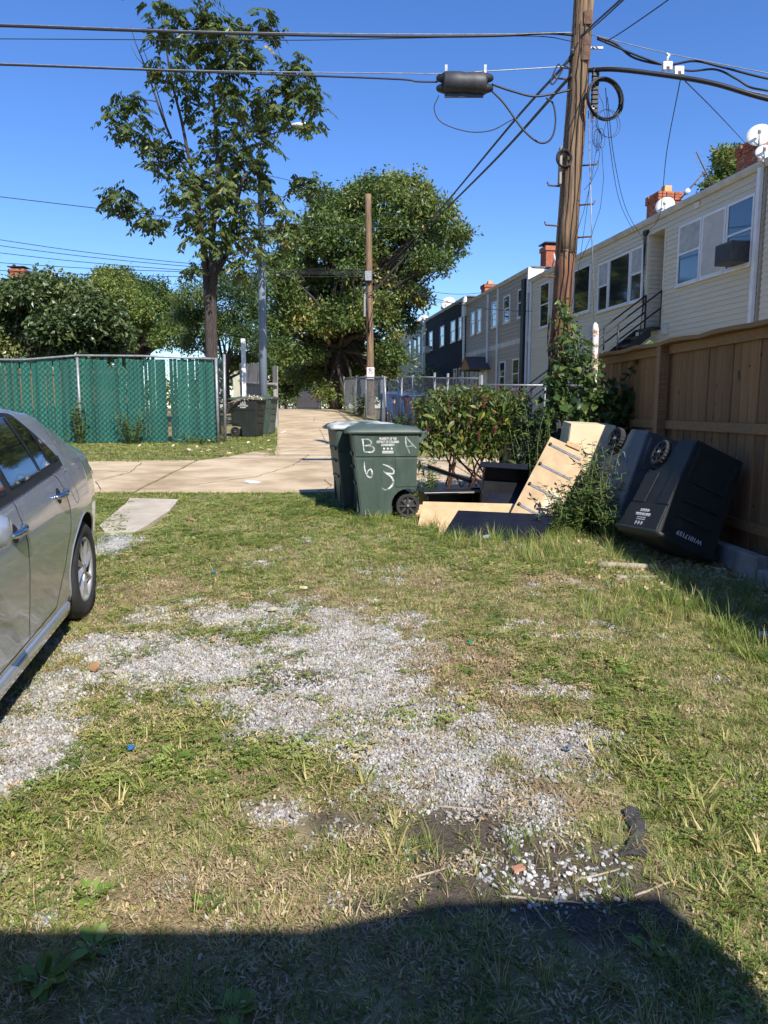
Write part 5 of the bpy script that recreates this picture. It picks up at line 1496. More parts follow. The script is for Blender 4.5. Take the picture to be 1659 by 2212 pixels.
leaf_object('crown', V, F3, np.clip(np.array(Rn), 0, 1), M['leaf_tree'], tr)

# ---- large dense tree behind the sign pole
def tree(name, label, base, lumps, n, ll, lw, m, trunk_r=.3, droop=.35, hollow=.5, limbs=True):
    r = tag(empty(name, base), label, 'tree')
    lump_crown(r, lumps, n, ll, lw, M[m], droop, hollow)
    mb = MB()
    top = Vector((sum(l[0] for l in lumps) / len(lumps), sum(l[1] for l in lumps) / len(lumps), 0)) - Vector((base[0], base[1], 0))
    zmax = max(l[2] for l in lumps) - base[2]
    fork = Vector((top.x * .3, top.y * .3, zmax * .35))
    mb.tube([Vector((0, 0, -.2)), fork * .5 + Vector((random.uniform(-.1, .1), 0, 0)), fork], [trunk_r, trunk_r * .8, trunk_r * .65], 10)
    for l in lumps:
        q = Vector(l[:3]) - Vector(base)
        mb.tube(limb_path(fork * random.uniform(.7, 1), q, .12, 6), [trunk_r * .42, trunk_r * .34, trunk_r * .26, trunk_r * .18, trunk_r * .1, trunk_r * .05], 6)
    mb.build('trunk', M['bark'], r)
    return r
def lumps_px(lst, Y, dy):
    out = []
    for u, v, rp in lst:
        q = P(u, v, Y + random.uniform(-dy, dy)); out.append((q.x, q.y, q.z, rp / F_PX * Y))
    return out
def sprigs(lumps, k):
    out = []
    for l in lumps:
        for i in range(k):
            d = Vector((random.gauss(0, 1), random.gauss(0, 1) - .5, random.gauss(.35, .8))).normalized()
            r = l[3] * random.uniform(.16, .34); q = Vector(l[:3]) + d * (l[3] + r * .35); out.append((q.x, q.y, q.z, r))
    return out
BY = 37.0
big = lumps_px([(830,440,50),(890,430,50),(760,450,50),(720,470,45),(940,470,45),(690,490,40),(985,510,28),(960,540,45),(900,510,60),(820,510,60),(740,540,60),(670,550,60),(620,590,50),(600,640,50),(655,640,60),(720,620,60),(790,600,60),(870,590,60),(930,580,35),(880,650,50),(860,710,45),(800,690,60),(730,700,60),(660,710,55),(610,700,50),(595,750,40),(660,770,40),(720,770,50),(780,760,50),(840,770,35),(700,820,35),(640,820,28),(760,810,35),(585,570,25),(640,520,30),(790,420,30),(850,405,28),(700,740,45),(820,800,28),(800,840,18),(730,842,26),(770,848,22),(700,850,18),(745,862,14)], BY, 2.6)
bt = P(722, 850, BY); tree('shade_tree', 'large dense green tree behind the sign pole', (bt.x, BY, base_z(BY)), [(l[0], l[1], l[2], l[3] * .86) for l in big] + sprigs(big, 3), 76000, .215, .105, 'leaf_big', trunk_r=.38, hollow=.66)
y1_ = lumps_px([(200,640,40),(245,625,40),(290,640,42),(330,650,40),(270,680,50),(330,700,48),(380,680,35),(210,700,45),(300,740,45),(370,740,40),(240,750,45),(180,670,25),(400,715,28),(230,605,22)], 44, 3)
q = P(290, 800, 44); tree('yellowing_tree', 'yellowish green tree behind the dark bush', (q.x, 44, base_z(44)), y1_ + sprigs(y1_, 3), 42000, .19, .09, 'leaf_yellowing', hollow=.6)
y2_ = lumps_px([(420,650,40),(450,700,45),(500,640,38),(530,680,42),(490,720,45),(540,740,40),(430,750,40),(545,620,30),(400,690,28),(470,600,24),(555,790,34),(520,790,34)], 31, 2)
q = P(490, 820, 31); tree('feathery_tree', 'pale feathery leaved tree beside the blue grey lamp pole', (q.x, 31, base_z(31)), y2_, 22000, .17, .05, 'leaf_feather', hollow=.35, trunk_r=.16)
y3_ = lumps_px([(600,800,28),(625,810,26),(645,790,28),(606,838,24),(590,770,26),(650,828,22),(628,846,14),(596,855,12)], 52, 1.5)
q = P(618, 860, 52); tree('small_tree', 'small light green tree at the end of the alley', (q.x, 52, base_z(52)), y3_, 12000, .24, .12, 'leaf_yellowing', hollow=.4, trunk_r=.12)
y4_ = lumps_px([(1560,340,14),(1575,355,18),(1590,340,14),(1580,380,20),(1545,390,14),(1595,365,14),(1530,405,10),(1560,400,16)], 40, 1)
q = P(1575, 500, 40); tree('far_tree', 'tree top showing above the cream house roof', (q.x, 40, base_z(40)), y4_, 5000, .22, .11, 'leaf_big', trunk_r=.2)
# behind everything: a wood closing the far end and the gaps low between the trees
for lab, lst, Y_, n_ in (('distant tree filling the gap left of the pale feathery tree', [(60,690,60),(150,700,60),(-60,680,70),(200,760,50),(100,760,60),(20,780,60)], 56, 9000),
                      ('distant tree seen under the crown of the large tree', [(560,800,40),(690,800,40),(740,820,36),(780,840,30),(660,840,24)], 74, 7000),
                      ('distant tree behind the chain-link fence and far tan house', [(850,800,40),(880,770,40),(830,830,30),(760,850,20),(900,800,24)], 60, 7000)):
    q = P(lst[0][0], 860, Y_); tree('distant_tree', lab, (q.x, Y_, base_z(Y_)), lumps_px(lst, Y_, 2), n_, .36, .18, 'leaf_big', trunk_r=.25, hollow=.4)
# ---- dark broad bush at the left
DB = 22.0
bl_ = lumps_px([(20,655,42),(70,645,40),(120,650,45),(170,660,42),(210,690,42),(240,720,36),(255,745,26),(190,740,45),(130,720,50),(70,710,55),(10,710,55),(40,760,45),(110,765,40),(170,770,40),(225,765,34),(-50,660,55),(-60,730,60),(95,612,22),(70,622,18),(150,618,16)], DB, 1.0)
q = P(100, 820, DB)
db = tag(empty('leafy_bush', (q.x, DB, base_z(DB))), 'dark broad leaved bush bulging over the green fence', 'bush')
lump_crown(db, bl_, 30000, .155, .09, M['leaf_dark'], droop=.75, hollow=.72, cluster=6)
mb = MB()
for l in bl_: mb.tube(limb_path((0, 0, 0), Vector(l[:3]) - db.location, .15, 6), [.06, .05, .04, .03, .02, .008], 5)
mb.build('trunk', M['bark'], db)

# far-off wood closing the view low behind everything
wd = empty('distant_wood', (0, 118, base_z(100)))
tag(wd, 'far-off wood closing the view low behind the fences and trees', kind='stuff')
lum = []
for k in range(150):
    x_ = random.uniform(-95, 60); h_ = random.uniform(2.5, 4.5)
    lum.append((x_, 118 + random.uniform(-6, 6), base_z(100) + random.uniform(.5, 6.5), h_))
lump_crown(wd, lum, 42000, .75, .42, M['leaf_big'], hollow=.5, cluster=6, name='foliage')
hb = empty('undergrowth', (-8, 70, base_z(70)))
tag(hb, 'dark undergrowth at the shaded end of the alley', kind='stuff')
lum = []
for k in range(34):
    x_ = random.uniform(-9.5, -5.6) if k % 3 == 0 else random.uniform(-4.6, 6); lum.append((x_, random.uniform(62, 74) if k % 3 == 0 else random.uniform(40, 66), base_z(60) + random.uniform(.2, 1.5), random.uniform(.6, 1.2)))
lump_crown(hb, lum, 9000, .26, .13, M['leaf_dark'], hollow=.4, cluster=6, name='foliage')

# ------------------------------------------------------------------ near shrubs, vine and weeds (large leaves are pieces)
def leaf_shape(name, prof, fold, curl, m, lobes=None):
    """prof: (t, halfwidth) along a leaf of length 1; folded along the midrib, curling at the tip"""
    V = []; Fc = []
    for t, w in prof:
        z = -curl * t * t
        V += [(t, -w, z + fold * w), (t, 0, z), (t, w, z + fold * w)]
    for i in range(len(prof) - 1):
        a = 3 * i; Fc += [(a, a+1, a+4, a+3), (a+1, a+2, a+5, a+4)]
    me = bpy.data.meshes.new(name); me.from_pydata(V, [], Fc); me.polygons.foreach_set('use_smooth', [True] * len(Fc)); me.materials.append(m)
    return me
M['poke_leaf'] = leaf_mat('pokeweed_leaf', [(0,(.050,.095,.02)), (.4,(.095,.155,.032)), (.75,(.16,.215,.05)), (.91,(.27,.29,.07)), (.98,(.42,.33,.06)), (1,(.33,.16,.05))], trans=.4, source='obj', rough=.4)
M['poke_mass'] = leaf_mat('pokeweed_mass_leaf', [(0,(.05,.085,.018)), (.5,(.10,.15,.03)), (.9,(.19,.22,.05)), (1,(.36,.28,.05))], trans=.4, rough=.4)
M['vine_leaf'] = leaf_mat('vine_leaf', [(0,(.028,.062,.016)), (.4,(.052,.10,.024)), (.75,(.10,.16,.038)), (1,(.19,.24,.06))], trans=.4, source='obj', rough=.42, spec=.5)
M['weed_leaf'] = leaf_mat('weed_leaf', [(0,(.035,.07,.016)), (.5,(.07,.125,.026)), (.85,(.125,.19,.045)), (1,(.24,.25,.08))], trans=.35)
M['rosette'] = leaf_mat('broad_weed_leaf', [(0,(.11,.19,.03)), (.5,(.18,.28,.05)), (1,(.27,.36,.09))], trans=.35, source='obj', rough=.4)
ln_prof = [(0, .004), (.12, .09), (.35, .18), (.6, .15), (.85, .06), (1, .003)]
PL = [leaf_shape('leaf', ln_prof, .35, c, M['poke_leaf']) for c in (.15, .35, .6)]
vl_prof = [(0, .05), (.04, .26), (.18, .43), (.30, .34), (.42, .46), (.58, .33), (.68, .30), (.85, .12), (1, .004)]
VL = [leaf_shape('leaf', vl_prof, f, c, M['vine_leaf']) for f, c in ((.25, .15), (.45, .3), (.1, .4))]
def place_leaf(me, parent, pos, dirv, roll, size):
    d = Vector(dirv).normalized()
    q = d.to_track_quat('X', 'Z')
    e = (q.to_matrix().to_4x4() @ Matrix.Rotation(roll, 4, 'X')).to_euler()
    return link('leaf', me, None, parent, loc=Vector(pos) - parent.location, rot=e, scale=(size, size, size))
def leafy(parent, blobs, n, Y0, dy, shapes, smin, smax, droop, face=.5):
    w = np.array([b[2] ** 2 * (b[3] if len(b) > 3 else 1) for b in blobs]); w = w / w.sum()
    for k in range(n):
        b = blobs[rng.choice(len(blobs), p=w)]
        a = random.uniform(0, 6.283); rr = b[2] * math.sqrt(random.random())
        q = P(b[0] + rr * math.cos(a), b[1] + rr * math.sin(a), Y0 + random.uniform(-dy, dy))
        d = Vector((random.gauss(0, .8), random.gauss(-face, .6), random.gauss(-droop, .45)))
        place_leaf(random.choice(shapes), parent, q, d, random.gauss(0, .5), random.uniform(smin, smax))
def spray(parent, blobs, n, Y0, dy, m, ll, lw, droop, name='foliage'):
    w = np.array([b[2] ** 2 for b in blobs]); w = w / w.sum()
    pick = rng.choice(len(blobs), n, p=w)
    c = []
    for k in pick:
        b = blobs[k]; a = random.uniform(0, 6.283); rr = b[2] * math.sqrt(random.random())
        c.append(list(P(b[0] + rr * math.cos(a), b[1] + rr * math.sin(a), Y0 + random.uniform(-dy, dy))))
    c = np.array(c) - np.array(parent.location)
    d = rng.normal(0, .8, (n, 3)); d[:, 2] -= droop
    nn = rng.normal(0, .5, (n, 3)); nn[:, 2] += 1
    V, F3 = leaves_np(c, d, nn, ll * rng.uniform(.6, 1.3, n), lw * rng.uniform(.6, 1.3, n))
    return leaf_object(name, V, F3, rng.random(n), M[m], parent, kind='stuff')
# red berried shrub
sq = P(1000, 960, 9.35)
sh = tag(empty('berry_shrub', (sq.x, 9.35, ground_z(sq.x, 9.35))), 'sprawling shrub with yellowing leaves and dark red berries behind the bins', 'shrub')
poke = [(905,872,16), (1000,846,14), (1052,850,16), (1126,862,18), (940,880,40), (985,865,35), (1030,870,40), (1080,875,40), (1115,890,30), (925,915,30), (970,915,40), (1020,920,45), (1070,920,45), (1110,930,30), (915,950,24,.9), (950,955,26,.8), (1000,955,35,.7), (1055,955,36,.9), (1095,965,30,.9), (925,985,24,.7), (985,985,30,.45), (1040,990,30,.7), (1085,1000,28,.8), (910,1015,22,.8), (960,1010,24,.4)]
leafy(sh, poke, 298, 9.30, .32, PL, .085, .15, .55, .35)
spray(sh, [b[:3] for b in poke[:18]], 5200, 9.45, .38, 'poke_mass', .085, .034, .5)
mb = MB()
for k in range(16):
    u0 = random.uniform(930, 1110); e = random.choice(poke[:13])
    a = P(u0, 1040, 9.45); a.z = ground_z(a.x, 9.45); b = P(e[0] + random.uniform(-20, 20), e[1], 9.4)
    mb.tube([q - sh.location for q in limb_path(a, b, .18, 7)], [.014, .013, .012, .010, .008, .006, .004], 5)
mb.build('stems', M['red_stem'], sh)
for k in range(26):
    e = random.choice(poke[:14]); q = P(e[0] + random.uniform(-30, 30), e[1] + random.uniform(-28, 20), 9.1 + random.uniform(-.1, .3)) - sh.location
    mb = MB()
    for j in range(22):
        t = j / 22; a = j * 2.4; r_ = .013 * (1 - .6 * t)
        mb.lathe([(.0005, -.006), (.0055, -.002), (.0055, .002), (.0005, .006)], 5, 'z', Matrix.Translation(q + Vector((r_ * math.cos(a), r_ * math.sin(a), -.11 * t))))
    mb.tube([q + Vector((0, 0, .02)), q + Vector((.003, 0, -.11))], .0025, 4)
    mb.build('berry_cluster', M['berry'], sh)
# climbing vine
vq = P(1265, 905, 8.95)
vn = tag(empty('climbing_vine', (vq.x, 8.95, ground_z(vq.x, 8.95))), 'broad leaved vine climbing the leaning utility pole', 'vine')
vb = [(1175,860,18), (1345,890,24), (1165,915,22), (1216,662,14), (1228,690,20), (1204,690,12), (1236,722,24), (1216,745,24), (1250,760,32), (1222,790,34), (1275,795,30), (1195,825,24), (1240,835,42), (1290,840,36), (1205,870,30), (1265,880,42), (1320,868,26), (1180,900,24), (1230,910,34), (1300,900,30)]
leafy(vn, vb, 270, 8.95, .30, VL, .065, .125, .45, .6)
spray(vn, vb[3:], 2600, 9.05, .32, 'weed_leaf', .06, .035, .4)
mb = MB()
for pts in (((1268,900),(1262,840),(1250,780),(1238,720),(1222,665)), ((1262,900),(1230,850),(1210,790),(1202,740)), ((1275,900),(1300,860),(1320,840)), ((1255,905),(1240,860),(1250,800))):
    mb.tube([q - vn.location for q in catmull([P(u, v, 8.9) for u, v in pts], 4)], .009, 5)
mb.tube([P(1269, 900, 8.95) - vn.location, Vector((0, 0, .0))], .012, 5)
mb.build('stems', M['green_stem'], vn)
mb = MB()
for k, pts in enumerate((((1195,760),(1215,790),(1225,830)), ((1190,730),(1186,770),(1205,800),(1228,815)), ((1188,680),(1184,740),(1196,780)))):
    mb.tube([q - vn.location for q in catmull([P(u, v, 9.12) for u, v in pts], 5)], .012, 5)
mb.build('woody_runners', M['bark'], vn)
v2q = P(1370, 900, 9.0)
v2 = tag(empty('climbing_vine', (v2q.x, 9.0, ground_z(v2q.x, 9.0))), 'dark vine shoots reaching up against the wooden fence', 'vine')
vb2 = [(1340,835,24), (1362,802,16), (1378,772,14), (1390,748,12), (1402,738,10), (1335,870,32), (1370,868,28), (1398,850,14), (1330,905,34), (1375,905,30), (1395,862,12), (1310,850,26)]
leafy(v2, vb2, 170, 8.85, .14, VL, .07, .125, .3, .6)
mb = MB()
for pts in (((1335,910),(1345,850),(1366,800),(1385,755),(1405,735)), ((1340,905),(1370,872),(1400,850))):
    mb.tube([q - v2.location for q in catmull([P(u, v, 8.9) for u, v in pts], 4)], .007, 5)
mb.tube([P(1337, 908, 8.9) - v2.location, Vector((0, 0, 0))], .010, 5)
mb.build('stems', M['green_stem'], v2)
# weeds
def weed(label, base, h, nst, spread, nl, ll, lw, m='weed_leaf', lean=(0, 0)):
    o = tag(empty('tall_weed', (base[0], base[1], ground_z(base[0], base[1]))), label, 'weed', 'tall weeds around the bins')
    mb = MB(); c, d, nn = [], [], []
    for k in range(nst):
        a = random.uniform(0, 6.283); r0 = spread * .45 * math.sqrt(random.random())
        p0 = Vector((r0 * math.cos(a), r0 * math.sin(a), -.02)); hh = h * random.uniform(.55, 1.1)
        p1 = p0 + Vector((math.cos(a) * spread * random.uniform(.1, .9) + lean[0] * hh, math.sin(a) * spread * random.uniform(.1, .9) + lean[1] * hh, hh))
        path = limb_path(p0, p1, .10, 6); mb.tube(path, [.006, .0055, .005, .004, .003, .002], 4)
        for j in range(nl):
            t = .12 + .88 * (j + random.random()) / nl
            i = min(4, int(t * 5)); q = path[i].lerp(path[i + 1], t * 5 - i)
            az = j * 2.4 + random.uniform(-.5, .5)
            c.append(list(q)); d.append([math.cos(az), math.sin(az), random.uniform(-.35, .5)]); nn.append([random.gauss(0, .3), random.gauss(0, .3), 1])
    mb.build('stems', M['green_stem'], o)
    n = len(c)
    V, F3 = leaves_np(np.array(c), np.array(d), np.array(nn), ll * rng.uniform(.6, 1.25, n), lw * rng.uniform(.7, 1.2, n))
    leaf_object('foliage', V, F3, np.clip(rng.normal(.5, .25, n), 0, 1), M[m], o)
    return o
def gx(u, v): 
    g = G(u, v); return (g.x, g.y)
weed('dense narrow leaved weeds between the berry shrub and the beige bin', (P(1150, 900, 9.0).x, 9.0), 1.15, 26, .30, 26, .085, .022)
weed('tall feathery weed rising under the vine left of the beige bin', (P(1185, 900, 8.85).x, 8.85), 1.25, 22, .26, 26, .09, .024)
weed('low leafy weeds hiding the foot of the beige bin', gx(1215, 1130), .42, 26, .28, 18, .075, .028)
weed('leafy weeds spilling beside the leaning particle board', gx(1255, 1120), .55, 26, .30, 20, .08, .03)
weed('green weeds in front of the grey tipped bin', gx(1290, 1150), .62, 28, .30, 22, .085, .03)
weed('upright weeds between the particle board and the grey tipped bin', (P(1310, 1020, 7.55).x, 7.55), .85, 24, .25, 24, .085, .028)
weed('short weeds at the end of the black board', gx(1190, 1155), .30, 18, .22, 14, .06, .022)
weed('leafy weed at the edge of the clay dirt', gx(1330, 1172), .38, 16, .22, 16, .07, .026)
weed('weeds under the berry shrub beside the dark green bin', (P(915, 1040, 9.1).x, 9.1), .55, 22, .25, 18, .07, .028)
weed('weeds climbing the chain-link fence behind the black box', (P(1075, 1000, 9.6).x, 9.6), .7, 20, .35, 16, .08, .03)
weed('weeds at the foot of the alley fence near the sign pole', (P(775, 880, 29).x, 29.0), .9, 20, .5, 20, .16, .06)
weed('weeds at the foot of the gate', (P(880, 880, 22).x, 22.2), .5, 20, .6, 16, .12, .05)
weed('broken weed clump growing through the green fence', (P(288, 900, 17.3).x, 17.2), .75, 22, .30, 18, .10, .04)
weed('weedy vine up the green fence post', (-7.05, 17.30), 1.0, 14, .14, 16, .09, .05)
weed('low weeds at the foot of the green fence near the car', (-7.9, 17.2), .30, 26, .7, 14, .08, .035)
weed('low weeds at the foot of the green fence end', (-4.3, 17.3), .25, 20, .5, 14, .08, .035)
weed('tangled weeds against the beige bin side', (P(1290, 1010, 7.9).x, 7.9), .9, 26, .28, 24, .08, .028)
weed('weeds creeping over the foot of the grey tipped bin', gx(1345, 1158), .5, 24, .26, 18, .075, .028)
weed('bushy weeds before the particle board end', gx(1235, 1150), .5, 28, .30, 20, .075, .028)
# broad leaved rosettes in the grass
RL = [leaf_shape('leaf', [(0, .03), (.10, .05), (.25, .16), (.42, .19), (.6, .24), (.78, .19), (.92, .10), (1, .01)], f, c, M['rosette']) for f, c in ((.2, .1), (.5, .35), (.35, .6), (.1, -.2))]
def rosette(label, u, v, r, n, up=.5):
    g = G(u, v); z = ground_z(g.x, g.y)
    o = tag(empty('broadleaf_weed', (g.x, g.y, z)), label, 'weed', 'broadleaf weeds in the grass')
    for k in range(n):
        a = 2.4 * k + random.uniform(-.3, .3); t = k / n
        d = Vector((math.cos(a), math.sin(a), up * (.35 + t) * random.uniform(.6, 1.4)))
        place_leaf(random.choice(RL), o, Vector((g.x, g.y, z + .01)) + Vector((math.cos(a), math.sin(a), 0)) * .012, d, random.gauss(0, .25), r * random.uniform(.65, 1.1))
    return o
rosette('broadleaf weed on the gravel near the blue scrap', 370, 1645, 0.070, 15, 0.32)
rosette('tall leafed broadleaf weed in the sunny grass at the lower left', 195, 1935, 0.062, 14, 0.63)
rosette('small broadleaf weed in the short grass left of centre', 450, 1960, 0.047, 11, 0.42)
rosette('broadleaf weed in the green grass on the right', 1335, 1447, 0.074, 15, 0.28)
rosette('broadleaf weed half in the house shadow at the left', 205, 2050, 0.065, 13, 0.49)
rosette('large broadleaf weed deep in the house shadow at the lower left corner', 90, 2120, 0.074, 15, 0.49)
rosette('broadleaf weed in the shadow at the bottom edge', 500, 2190, 0.059, 12, 0.42)
rosette('broadleaf weed in the shadow at the lower right', 1400, 2060, 0.050, 11, 0.42)
rosette('leafy weed by the fence shadow at the right edge', 1640, 1430, 0.070, 17, 0.49)

# ------------------------------------------------------------------ wheeled bins
def text_mesh(s, size, ext=.0012, align='CENTER'):
    cu = bpy.data.curves.new('lettering', 'FONT'); cu.body = s; cu.size = size; cu.align_x = align; cu.extrude = ext; cu.offset = .0008
    o = bpy.data.objects.new('lettering', cu); C.objects.link(o)
    dg = bpy.context.evaluated_depsgraph_get(); dg.update()
    me = bpy.data.meshes.new_from_object(o.evaluated_get(dg))
    bpy.data.objects.remove(o); bpy.data.curves.remove(cu)
    me.materials.clear()
    return me
BH = .955
def bw(z): return .252 + .055 * z / BH
def fx(z): return -.275 - .10 * z / BH
wcx, wcz, wr_ = .245, .145, .145
prof = [(fx(0), 0.0), (.045, 0.0)]
for k in range(9):
    a = math.radians(200 - k * 19); prof.append((wcx + .178 * math.cos(a), wcz + .178 * math.sin(a)))
prof += [(.335, .30), (.365, BH), (fx(BH), BH)]
n = len(prof)
mb = MB(); mb.add([(x, -bw(z), z) for x, z in prof] + [(x, bw(z), z) for x, z in prof], [tuple(range(n)), tuple(reversed(range(n, 2 * n)))] + [(i, i + n, (i + 1) % n + n, (i + 1) % n) for i in range(n)])
BODY = recalc(mb.mesh('body'))
def side_panel(x0, x1, z0, z1, s, t=.007):
    """raised panel on one side"""
    mb = MB()
    if True:
        xa0, xa1 = (x0 if x0 is not None else fx(z0) + .012), (x0 if x0 is not None else fx(z1) + .012)
        q = [(xa0, z0), (x1, z0), (x1, z1), (xa1, z1)]
        inn = [(x, s * (bw(z) - .004), z) for x, z in q]; out = [(x, s * (bw(z) + t), z) for x, z in q]
        mb.add(inn + out, [(0,1,2,3), (4,7,6,5), (0,4,5,1), (1,5,6,2), (2,6,7,3), (3,7,4,0)])
    return recalc(mb.mesh('side_panel'))
PANELS = [f for s_ in (-1, 1) for f in (side_panel(None, -.135, .03, .665, s_), side_panel(.105, .345, .345, .665, s_), side_panel(None, .362, .685, .94, s_, .010))]
mb = MB()                                               # rim flange, handle lugs and front lift bar
mb.box(fx(BH) - .018, .372, -.325, .325, .925, .952)
for s in (-1, 1): mb.add([(.34, s*.30, .80), (.34, s*.24, .80), (.34, s*.24, .95), (.34, s*.30, .95), (.455, s*.30, .90), (.455, s*.24, .90), (.455, s*.24, .965), (.455, s*.30, .965)], [(0,1,2,3), (7,6,5,4), (0,4,5,1), (1,5,6,2), (2,6,7,3), (3,7,4,0)])
RIM = recalc(mb.mesh('rim'))
mb = MB(); mb.tube([(.445, -.30, .935), (.445, .30, .935)], .017, 10); HANDLE = mb.mesh('handle')
mb = MB(); mb.box(fx(.5) - .006, fx(.5) + .03, -.19, .19, .36, .39); mb.box(fx(.7) - .02, fx(.7) + .05, -.20, .20, .69, .73); mb.tube([(fx(.6) - .012, -.18, .56), (fx(.6) - .012, .18, .56)], .014, 8)
for s in (-1, 1): mb.box(fx(.35) - .004, fx(.35) + .05, s * .20 - .02, s * .20 + .02, .06, .72)
FRONT = recalc(mb.mesh('lift_bar'))
def lid_mesh():
    nx, ny = 20, 16
    V = []; Fc = []
    for i in range(nx + 1):
        for j in range(ny + 1):
            a = -1 + 2 * i / nx; b = -1 + 2 * j / ny
            x = -.018 + .415 * a; y = .338 * b * (1 - .05 * max(0, -a) ** 3)
            e = (1 - abs(a) ** 7) * (1 - abs(b) ** 7)
            z = .965 + .032 * e ** .4 + .028 * (1 - b * b) * (1 - .5 * a * a)
            if abs(b) < .52 and -.75 < a < .55: z += .010
            V.append((x, y, z))
    w = ny + 1
    for i in range(nx):
        for j in range(ny):
            k = i * w + j; Fc.append((k, k + w, k + w + 1, k + 1))
    # skirt
    ring = [j for j in range(ny + 1)] + [i * w + ny for i in range(1, nx + 1)] + [nx * w + j for j in range(ny - 1, -1, -1)] + [i * w for i in range(nx - 1, 0, -1)]
    b0 = len(V)
    for r in ring: V.append((V[r][0] * 1.012, V[r][1] * 1.012, .935))
    m_ = len(ring)
    for k in range(m_): Fc.append((ring[k], ring[(k + 1) % m_], b0 + (k + 1) % m_, b0 + k))
    b1 = len(V)
    for r in ring: V.append((V[r][0] * .97, V[r][1] * .97, .935))
    for k in range(m_): Fc.append((b0 + k, b0 + (k + 1) % m_, b1 + (k + 1) % m_, b1 + k))
    me = bpy.data.meshes.new('lid'); me.from_pydata(V, [], Fc); me.polygons.foreach_set('use_smooth', [True] * len(Fc)); recalc(me)
    return me
LID = lid_mesh()
mb = MB(); NT = 44
pr_ = [(.105, -.03), (.132, -.034), (.145, -.024), (.145, .024), (.132, .034), (.105, .03)]
for i, (r, h) in enumerate(pr_):
    for k in range(NT):
        a = 2 * math.pi * k / NT; rr = r - (.008 if (k % 2 and i in (2, 3)) else 0)
        mb.v.append((rr * math.cos(a), h, rr * math.sin(a)))
for i in range(len(pr_)):
    i2 = (i + 1) % len(pr_)
    for k in range(NT):
        k2 = (k + 1) % NT; mb.f.append((i*NT+k, i*NT+k2, i2*NT+k2, i2*NT+k)); mb.sm.append(False)
TYRE = recalc(mb.mesh('tyre'))
mb = MB(); mb.lathe([(.001, -.006), (.106, -.006), (.106, .006), (.001, .006)], 28, 'y')
for k in range(8):
    R_ = Matrix.Rotation(2 * math.pi * k / 8, 4, 'Y')
    mb.box(.02, .104, -.026, .026, -.011, .011, R_)
mb.lathe([(.001, -.036), (.028, -.036), (.03, -.02), (.03, .02), (.028, .036), (.001, .036)], 16, 'y')
RIMW = recalc(mb.mesh('wheel_rim'))
mb = MB(); mb.lathe([(.001, -.045), (.012, -.045), (.014, -.03)], 10, 'y'); mb.lathe([(.001, .045), (.012, .045), (.014, .03)], 10, 'y'); CAPW = recalc(mb.mesh('axle_cap'))
mb = MB(); mb.tube([(wcx, -.24, wcz), (wcx, .24, wcz)], .011, 8); AXLE = mb.mesh('axle')
for m_, k_ in ((TYRE, 'tyre'), (RIMW, 'bin_rim'), (CAPW, 'galv'), (AXLE, 'galv')): m_.materials.append(M[k_])
TM = {}
def tm(s, size, ext=.0012):
    k = (s, size, ext)
    if k not in TM: TM[k] = text_mesh(s, size, ext)
    return TM[k].copy()
def star_mesh(cx, cz, r, mb):
    pts = [((r if k % 2 == 0 else r * .40) * math.sin(k * math.pi / 5), (r if k % 2 == 0 else r * .40) * math.cos(k * math.pi / 5)) for k in range(10)]
    mb.add([(cx, cz, .0012)] + [(cx + x, cz + y, .0012) for x, y in pts] + [(cx + x, cz + y, -.001) for x, y in pts],
           [(0, (k + 1) % 10 + 1, k + 1) for k in range(10)] + [(k + 1, (k + 1) % 10 + 1, (k + 1) % 10 + 11, k + 11) for k in range(10)])
def decals(root, style, side):
    """lettering on one side (-1 faces local -y)"""
    ang = math.radians(90 + 3.3)
    def put(me, x, z, name='lettering', m='stencil', off=.0125):
        o = link(name, me, M[m] if m else None, root)
        if name == 'lettering': o.scale = (.62, 1, 1)
        if side < 0: o.location = (x, -(bw(z) + off), z); o.rotation_euler = (ang, 0, 0)
        else: o.location = (x, (bw(z) + off), z); o.rotation_euler = (ang, 0, math.pi)
        return o
    mb = MB()
    if style == 'A':
        put(tm('PROPERTY OF THE', .036), .02, .868); put(tm('DISTRICT OF COLUMBIA', .036), .02, .834); put(tm('GOVERNMENT', .036), .02, .800)
        for k in (-1, 0, 1): star_mesh(k * .042, 0, .018, mb)
        mb.box(-.062, .062, -.034, -.025, -.001, .0012); mb.box(-.062, .062, -.051, -.042, -.001, .0012)
        put(mb.mesh('emblem'), .02, .772, 'emblem')
        put(tm('toter', .085, .002), .03, .60, 'embossed_name', None, off=.0002)
    else:
        for k in (-1, 0, 1): star_mesh(k * .055, 0, .024, mb)
        mb.box(-.078, .078, -.044, -.034, -.001, .0012); mb.box(-.078, .078, -.064, -.054, -.001, .0012)
        put(mb.mesh('emblem'), .0, .885, 'emblem')
        put(tm('DISTRICT OF COLUMBIA', .040), .0, .780); put(tm('GOVERNMENT', .040), .0, .738)
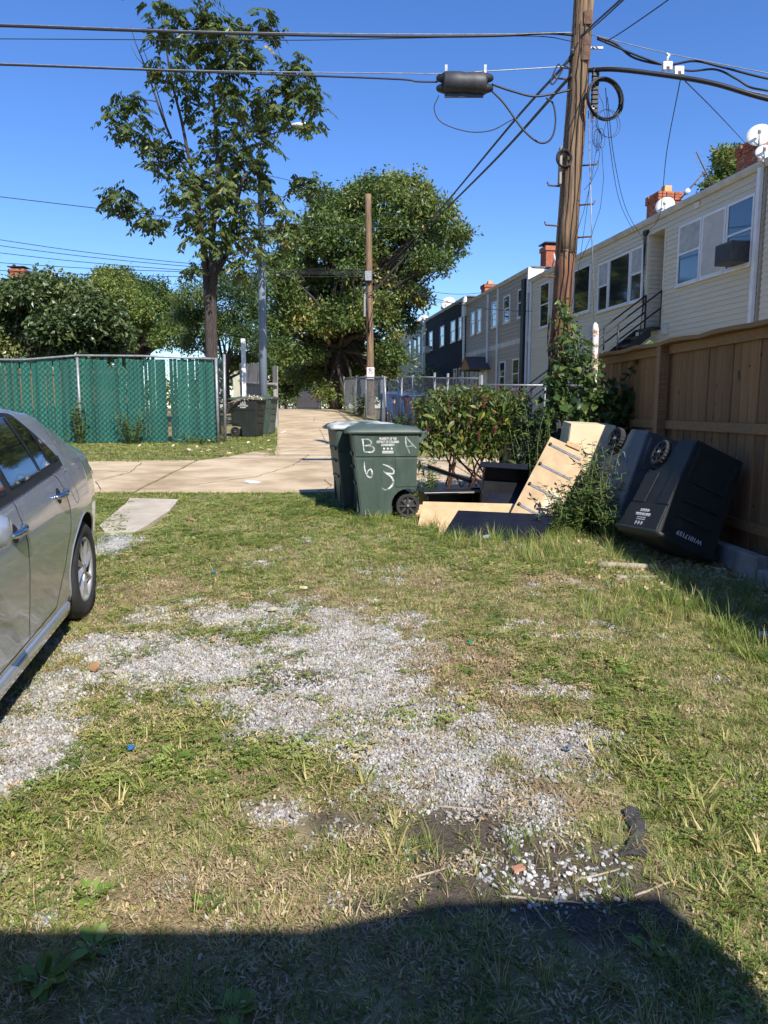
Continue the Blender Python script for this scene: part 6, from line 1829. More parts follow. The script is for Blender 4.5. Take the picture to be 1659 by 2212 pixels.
def cart(label, loc, rot, mat_body, mat_lid, style=None, sides=(-1, 1), group='wheeled bins', lid=True, front=True, name='wheeled_bin', scale=1.0, cat='bin'):
    o = tag(empty(name, loc, rot=rot), label, cat, group)
    o.scale = (scale,) * 3
    def put(me, m, nm, bv=0):
        c_ = bpy.data.objects.new(nm, me.copy() if not me.materials else me); C.objects.link(c_); c_.parent = o
        if m is not None:
            if not c_.data.materials: c_.data.materials.append(m)
        if bv: bevel(c_, bv, 3)
        return c_
    b_ = put(BODY, mat_body, 'body', .028)
    for p_ in PANELS: 
        q = put(p_, mat_body, 'side_panel', .005)
    r_ = put(RIM, mat_body, 'rim', .008); put(HANDLE, mat_body, 'handle')
    if front: put(FRONT, mat_body, 'lift_bar', .004)
    if lid: put(LID, mat_lid, 'lid')
    for s in (-1, 1):
        w_ = put(TYRE, None, 'wheel'); w_.location = (wcx, s * .272, wcz - .012); w_.scale = (.92, .9, .92)
        k_ = bpy.data.objects.new('wheel_rim', RIMW); C.objects.link(k_); k_.parent = w_
        k_ = bpy.data.objects.new('axle_cap', CAPW); C.objects.link(k_); k_.parent = w_
    put(AXLE, None, 'axle')
    if style:
        for s in sides: decals(o, style, s)
    for c_ in o.children:
        if c_.name.startswith('embossed_name') and not c_.data.materials: c_.data.materials.append(mat_body)
    return o
def R3(x): return ground_z(x[0], x[1])
c1 = (-.01, 8.42)
bin1 = cart('dark green wheeled bin painted B A 6 3 in white', (c1[0], c1[1], R3(c1)), (0, 0, math.radians(6)), M['bin_green'], M['bin_lid'], 'A', sides=(-1,))
def brush(root, strokes, name='painted_character'):
    """hand painted strokes: ribbons lying on the side of the bin"""
    mb = MB()
    for pts, w in strokes:
        Q = catmull([Vector((x, 0, z)) for x, z in pts], 7); nq = len(Q)
        for i, q in enumerate(Q):
            t = (Q[min(i + 1, nq - 1)] - Q[max(i - 1, 0)]).normalized(); s_ = Vector((-t.z, 0, t.x))
            ww = w * (.55 + .45 * math.sin(math.pi * min(1, (i + 1) / nq * 1.05))) * (1 + .18 * math.sin(i * 1.7))
            for k in (-1, 1):
                p = q + s_ * k * ww / 2
                raised = p.z > .68 or (p.x < -.135 and p.z < .665) or (p.x > .105 and p.z > .345)
                off = (.0112 if p.z > .68 else .0082) if raised else .0012
                mb.v.append((p.x, -(bw(p.z) + off), p.z))
        b = len(mb.v) - 2 * nq
        for i in range(nq - 1): mb.f.append((b + 2*i, b + 2*i + 1, b + 2*i + 3, b + 2*i + 2)); mb.sm.append(False)
    return mb.build(name, M['chalk'], root)
brush(bin1, [(((-.255,.885),(-.250,.82),(-.240,.735)), .014), (((-.27,.87),(-.20,.875),(-.165,.85),(-.17,.82),(-.235,.805)), .016), (((-.235,.805),(-.16,.80),(-.130,.765),(-.16,.735),(-.245,.74)), .018)])
brush(bin1, [(((.215,.905),(.222,.82),(.262,.72)), .016), (((.215,.905),(.27,.84),(.335,.775)), .016), (((.235,.79),(.275,.80),(.315,.795)), .012)])
brush(bin1, [(((-.240,.63),(-.232,.545),(-.205,.475),(-.165,.455),(-.150,.50),(-.165,.545),(-.195,.53),(-.205,.495)), .015)])
brush(bin1, [(((-.035,.60),(.03,.575),(.085,.535),(.08,.495),(.0,.505),(-.03,.53)), .017), (((-.0,.50),(.06,.46),(.085,.40),(.055,.345),(.0,.315),(-.04,.335)), .020)])
c2 = (-.27, 9.06)
cart('green wheeled bin with a bleached white lid standing behind', (c2[0], c2[1], R3(c2)), (0, 0, math.radians(13)), M['bin_green'], M['bleached'], 'A', sides=(-1,))
c3 = G(533, 946); c3 = (c3.x, c3.y + .30)
bin3 = cart('dark green wheeled bin with twigs on its lid beside the lamp pole', (c3[0], c3[1], R3(c3)), (0, 0, math.radians(180 - 14)), M['bin_dark'], M['bin_green'], 'B', sides=(1,))
c3b = (c3[0] + .18, c3[1] + .95)
cart('green bin lid just showing behind the twig covered bin', (c3b[0], c3b[1], R3(c3b)), (0, 0, math.radians(170)), M['bin_green'], M['bin_green'], None)
tw = tag(empty('twigs', (c3[0] - .1, c3[1] - .42, R3(c3) + .93)), 'dry twigs and dead leaves lying on the dark bin lid', 'twigs')
mb = MB()
for a, b in (((-.32,-.02,-.06),(.35,.1,.10)), ((-.25,0,-.03),(.2,.06,.1)), ((-.2,-.03,-.10),(.1,.05,.08)), ((.2,.05,.06),(.55,.1,.03)), ((.3,.08,.09),(.5,.0,.0)), ((.25,.05,.08),(.6,.08,.05))):
    mb.tube(limb_path(a, b, .1, 5), [.009, .008, .006, .005, .003], 5)
mb.build('branch', M['log'], tw)
V, F3 = leaves_np(np.array([[.3 + random.gauss(0, .12), .05, .06 + random.gauss(0, .03)] for k in range(40)]), rng.normal(0, 1, (40, 3)), rng.normal(0, 1, (40, 3)), np.full(40, .06), np.full(40, .035))
leaf_object('dead_leaves', V, F3, rng.random(40), M['pale_leaf'], tw)
# blue recycling carts behind the chain-link
q = P(878, 900, 23.6); b1 = cart('bright blue recycling cart with white print behind the chain-link fence', (q.x, 23.6, base_z(23.6)), (0, 0, math.radians(200)), M['bin_blue'], M['bin_blue'], 'B', sides=(1,))
q = P(903, 900, 22.4); b2 = cart('navy blue cart with white print behind the chain-link corner', (q.x, 22.4, base_z(22.4)), (0, 0, math.radians(195)), M['bin_navy'], M['bin_navy'], 'B', sides=(1,))
q = P(842, 900, 25.2); b3 = cart('blue cart partly hidden by the sign pole', (q.x + .15, 25.6, base_z(25.6)), (0, 0, math.radians(185)), M['bin_blue'], M['bin_blue'], None)
# tipped bins against the wooden fence (upside down, lids on the ground)
def tipped(yaw, lean_x, lean_y):
    """bin turned over: first upside down, then yawed, then leaned towards the fence"""
    A = Matrix.Rotation(math.pi, 4, 'Y')                 # up -> down, back -> front
    Mx = Matrix.Rotation(lean_y, 4, 'X') @ Matrix.Rotation(lean_x, 4, 'Y') @ Matrix.Rotation(yaw, 4, 'Z') @ A
    return Mx
def cart_tipped(label, anchor, Mx, *a, **k):
    """anchor: place of the lid's centre on the ground"""
    sc_k = k.get('scale', 1.0)
    zs = [(Mx @ Vector((x, y, z))) * sc_k for x in (-.42, .40) for y in (-.335, .335) for z in (.935, .985)]
    low = min(q.z for q in zs)
    mx = sum((q for q in zs), Vector()) / len(zs)
    o = cart(label, Vector((anchor[0] - mx.x, anchor[1] - mx.y, anchor[2] - low + .01)), Mx.to_euler(), *a, **k)
    return o
# local axes after turning over: rotation about Y by 180: x->-x, z->-z; back(+x) points to -X before the yaw
tp = cart_tipped('dark bin tipped upside down against the wooden fence, wheels up', (2.42, 6.30, ground_z(2.42, 6.3) - .03), tipped(math.radians(-90 + 9), math.radians(24), math.radians(-8)), M['bin_dark'], M['bin_dark'], 'B', sides=(-1, 1), scale=.90)
fr = link('serial_number', tm('W1017159', .06), M['stencil'], tp, loc=(fx(.86) - .0125 - .012, 0, .845), rot=(math.radians(90), 0, math.radians(-90)))
tg = cart_tipped('grey bin with spray paint tipped upside down beside the dark one', (2.44, 7.42, ground_z(2.44, 7.42)), tipped(math.radians(-90 + 14), math.radians(18), math.radians(-3)), M['bin_grey'], M['bin_grey'], None, scale=.92)
cart_tipped('beige bin standing upside down behind the leaning particle board', (2.27, 8.6, ground_z(2.27, 8.6)), tipped(math.radians(-90 + 2), math.radians(3), math.radians(4)), M['bin_beige'], M['bin_beige'], None, front=False)
gb = P(1138, 950, 9.75)
cart('pale grey bin hidden in the weeds behind the berry shrub', (gb.x, 9.72, ground_z(gb.x, 9.72)), (0, 0, math.radians(95)), M['bin_grey'], M['bin_grey'], None)
mb = MB()
for pts in (((-.10,.62),(-.02,.70),(.06,.60),(.0,.50),(-.10,.56)), ((.0,.42),(.08,.36),(.02,.27),(-.06,.33)), ((-.16,.45),(-.10,.36),(-.18,.28))):
    Q = catmull([Vector((x, 0, z)) for x, z in pts], 6)
    for s in (-1, 1):
        mb.tube([Vector((q.x, s * (bw(q.z) + .0015), q.z)) for q in Q], .010, 4)
mb.build('spray_paint', M['spray_blue'], tg)

# ------------------------------------------------------------------ dumped furniture
def board(name, label, pts3, t, m, edge=None, group='dumped furniture pieces', cat='board'):
    """board from three corners (origin, along, up)"""
    o0, a, b = (Vector(p) for p in pts3)
    e = tag(empty(name, o0), label, cat, group)
    o_ = MB().slab((0, 0, 0), a - o0, b - o0, t).build('panel', M[m], e); bevel(o_, .002, 1)
    return e
# scuffed board with four drawer runners, leaning on the beige bin
TL = P(1192, 944, 8.02); TR = P(1274, 980, 7.90); BL = P(1101, 1112, 7.55)
a_ = (TR - TL); b_ = (TL - BL); b_ = b_ - a_ * (a_.dot(b_) / a_.dot(a_)) * .8
ob = tag(empty('dresser_side', BL), 'scuffed particle board panel with four metal drawer runners leaning on the beige bin', 'board', 'dumped furniture pieces')
bevel(MB().slab((0, 0, 0), a_, b_, .016).build('panel', M['mdf_worn'], ob), .002, 1)
nrm = a_.cross(b_).normalized()
for k in range(4):
    f = .13 + .255 * k
    o0 = b_ * f + a_ * .06 + nrm * .006
    rn = MB(); rn.slab(o0, a_ * .84 - b_ * .02, b_ * .028, .008); rn.slab(o0 + nrm * .005 + b_ * .006, a_ * .84 - b_ * .02, b_ * .004, .006); rn.slab(o0 + nrm * .005 + b_ * .019, a_ * .84 - b_ * .02, b_ * .004, .006)
    r_ = rn.build('drawer_runner', M['zinc'], ob)
    c_ = o0 + b_ * .016 + a_ * .02 + nrm * .008
    w_ = MB(); w_.lathe([(.001, -.007), (.016, -.007), (.016, .007), (.001, .007)], 14, 'z', Matrix.Translation(c_) @ nrm.to_track_quat('Z', 'Y').to_matrix().to_4x4()); w_.build('roller', M['black_iron'], r_)
    w_ = MB()
    for q in range(5): 
        c2_ = o0 + a_ * (.3 + .12 * q) + b_ * .012 + nrm * .0002; w_.lathe([(.001, 0), (.004, 0), (.004, .003), (.001, .003)], 8, 'z', Matrix.Translation(c2_) @ nrm.to_track_quat('Z', 'Y').to_matrix().to_4x4())
    w_.build('screw_holes', M['black_iron'], r_)
MB().slab(b_ * .975 + a_ * .42 + nrm * .02, a_ * .36, b_ * .05, .02).build('torn_cleat', M['mdf_edge'], ob)
MB().slab(b_ * .0 + a_ * 1.001 - nrm * .0, b_, -nrm * .016, .002).build('raw_edge', M['mdf_edge'], ob)
q0 = G(1112, 1126, .02)
board('particle_board', 'long tan particle board lying in the grass behind the black board', (G(901, 1141), G(1190, 1150), P(914, 1083, G(901, 1141).y + .33)), .016, 'mdf')
board('particle_board', 'small tan board sticking up beside the wheel of the painted bin', (G(888, 1118), G(921, 1118), P(888, 1085, G(888, 1118).y + .2)), .014, 'mdf')
board('particle_board', 'short tan piece poking out left of the black board', (G(945, 1158), G(985, 1160), P(954, 1118, G(945, 1158).y + .22)), .014, 'mdf')
board('black_board', 'flat black laminate board leaning in the grass in front of the tan boards', (G(953, 1160), G(1168, 1172), P(990, 1102, G(953, 1160).y + .30)), .018, 'black_laminate')
board('black_board', 'thin black strip of board slanting down to the black cabinet', (P(925, 1003, 8.95), P(1020, 1036, 8.7), P(924, 1010, 8.97)), .02, 'black_lacquer')
board('black_board', 'black flap lying against the open black box', (P(1050, 1085, 7.95), P(1095, 1092, 7.85), P(1062, 1062, 8.05)), .014, 'black_lacquer')
board('black_board', 'dark board corner between the particle board and the weeds', (P(1225, 1085, 7.9), P(1262, 1080, 7.9), P(1248, 1045, 8.05)), .014, 'black_lacquer')
board('printed_card', 'blue printed card under the short tan piece', (P(953, 1118, 7.75), P(978, 1116, 7.75), P(956, 1110, 7.85)), .004, 'spray_blue', cat='card')
# low black cabinet lying on its side
kc = G(930, 1105); kc = Vector((P(960, 1100, 8.55).x, 8.55, ground_z(.7, 8.55)))
cb = tag(empty('black_cabinet', kc, math.radians(10)), 'low black cabinet with a chipped top lying behind the tan board', 'cabinet', 'dumped furniture pieces')
for nm, bx_ in (('top', (-.30,.48,-.24,.24,.24,.262)), ('side_panel', (-.26,-.24,-.21,.21,-.02,.238)), ('side_panel', (.40,.42,-.21,.21,-.02,.238)), ('back_panel', (-.238,.398,.19,.205,-.02,.238)), ('base_panel', (-.238,.398,-.21,.188,-.02,0))):
    bevel(MB().box(*bx_).build(nm, M['black_lacquer'], cb), .004, 2)
bevel(MB().box(.0, .44, .02, .05, .2625, .280).build('loose_strip', M['black_lacquer'], cb), .003, 1)
MB().box(.10, .46, -.242, -.2405, .249, .253).build('chipped_edge', M['mdf_edge'], cb)
# open black drawer box, its floor sloping towards the viewer
FLf, FRf = P(1039, 1086, 8.22), P(1118, 1092, 8.14)
FLb, FRb = P(1036, 1034, 8.58), P(1130, 1044, 8.50)
bx = tag(empty('black_box', FLf), 'open glossy black box tipped towards the viewer in front of the shrub', 'box', 'dumped furniture pieces')
fa_ = FRf - FLf; fb2 = FLb - FLf; fnn = fa_.cross(fb2).normalized(); fb_ = fnn.cross(fa_.normalized()) * fb2.length
def bxp(nm, o, a, b, t): bevel(MB().slab(o, a, b, t).build(nm, M['black_lacquer'], bx), .003, 2)
fe = fa_ * 1.22
bxp('base_panel', Vector((0, 0, 0)), fe, fb_, .014)
bxp('back_panel', fb_ + fnn * .001, fe, fnn * .20 + fb_ * .02, -.014)
bxp('side_panel', -fa_.normalized() * .001 - fnn * .015, fb_, fnn * .20, .014)
bxp('side_panel', fe + fa_.normalized() * .016 - fnn * .015, fb_, fnn * .20, .014)
bxp('front_panel', fb_ * 1.06 - fa_.normalized() * .05 + fnn * .215, fe * 1.08, -fb_.normalized() * .09, .016)

# ------------------------------------------------------------------ parked car (left side towards the yard)
car = tag(empty('parked_car', (CAR_O.x, CAR_O.y, 0)), 'silver four door car parked at the edge of the gravel', 'car')
# car local: x towards its rear (0 = rear axle), y to its right side, z up from the ground; visible side is y < 0
crz = math.atan2(CAR_AX.y, CAR_AX.x)
side_n = Vector((CAR_AX.y, -CAR_AX.x, 0))                # towards the yard
cen = Vector((CAR_O.x, CAR_O.y, 0)) - side_n * .87
car.location = (cen.x, cen.y, base_z(cen.y))
car.rotation_euler = Euler((0, -math.atan(SLOPE * CAR_AX.y), crz)); car.scale = (1, 1, 1.02)
def interp(x, pts):
    if x <= pts[0][0]: return pts[0][1]
    for (a, b), (c, d) in zip(pts, pts[1:]):
        if x <= c:
            t = (x - a) / (c - a); t = t * t * (3 - 2 * t) * .5 + t * .5
            return b + (d - b) * t
    return pts[-1][1]
TOPZ = [(-3.60,.58), (-3.52,.70), (-3.3,.80), (-2.7,.95), (-2.30,1.02), (-2.0,1.16), (-1.55,1.375), (-1.15,1.435), (-.75,1.43), (-.35,1.375), (.0,1.26), (.35,1.135), (.55,1.105), (.82,1.085), (.90,1.02), (.95,.80)]
BELT = [(-3.60,.55), (-3.45,.66), (-3.0,.80), (-2.4,.93), (-1.6,.965), (-1.0,.995), (-.5,1.03), (0,1.03), (.5,1.01), (.8,.99), (.95,.75)]
PLAN = [(-3.62,.45), (-3.5,.66), (-3.3,.79), (-2.9,.875), (-2.5,.89), (-.2,.89), (.2,.885), (.5,.855), (.75,.78), (.9,.66), (.96,.52)]
LOWZ = [(-3.6,.30), (-3.3,.20), (-2.2,.20), (-.5,.20), (.4,.24), (.95,.36)]
def section_w(x, z):
    """half width of the lower body at height z"""
    zb_, zl = interp(x, BELT), interp(x, LOWZ)
    t = max(0, min(1, (z - zl) / (zb_ - zl)))
    k = interp(t, [(0, .955), (.08, .972), (.2, .972), (.38, .985), (.55, .997), (.70, 1.0), (.80, .990), (.93, .965), (1.0, .945)])
    # haunch over the rear wheel
    h = .016 * math.exp(-((x - .0) / .42) ** 2) * math.exp(-((z - .64) / .14) ** 2)
    return interp(x, PLAN) * k + h
def rail(x):
    zb_, zt = interp(x, BELT), interp(x, TOPZ)
    yb = section_w(x, zb_)
    cab = max(0, min(1, (zt - zb_ - .05) / .25))
    zr = zb_ + (zt - zb_) * (.86 if cab > 0 else .6)
    yr = yb - (zr - zb_) * .52 - (1 - cab) * .10
    return yb, zb_, yr, zr, zt
def green_y(x, z):
    yb, zb_, yr, zr, zt = rail(x)
    t = max(0, min(1, (z - zb_) / (zr - zb_ + 1e-6)))
    return yb + (yr - yb) * (t * .72 + t * t * .28)
def side_y(x, z):
    return section_w(x, z) if z <= interp(x, BELT) else green_y(x, z)
xs_ = np.concatenate([np.linspace(-3.60, -3.2, 20)[:-1], np.linspace(-3.2, .45, 150)[:-1], np.linspace(.45, .955, 30)])
NLOW, NGR, NRF = 24, 12, 10
V = []; rows = []
for x in xs_:
    row = []
    zl, zb_ = interp(x, LOWZ), interp(x, BELT); yb, _, yr, zr, zt = rail(x)
    half = [(section_w(x, zl) - .12, zl - .03)]
    for k in range(NLOW + 1):
        z = zl + (zb_ - zl) * k / NLOW; half.append((section_w(x, z), z))
    for k in range(1, NGR + 1):
        z = zb_ + (zr - zb_) * k / NGR; half.append((green_y(x, z), z))
    for k in range(1, NRF + 1):
        a = k / NRF * math.pi / 2; half.append((yr * math.cos(a), zr + (zt - zr) * math.sin(a)))
    pts = [(x, -y, z) for y, z in half] + [(x, y, z) for y, z in reversed(half[:-1])]
    base_i = len(V); V += pts; row = list(range(base_i, base_i + len(pts))); rows.append(row)
Fc = []
AR = .365
def arch_hit(c):
    return any(math.hypot(c[0] - ax, c[2] - .33) < AR and abs(c[1]) > .45 for ax in (0.0, -2.7)) and c[2] < .72
ncol = len(rows[0])
for i in range(len(rows) - 1):
    for j in range(ncol - 1):
        f = (rows[i][j], rows[i+1][j], rows[i+1][j+1], rows[i][j+1])
        c = [sum(V[q][d] for q in f) / 4 for d in range(3)]
        if not arch_hit(c): Fc.append(f)
Fc.append(tuple(rows[0])); Fc.append(tuple(reversed(rows[-1])))
# snap the arch edge to a clean circle
used = {}
for f in Fc[:-2]:
    for q in f: used[q] = used.get(q, 0) + 1
for q, cnt in used.items():
    x, y, z = V[q]
    for ax in (0.0, -2.7):
        d = math.hypot(x - ax, z - .33)
        if abs(d - AR) < .034 and abs(y) > .45 and z < .72 and cnt < 4:
            nx_ = ax + (x - ax) * AR / d; nz_ = .33 + (z - .33) * AR / d
            V[q] = (nx_, math.copysign(side_y(nx_, nz_), y), nz_)
me = bpy.data.meshes.new('body'); me.from_pydata(V, [], Fc); me.polygons.foreach_set('use_smooth', [True] * (len(Fc) - 2) + [False] * 2); recalc(me)
body = link('body', me, M['car_paint'], car)
def patch(x0, x1, zlo, zhi, off, nx=24, nz=8, s=-1, name='patch', m='car_glass', parent=None):
    """surface piece following the body side between two height curves"""
    V = []; Fc = []
    for i in range(nx + 1):
        x = x0 + (x1 - x0) * i / nx; a, b = zlo(x), zhi(x)
        for j in range(nz + 1):
            z = a + (b - a) * j / nz; V.append((x, s * (side_y(x, z) + off), z))
    for i in range(nx):
        for j in range(nz):
            k = i * (nz + 1) + j; Fc.append((k, k + nz + 1, k + nz + 2, k + 1))
    me = bpy.data.meshes.new(name); me.from_pydata(V, [], Fc); me.polygons.foreach_set('use_smooth', [True] * len(Fc)); recalc(me)
    return link(name, me, M[m], parent or car)
def strip(pts, w, off, m, name, s=-1, parent=None):
    """thin line following the body side through (x, z) points"""
    Q = catmull([Vector((x, 0, z)) for x, z in pts], 8); V = []; Fc = []
    for i, q in enumerate(Q):
        t = (Q[min(i+1, len(Q)-1)] - Q[max(i-1, 0)]).normalized(); n_ = Vector((-t.z, 0, t.x)) * w / 2
        for k in (-1, 1):
            p = q + n_ * k; V.append((p.x, s * (side_y(p.x, p.z) + off), p.z))
    for i in range(len(Q) - 1): Fc.append((2*i, 2*i+1, 2*i+3, 2*i+2))
    me = bpy.data.meshes.new(name); me.from_pydata(V, [], Fc)
    return link(name, me, M[m], parent or car)
WTOP = lambda x: rail(x)[3] - .035
WBOT = lambda x: interp(x, BELT) + .03
def wtop(x):
    # window outline: roof line, dropping to the tip at the rear and to the mirror at the front
    z = WTOP(x)
    if x > -.62: z = min(z, WBOT(-.30) + (WTOP(-.62) - WBOT(-.30)) * max(0, (-.30 - x) / .32) ** .9 + .002)
    if x < -1.75: z = min(z, WBOT(-2.28) + (WTOP(-1.75) - WBOT(-2.28)) * max(0, (x + 2.28) / .53) + .002)
    return z
for s in (-1, 1):
    patch(-2.30, -.27, lambda x: WBOT(x) - .035, lambda x: max(wtop(x) + .022, WBOT(x) - .03), .003, 60, 6, s, 'window_surround', 'car_black')
    for x0, x1 in ((-2.20, -1.27), (-1.19, -.72), (-.695, -.50), (-.475, -.33)):
        patch(x0, x1, WBOT, lambda x: max(wtop(x), WBOT(x) + .002), .006, 24, 8, s, 'window', 'car_glass')
    for x_ in (-.708, -.487):
        strip(((x_ - .012, WBOT(x_) + .005), (x_ - .03, (WBOT(x_) + wtop(x_ - .04)) / 2), (x_ - .05, wtop(x_ - .06) - .004)), .014, .009, 'car_black', 'window_bar', s)
    strip(((-2.3, WBOT(-2.3) - .022), (-1.6, WBOT(-1.6) - .022), (-.9, WBOT(-.9) - .022), (-.33, WBOT(-.33) - .02)), .030, .010, 'car_black', 'belt_moulding', s)
    for pts in (((-1.235, .985), (-1.215, .90), (-1.19, .70), (-1.185, .45), (-1.20, .27)), ((-.58, 1.03), (-.45, .97), (-.37, .85), (-.36, .72), (-.42, .58), (-.52, .42), (-.70, .275)), ((-2.32, .96), (-2.26, .80), (-2.24, .5), (-2.24, .27))):
        strip(pts, .006, .0012, 'car_black', 'door_gap', s)
        strip([(x + .006, z) for x, z in pts], .006, .0022, 'seam_highlight', 'door_edge_highlight', s)  # painted highlight line beside the dark gap
    strip(((-2.25, .27), (-1.2, .27), (-.70, .277)), .005, .0012, 'car_black', 'door_gap', s)
    # rocker moulding
    mb = MB()
    for k in range(20):
        x0 = -2.28 + k * .092; x1 = x0 + .092
        y0, y1 = side_y(x0, .24), side_y(x1, .24)
        mb.add([(x0, s * (y0 - .03), .155), (x1, s * (y1 - .03), .155), (x1, s * (y1 + .012), .17), (x0, s * (y0 + .012), .17), (x0, s * (y0 + .016), .225), (x1, s * (y1 + .016), .225), (x1, s * (y1 - .005), .24), (x0, s * (y0 - .005), .24)], [(0,1,2,3), (3,2,5,4), (4,5,6,7)], True)
    o_ = mb.build('rocker_moulding', M['car_paint'], car); recalc(o_.data)
    # handles
    for hx, hz in ((-1.33, .835), (-.52, .885)):
        y = side_y(hx, hz)
        hd_ = MB(); pts = [Vector((hx - .105 + .21 * t, s * (y - .004 + .042 * math.sin(math.pi * t) ** .5), hz + .010 * t)) for t in np.linspace(0, 1, 11)]
        hd_.tube(pts, [.010, .015, .017, .018, .018, .018, .018, .018, .018, .016, .010], 10); h_o = hd_.build('door_handle', M['chrome'], car)
        cu = MB(); cu.lathe([(.001, 0), (.035, 0), (.045, .004)], 16, 'y', Matrix.Translation((hx - .01, s * (y + (.0015 if s < 0 else -.0015)), hz - .004))); cu.v = [(v[0], s * (side_y(v[0], v[2]) + .0015), v[2]) for v in cu.v]; cu.build('handle_recess', M['car_black'], h_o)
    # fuel door outline (left side only)
    if s < 0:
        fd_ = [(-.33, 1.005), (-.14, .985), (-.085, .86), (-.105, .80), (-.27, .825), (-.335, .95), (-.33, 1.005)]
        fd_ = [(-.30, .99), (-.215, .985), (-.12, .83), (-.135, .795), (-.20, .80), (-.305, .955), (-.30, .99)]
        strip(fd_, .006, .0016, 'seam_highlight', 'fuel_door_edge_highlight', s); strip([(x + .006, z - .004) for x, z in fd_], .004, .0010, 'car_black', 'fuel_door_gap', s)  # door outline: painted highlight with a dark gap beside it
    # tail light
    patch(.56, .93, lambda x: .86 + .05 * (x - .56), lambda x: min(.86 + .05 * (x - .56) + .02 + .5 * (x - .56), interp(x, BELT) - .03, 1.0), .012, 14, 6, s, 'tail_light', 'tail_red')
    # mirror
    mz = MB(); mc = Vector((-2.14, s * 1.00, 1.00))
    mz.lathe([(.001, -.12), (.06, -.11), (.095, -.05), (.10, .03), (.07, .09), (.001, .115)], 18, 'y'); mz.v = [(mc.x + v[0] * .75, mc.y + v[1], mc.z + v[2] * .85) for v in mz.v]
    mo = mz.build('mirror', M['car_paint'], car)
    gl_ = MB(); gl_.lathe([(.001, 0), (.088, 0)], 18, 'x'); gl_.v = [(mc.x + .074, mc.y + v[1] * 1.05, mc.z + v[2] * .8) for v in gl_.v]; gl_.build('mirror_glass', M['car_glass'], mo)
    MB().tube([mc + Vector((-.02, -s * .08, -.06)), Vector((-2.06, s * .83, .95))], .03, 8).build('mirror_stem', M['car_black'], mo)
    # wheels
    for ax in (0.0, -2.7):
        wl_ = empty('wheel', (ax, s * .775, .318)); wl_.parent = car
        t_ = MB(); t_.lathe([(.205, -.095), (.235, -.108), (.285, -.108), (.312, -.085), (.318, -.05), (.318, .05), (.312, .085), (.285, .108), (.235, .108), (.205, .095)], 48, 'y', closed=True)
        to = t_.build('tyre', M['tyre'], wl_); recalc(to.data)
        for k in range(3): 
            g_ = MB(); g_.lathe([(.3188, -.052 + .048 * k), (.3188, -.044 + .048 * k)], 48, 'y'); g_.build('tread_groove', M['car_black'], wl_)
        dk = MB(); dk.lathe([(.001, s * .060), (.206, s * .060)], 36, 'y'); dk.build('wheel_shade_disc', M['car_black'], wl_)  # black disc standing in for the shade behind the spokes
        h_ = MB()
        h_.lathe([(.192, s * .094), (.204, s * .102), (.212, s * .096), (.206, s * .06), (.188, s * .06)], 48, 'y', closed=True)
        h_.lathe([(.001, s * .098), (.030, s * .098), (.045, s * .090), (.05, s * .07)], 24, 'y')
        nsp = 8
        for k in range(nsp):
            a = 2 * math.pi * k / nsp; sw = .26
            inn, out = .038, .196
            def pt(r, aa, y): return (r * math.cos(aa), s * y, r * math.sin(aa))
            w0, w1 = .30, .150
            prof_ = [(.038, 0), (.09, .10), (.145, .19), (.196, sw)]
            vs = []
            for r, da in prof_:
                hw_ = (w0 + (w1 - w0) * (r - .038) / .158) * (1.15 if r > .15 else 1)
                vs += [pt(r, a + da - hw_, .074), pt(r, a + da, .099 - .1 * (r - .038) * .12), pt(r, a + da + hw_, .082)]
            h_.add(vs, [(3*i, 3*i+1, 3*i+4, 3*i+3) for i in range(3)] + [(3*i+1, 3*i+2, 3*i+5, 3*i+4) for i in range(3)], False)
        ho = h_.build('hubcap', M['hubcap'], wl_)
        # arch liner and lip
        lnr = MB(); ang = np.linspace(math.radians(-25), math.radians(205), 26)
        vs = [(ax + (AR + .002) * math.cos(a), s * .89 * .98, .33 + (AR + .002) * math.sin(a)) for a in ang] + [(ax + (AR + .002) * math.cos(a), s * .52, .33 + (AR + .002) * math.sin(a)) for a in ang]
        vs = [(v[0], s * min(abs(v[1]), side_y(v[0], max(.2, v[2])) - .004), v[2]) for v in vs]
        m_ = len(ang); lnr.add(vs, [(i, i + 1, i + 1 + m_, i + m_) for i in range(m_ - 1)]); lnr.add([(ax - .4, s * .52, .15), (ax + .4, s * .52, .15), (ax + .4, s * .52, .75), (ax - .4, s * .52, .75)], [(0,1,2,3)])
        lnr.build('wheel_well', M['car_black'], car)
        lp_ = MB(); lp_.tube([(ax + AR * math.cos(a), s * (side_y(ax + AR * math.cos(a), max(.2, .33 + AR * math.sin(a))) - .004), .33 + AR * math.sin(a)) for a in np.linspace(math.radians(-18), math.radians(198), 40)], .009, 8); lp_.build('arch_lip', M['car_paint'], car)
MB().box(-3.4, .8, -.70, .70, .17, .26).build('underbody', M['car_black'], car)
# glass front and rear
def top_patch(x0, x1, wfrac, off, name, m):
    V = []; Fc = []; nx, ny = 14, 12
    for i in range(nx + 1):
        x = x0 + (x1 - x0) * i / nx; yb, zb_, yr, zr, zt = rail(x)
        for j in range(ny + 1):
            b = (-1 + 2 * j / ny) * wfrac; a = math.acos(max(-1, min(1, b))); V.append((x, yr * b, zr + (zt - zr) * math.sin(a) + off))
    for i in range(nx):
        for j in range(ny):
            k = i * (ny + 1) + j; Fc.append((k, k + ny + 1, k + ny + 2, k + 1))
    me = bpy.data.meshes.new(name); me.from_pydata(V, [], Fc); me.polygons.foreach_set('use_smooth', [True] * len(Fc)); recalc(me); link(name, me, M[m], car)
top_patch(-2.22, -1.56, .93, .006, 'windscreen', 'car_glass'); top_patch(-.27, .33, .90, .006, 'rear_window', 'car_glass')

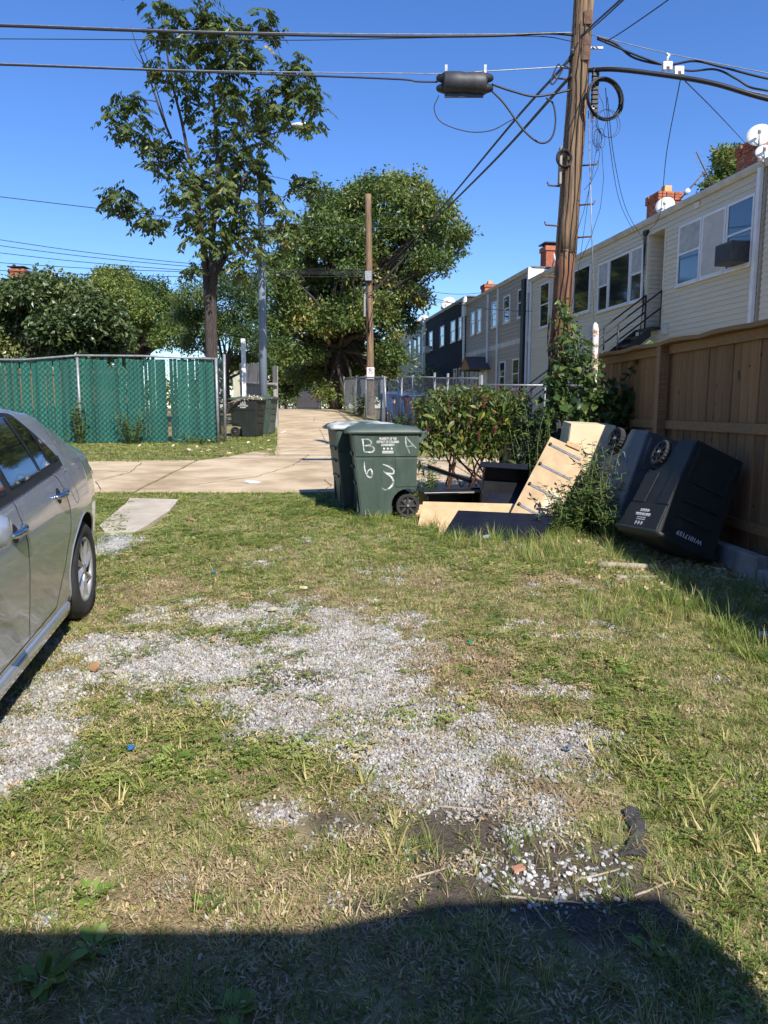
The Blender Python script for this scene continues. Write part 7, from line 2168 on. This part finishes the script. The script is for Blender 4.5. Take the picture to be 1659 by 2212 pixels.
# far parked car, tiny at the end of the alley
fc = tag(empty('far_car', P(628, 872, 84)), 'tiny white car parked beyond the end of the alley', 'car')
fc.location.z = base_z(84)
prf = [(-2.2,.3), (-2.2,.75), (-1.3,.9), (-.6,1.4), (.9,1.4), (1.7,.95), (2.2,.9), (2.2,.3)]
nn_ = len(prf); mb = MB(); mb.add([(x, -.85, z) for x, z in prf] + [(x, .85, z) for x, z in prf], [tuple(range(nn_)), tuple(reversed(range(nn_, 2*nn_)))] + [(i, i+nn_, (i+1)%nn_+nn_, (i+1)%nn_) for i in range(nn_)])
o_ = mb.build('body', M['white_paint'], fc); recalc(o_.data); bevel(o_, .06, 3)
MB().add([(-1.05,-.86,.92), (1.4,-.86,.95), (.85,-.80,1.32), (-.6,-.80,1.32)], [(0,1,2,3)]).build('window', M['glass'], fc)
for x_ in (-1.4, 1.4): 
    w_ = MB(); w_.lathe([(.001,-.9), (.3,-.9), (.32,-.85), (.32,-.7), (.001,-.7)], 16, 'y', Matrix.Translation((x_, 0, .31))); w_.build('wheel', M['tyre'], fc)

# ------------------------------------------------------------------ small things on the ground
def flat_thing(name, label, u, v, outline, t, m, cat, rz=0.0, lift=.012, tilt=(0, 0)):
    g = G(u, v); mb = MB(); n = len(outline)
    mb.add([(x, y, t + random.uniform(0, t * .5)) for x, y in outline] + [(x, y, 0) for x, y in outline], [tuple(range(n)), tuple(reversed(range(n, 2*n)))] + [(i, i + n, (i+1) % n + n, (i+1) % n) for i in range(n)])
    o = mb.build(name, M[m], loc=(g.x, g.y, ground_z(g.x, g.y) + lift), rot=(tilt[0], tilt[1], rz)); recalc(o.data)
    return tag(o, label, cat)
flat_thing('brick_chip', 'flat reddish brick chip among the white stones by the shadow edge', 1118, 1888, [(-.022,-.010), (.022,-.012), (.023,.009), (-.020,.012)], .008, 'brick_chip', 'brick chip', .5)
# strip of landscape fabric
fg = G(1385, 1830); mb = MB(); strip_w = .062
ptsf = [Vector((G(u, v).x, G(u, v).y, 0)) for u, v in ((1362,1755), (1378,1795), (1372,1825), (1366,1858))]
Q = catmull(ptsf, 8); V = []; Fc = []
for i, q in enumerate(Q):
    w_ = .016 + .016 * abs(math.sin(i * .18 + .8)) + (.014 if i > 18 else 0)
    V += [(q.x - w_ - fg.x, q.y - fg.y, ground_z(q.x, q.y) - fg.z + .008 + .004 * math.sin(i * .9)), (q.x - fg.x, q.y - fg.y + .01, ground_z(q.x, q.y) - fg.z + .012 + .005 * math.cos(i * 1.1)), (q.x + w_ - fg.x, q.y - fg.y, ground_z(q.x, q.y) - fg.z + .007)]
for i in range(len(Q) - 1):
    a = 3 * i; Fc += [(a, a+1, a+4, a+3), (a+1, a+2, a+5, a+4)]
me = bpy.data.meshes.new('fabric_strip'); me.from_pydata(V, [], Fc)
o_ = link('fabric_strip', me, M['fabric'], loc=fg); sd_ = o_.modifiers.new('thick', 'SOLIDIFY'); sd_.thickness = .004
tag(o_, 'torn black strip of landscape fabric on the dry ground at the lower right', 'fabric strip')
for lab, u, v, r, m_ in (('blue plastic scrap beside the broadleaf weed on the gravel', 283, 1634, .016, 'blue_plastic'), ('small blue plastic scrap in the green grass above the gravel', 462, 1243, .018, 'blue_plastic'), ('green bottle cap in the dry grass', 1015, 1398, .016, 'green_plastic'), ('dark blue glass shard near the gravel edge', 1228, 1632, .014, 'spray_blue')):
    flat_thing('plastic_scrap', lab, u, v, [(r, 0), (r * .3, r * .9), (-r * .9, r * .5), (-r * .7, -r * .7), (r * .4, -r * .9)], .008, m_, 'scrap', .3, lift=.03)
for lab, u, v, r, m_ in (('brown curled dead leaf on the gravel near the car', 205, 1452, .05, 'dead_leaf'), ('brown wood chunk on the gravel above centre', 462, 1395, .026, 'dead_leaf'), ('yellowed dead leaf in the grass near the pale pad', 412, 1127, .05, 'dead_leaf'),
                         ('pale stone on the upper gravel edge', 590, 1325, .03, 'pad_concrete'), ('pale wood scrap at the upper gravel edge', 655, 1275, .04, 'pale_leaf'), ('crumpled clear wrapper on the alley', 545, 1045, .12, 'clear_plastic'), ('pale wrapper in the grass before the black board', 1050, 1165, .05, 'clear_plastic'),
                         ('clear bottle scrap at the right picture edge', 1648, 1380, .05, 'clear_plastic'), ('white litter on the alley edge by the lamp', 612, 935, .12, 'clear_plastic')):
    flat_thing('litter', lab, u, v, [(r, 0), (r * .5, r * .45), (-r * .6, r * .5), (-r, -r * .1), (-r * .3, -r * .5), (r * .6, -r * .4)], .012, m_, 'litter', random.uniform(0, 3), lift=.022, tilt=(random.uniform(-.2, .2), random.uniform(-.2, .2)))
for k in range(18):
    u, v = random.uniform(300, 590), random.uniform(955, 990)
    lab = 'pale fallen leaf in the grass strip before the green fence'
    o_ = flat_thing('fallen_leaf', lab, u, v, [(.05, 0), (.02, .025), (-.04, .02), (-.05, -.01), (0, -.025)], .008, 'pale_leaf', 'leaf', random.uniform(0, 6), lift=.09, tilt=(random.uniform(-.6, .6), random.uniform(-.6, .6)))
    o_['group'] = 'fallen leaves before the green fence'
def stick(label, u0, v0, u1, v1, r, m='log', name='stick', cat='stick'):
    a, b = G(u0, v0), G(u1, v1); a.z = ground_z(a.x, a.y) + r * .8; b.z = ground_z(b.x, b.y) + r * .8
    pts = [a.lerp(b, t) + Vector((0, 0, 0)) + Vector((random.uniform(-1, 1), random.uniform(-1, 1), 0)) * (b - a).length * .012 for t in np.linspace(0, 1, 8)]
    o = MB().tube([p - a for p in pts], [r * (1 - .35 * t) for t in np.linspace(0, 1, 8)], 8).build(name, M[m], loc=a)
    return tag(o, label, cat)
stick('thick grey fallen branch below the tipped bins', 1292, 1229, 1425, 1232, .035, name='fallen_branch', cat='branch')
stick('flat pale plank lying below the grey branch', 1330, 1252, 1440, 1250, .02, m='grey_wood')
for i, (q, lab) in enumerate((((1095, 1890, 1190, 2010), 'thin dry stick crossing the shadow edge at the lower middle'), ((1240, 1905, 1340, 1880), 'dry stalk beside the white stones'), ((940, 1745, 1150, 1760), 'long dry stalk across the lower gravel'), ((1080, 1940, 1260, 1955), 'dry stalk lying in the shadow below the stones'), ((880, 1905, 970, 1880), 'pale dry blade left of the white stones'), ((830, 1620, 900, 1612), 'short twig on the middle gravel'), ((1180, 1670, 1330, 1720), 'dark twig through the dry grass on the right'), ((600, 1425, 700, 1410), 'thin twig on the upper gravel'), ((1345, 1945, 1470, 1900), 'pale stalk beside the fabric strip'))):
    stick(lab, *q, .0045, m='straw_stick' if False else 'log')
print('objects', len(bpy.data.objects))
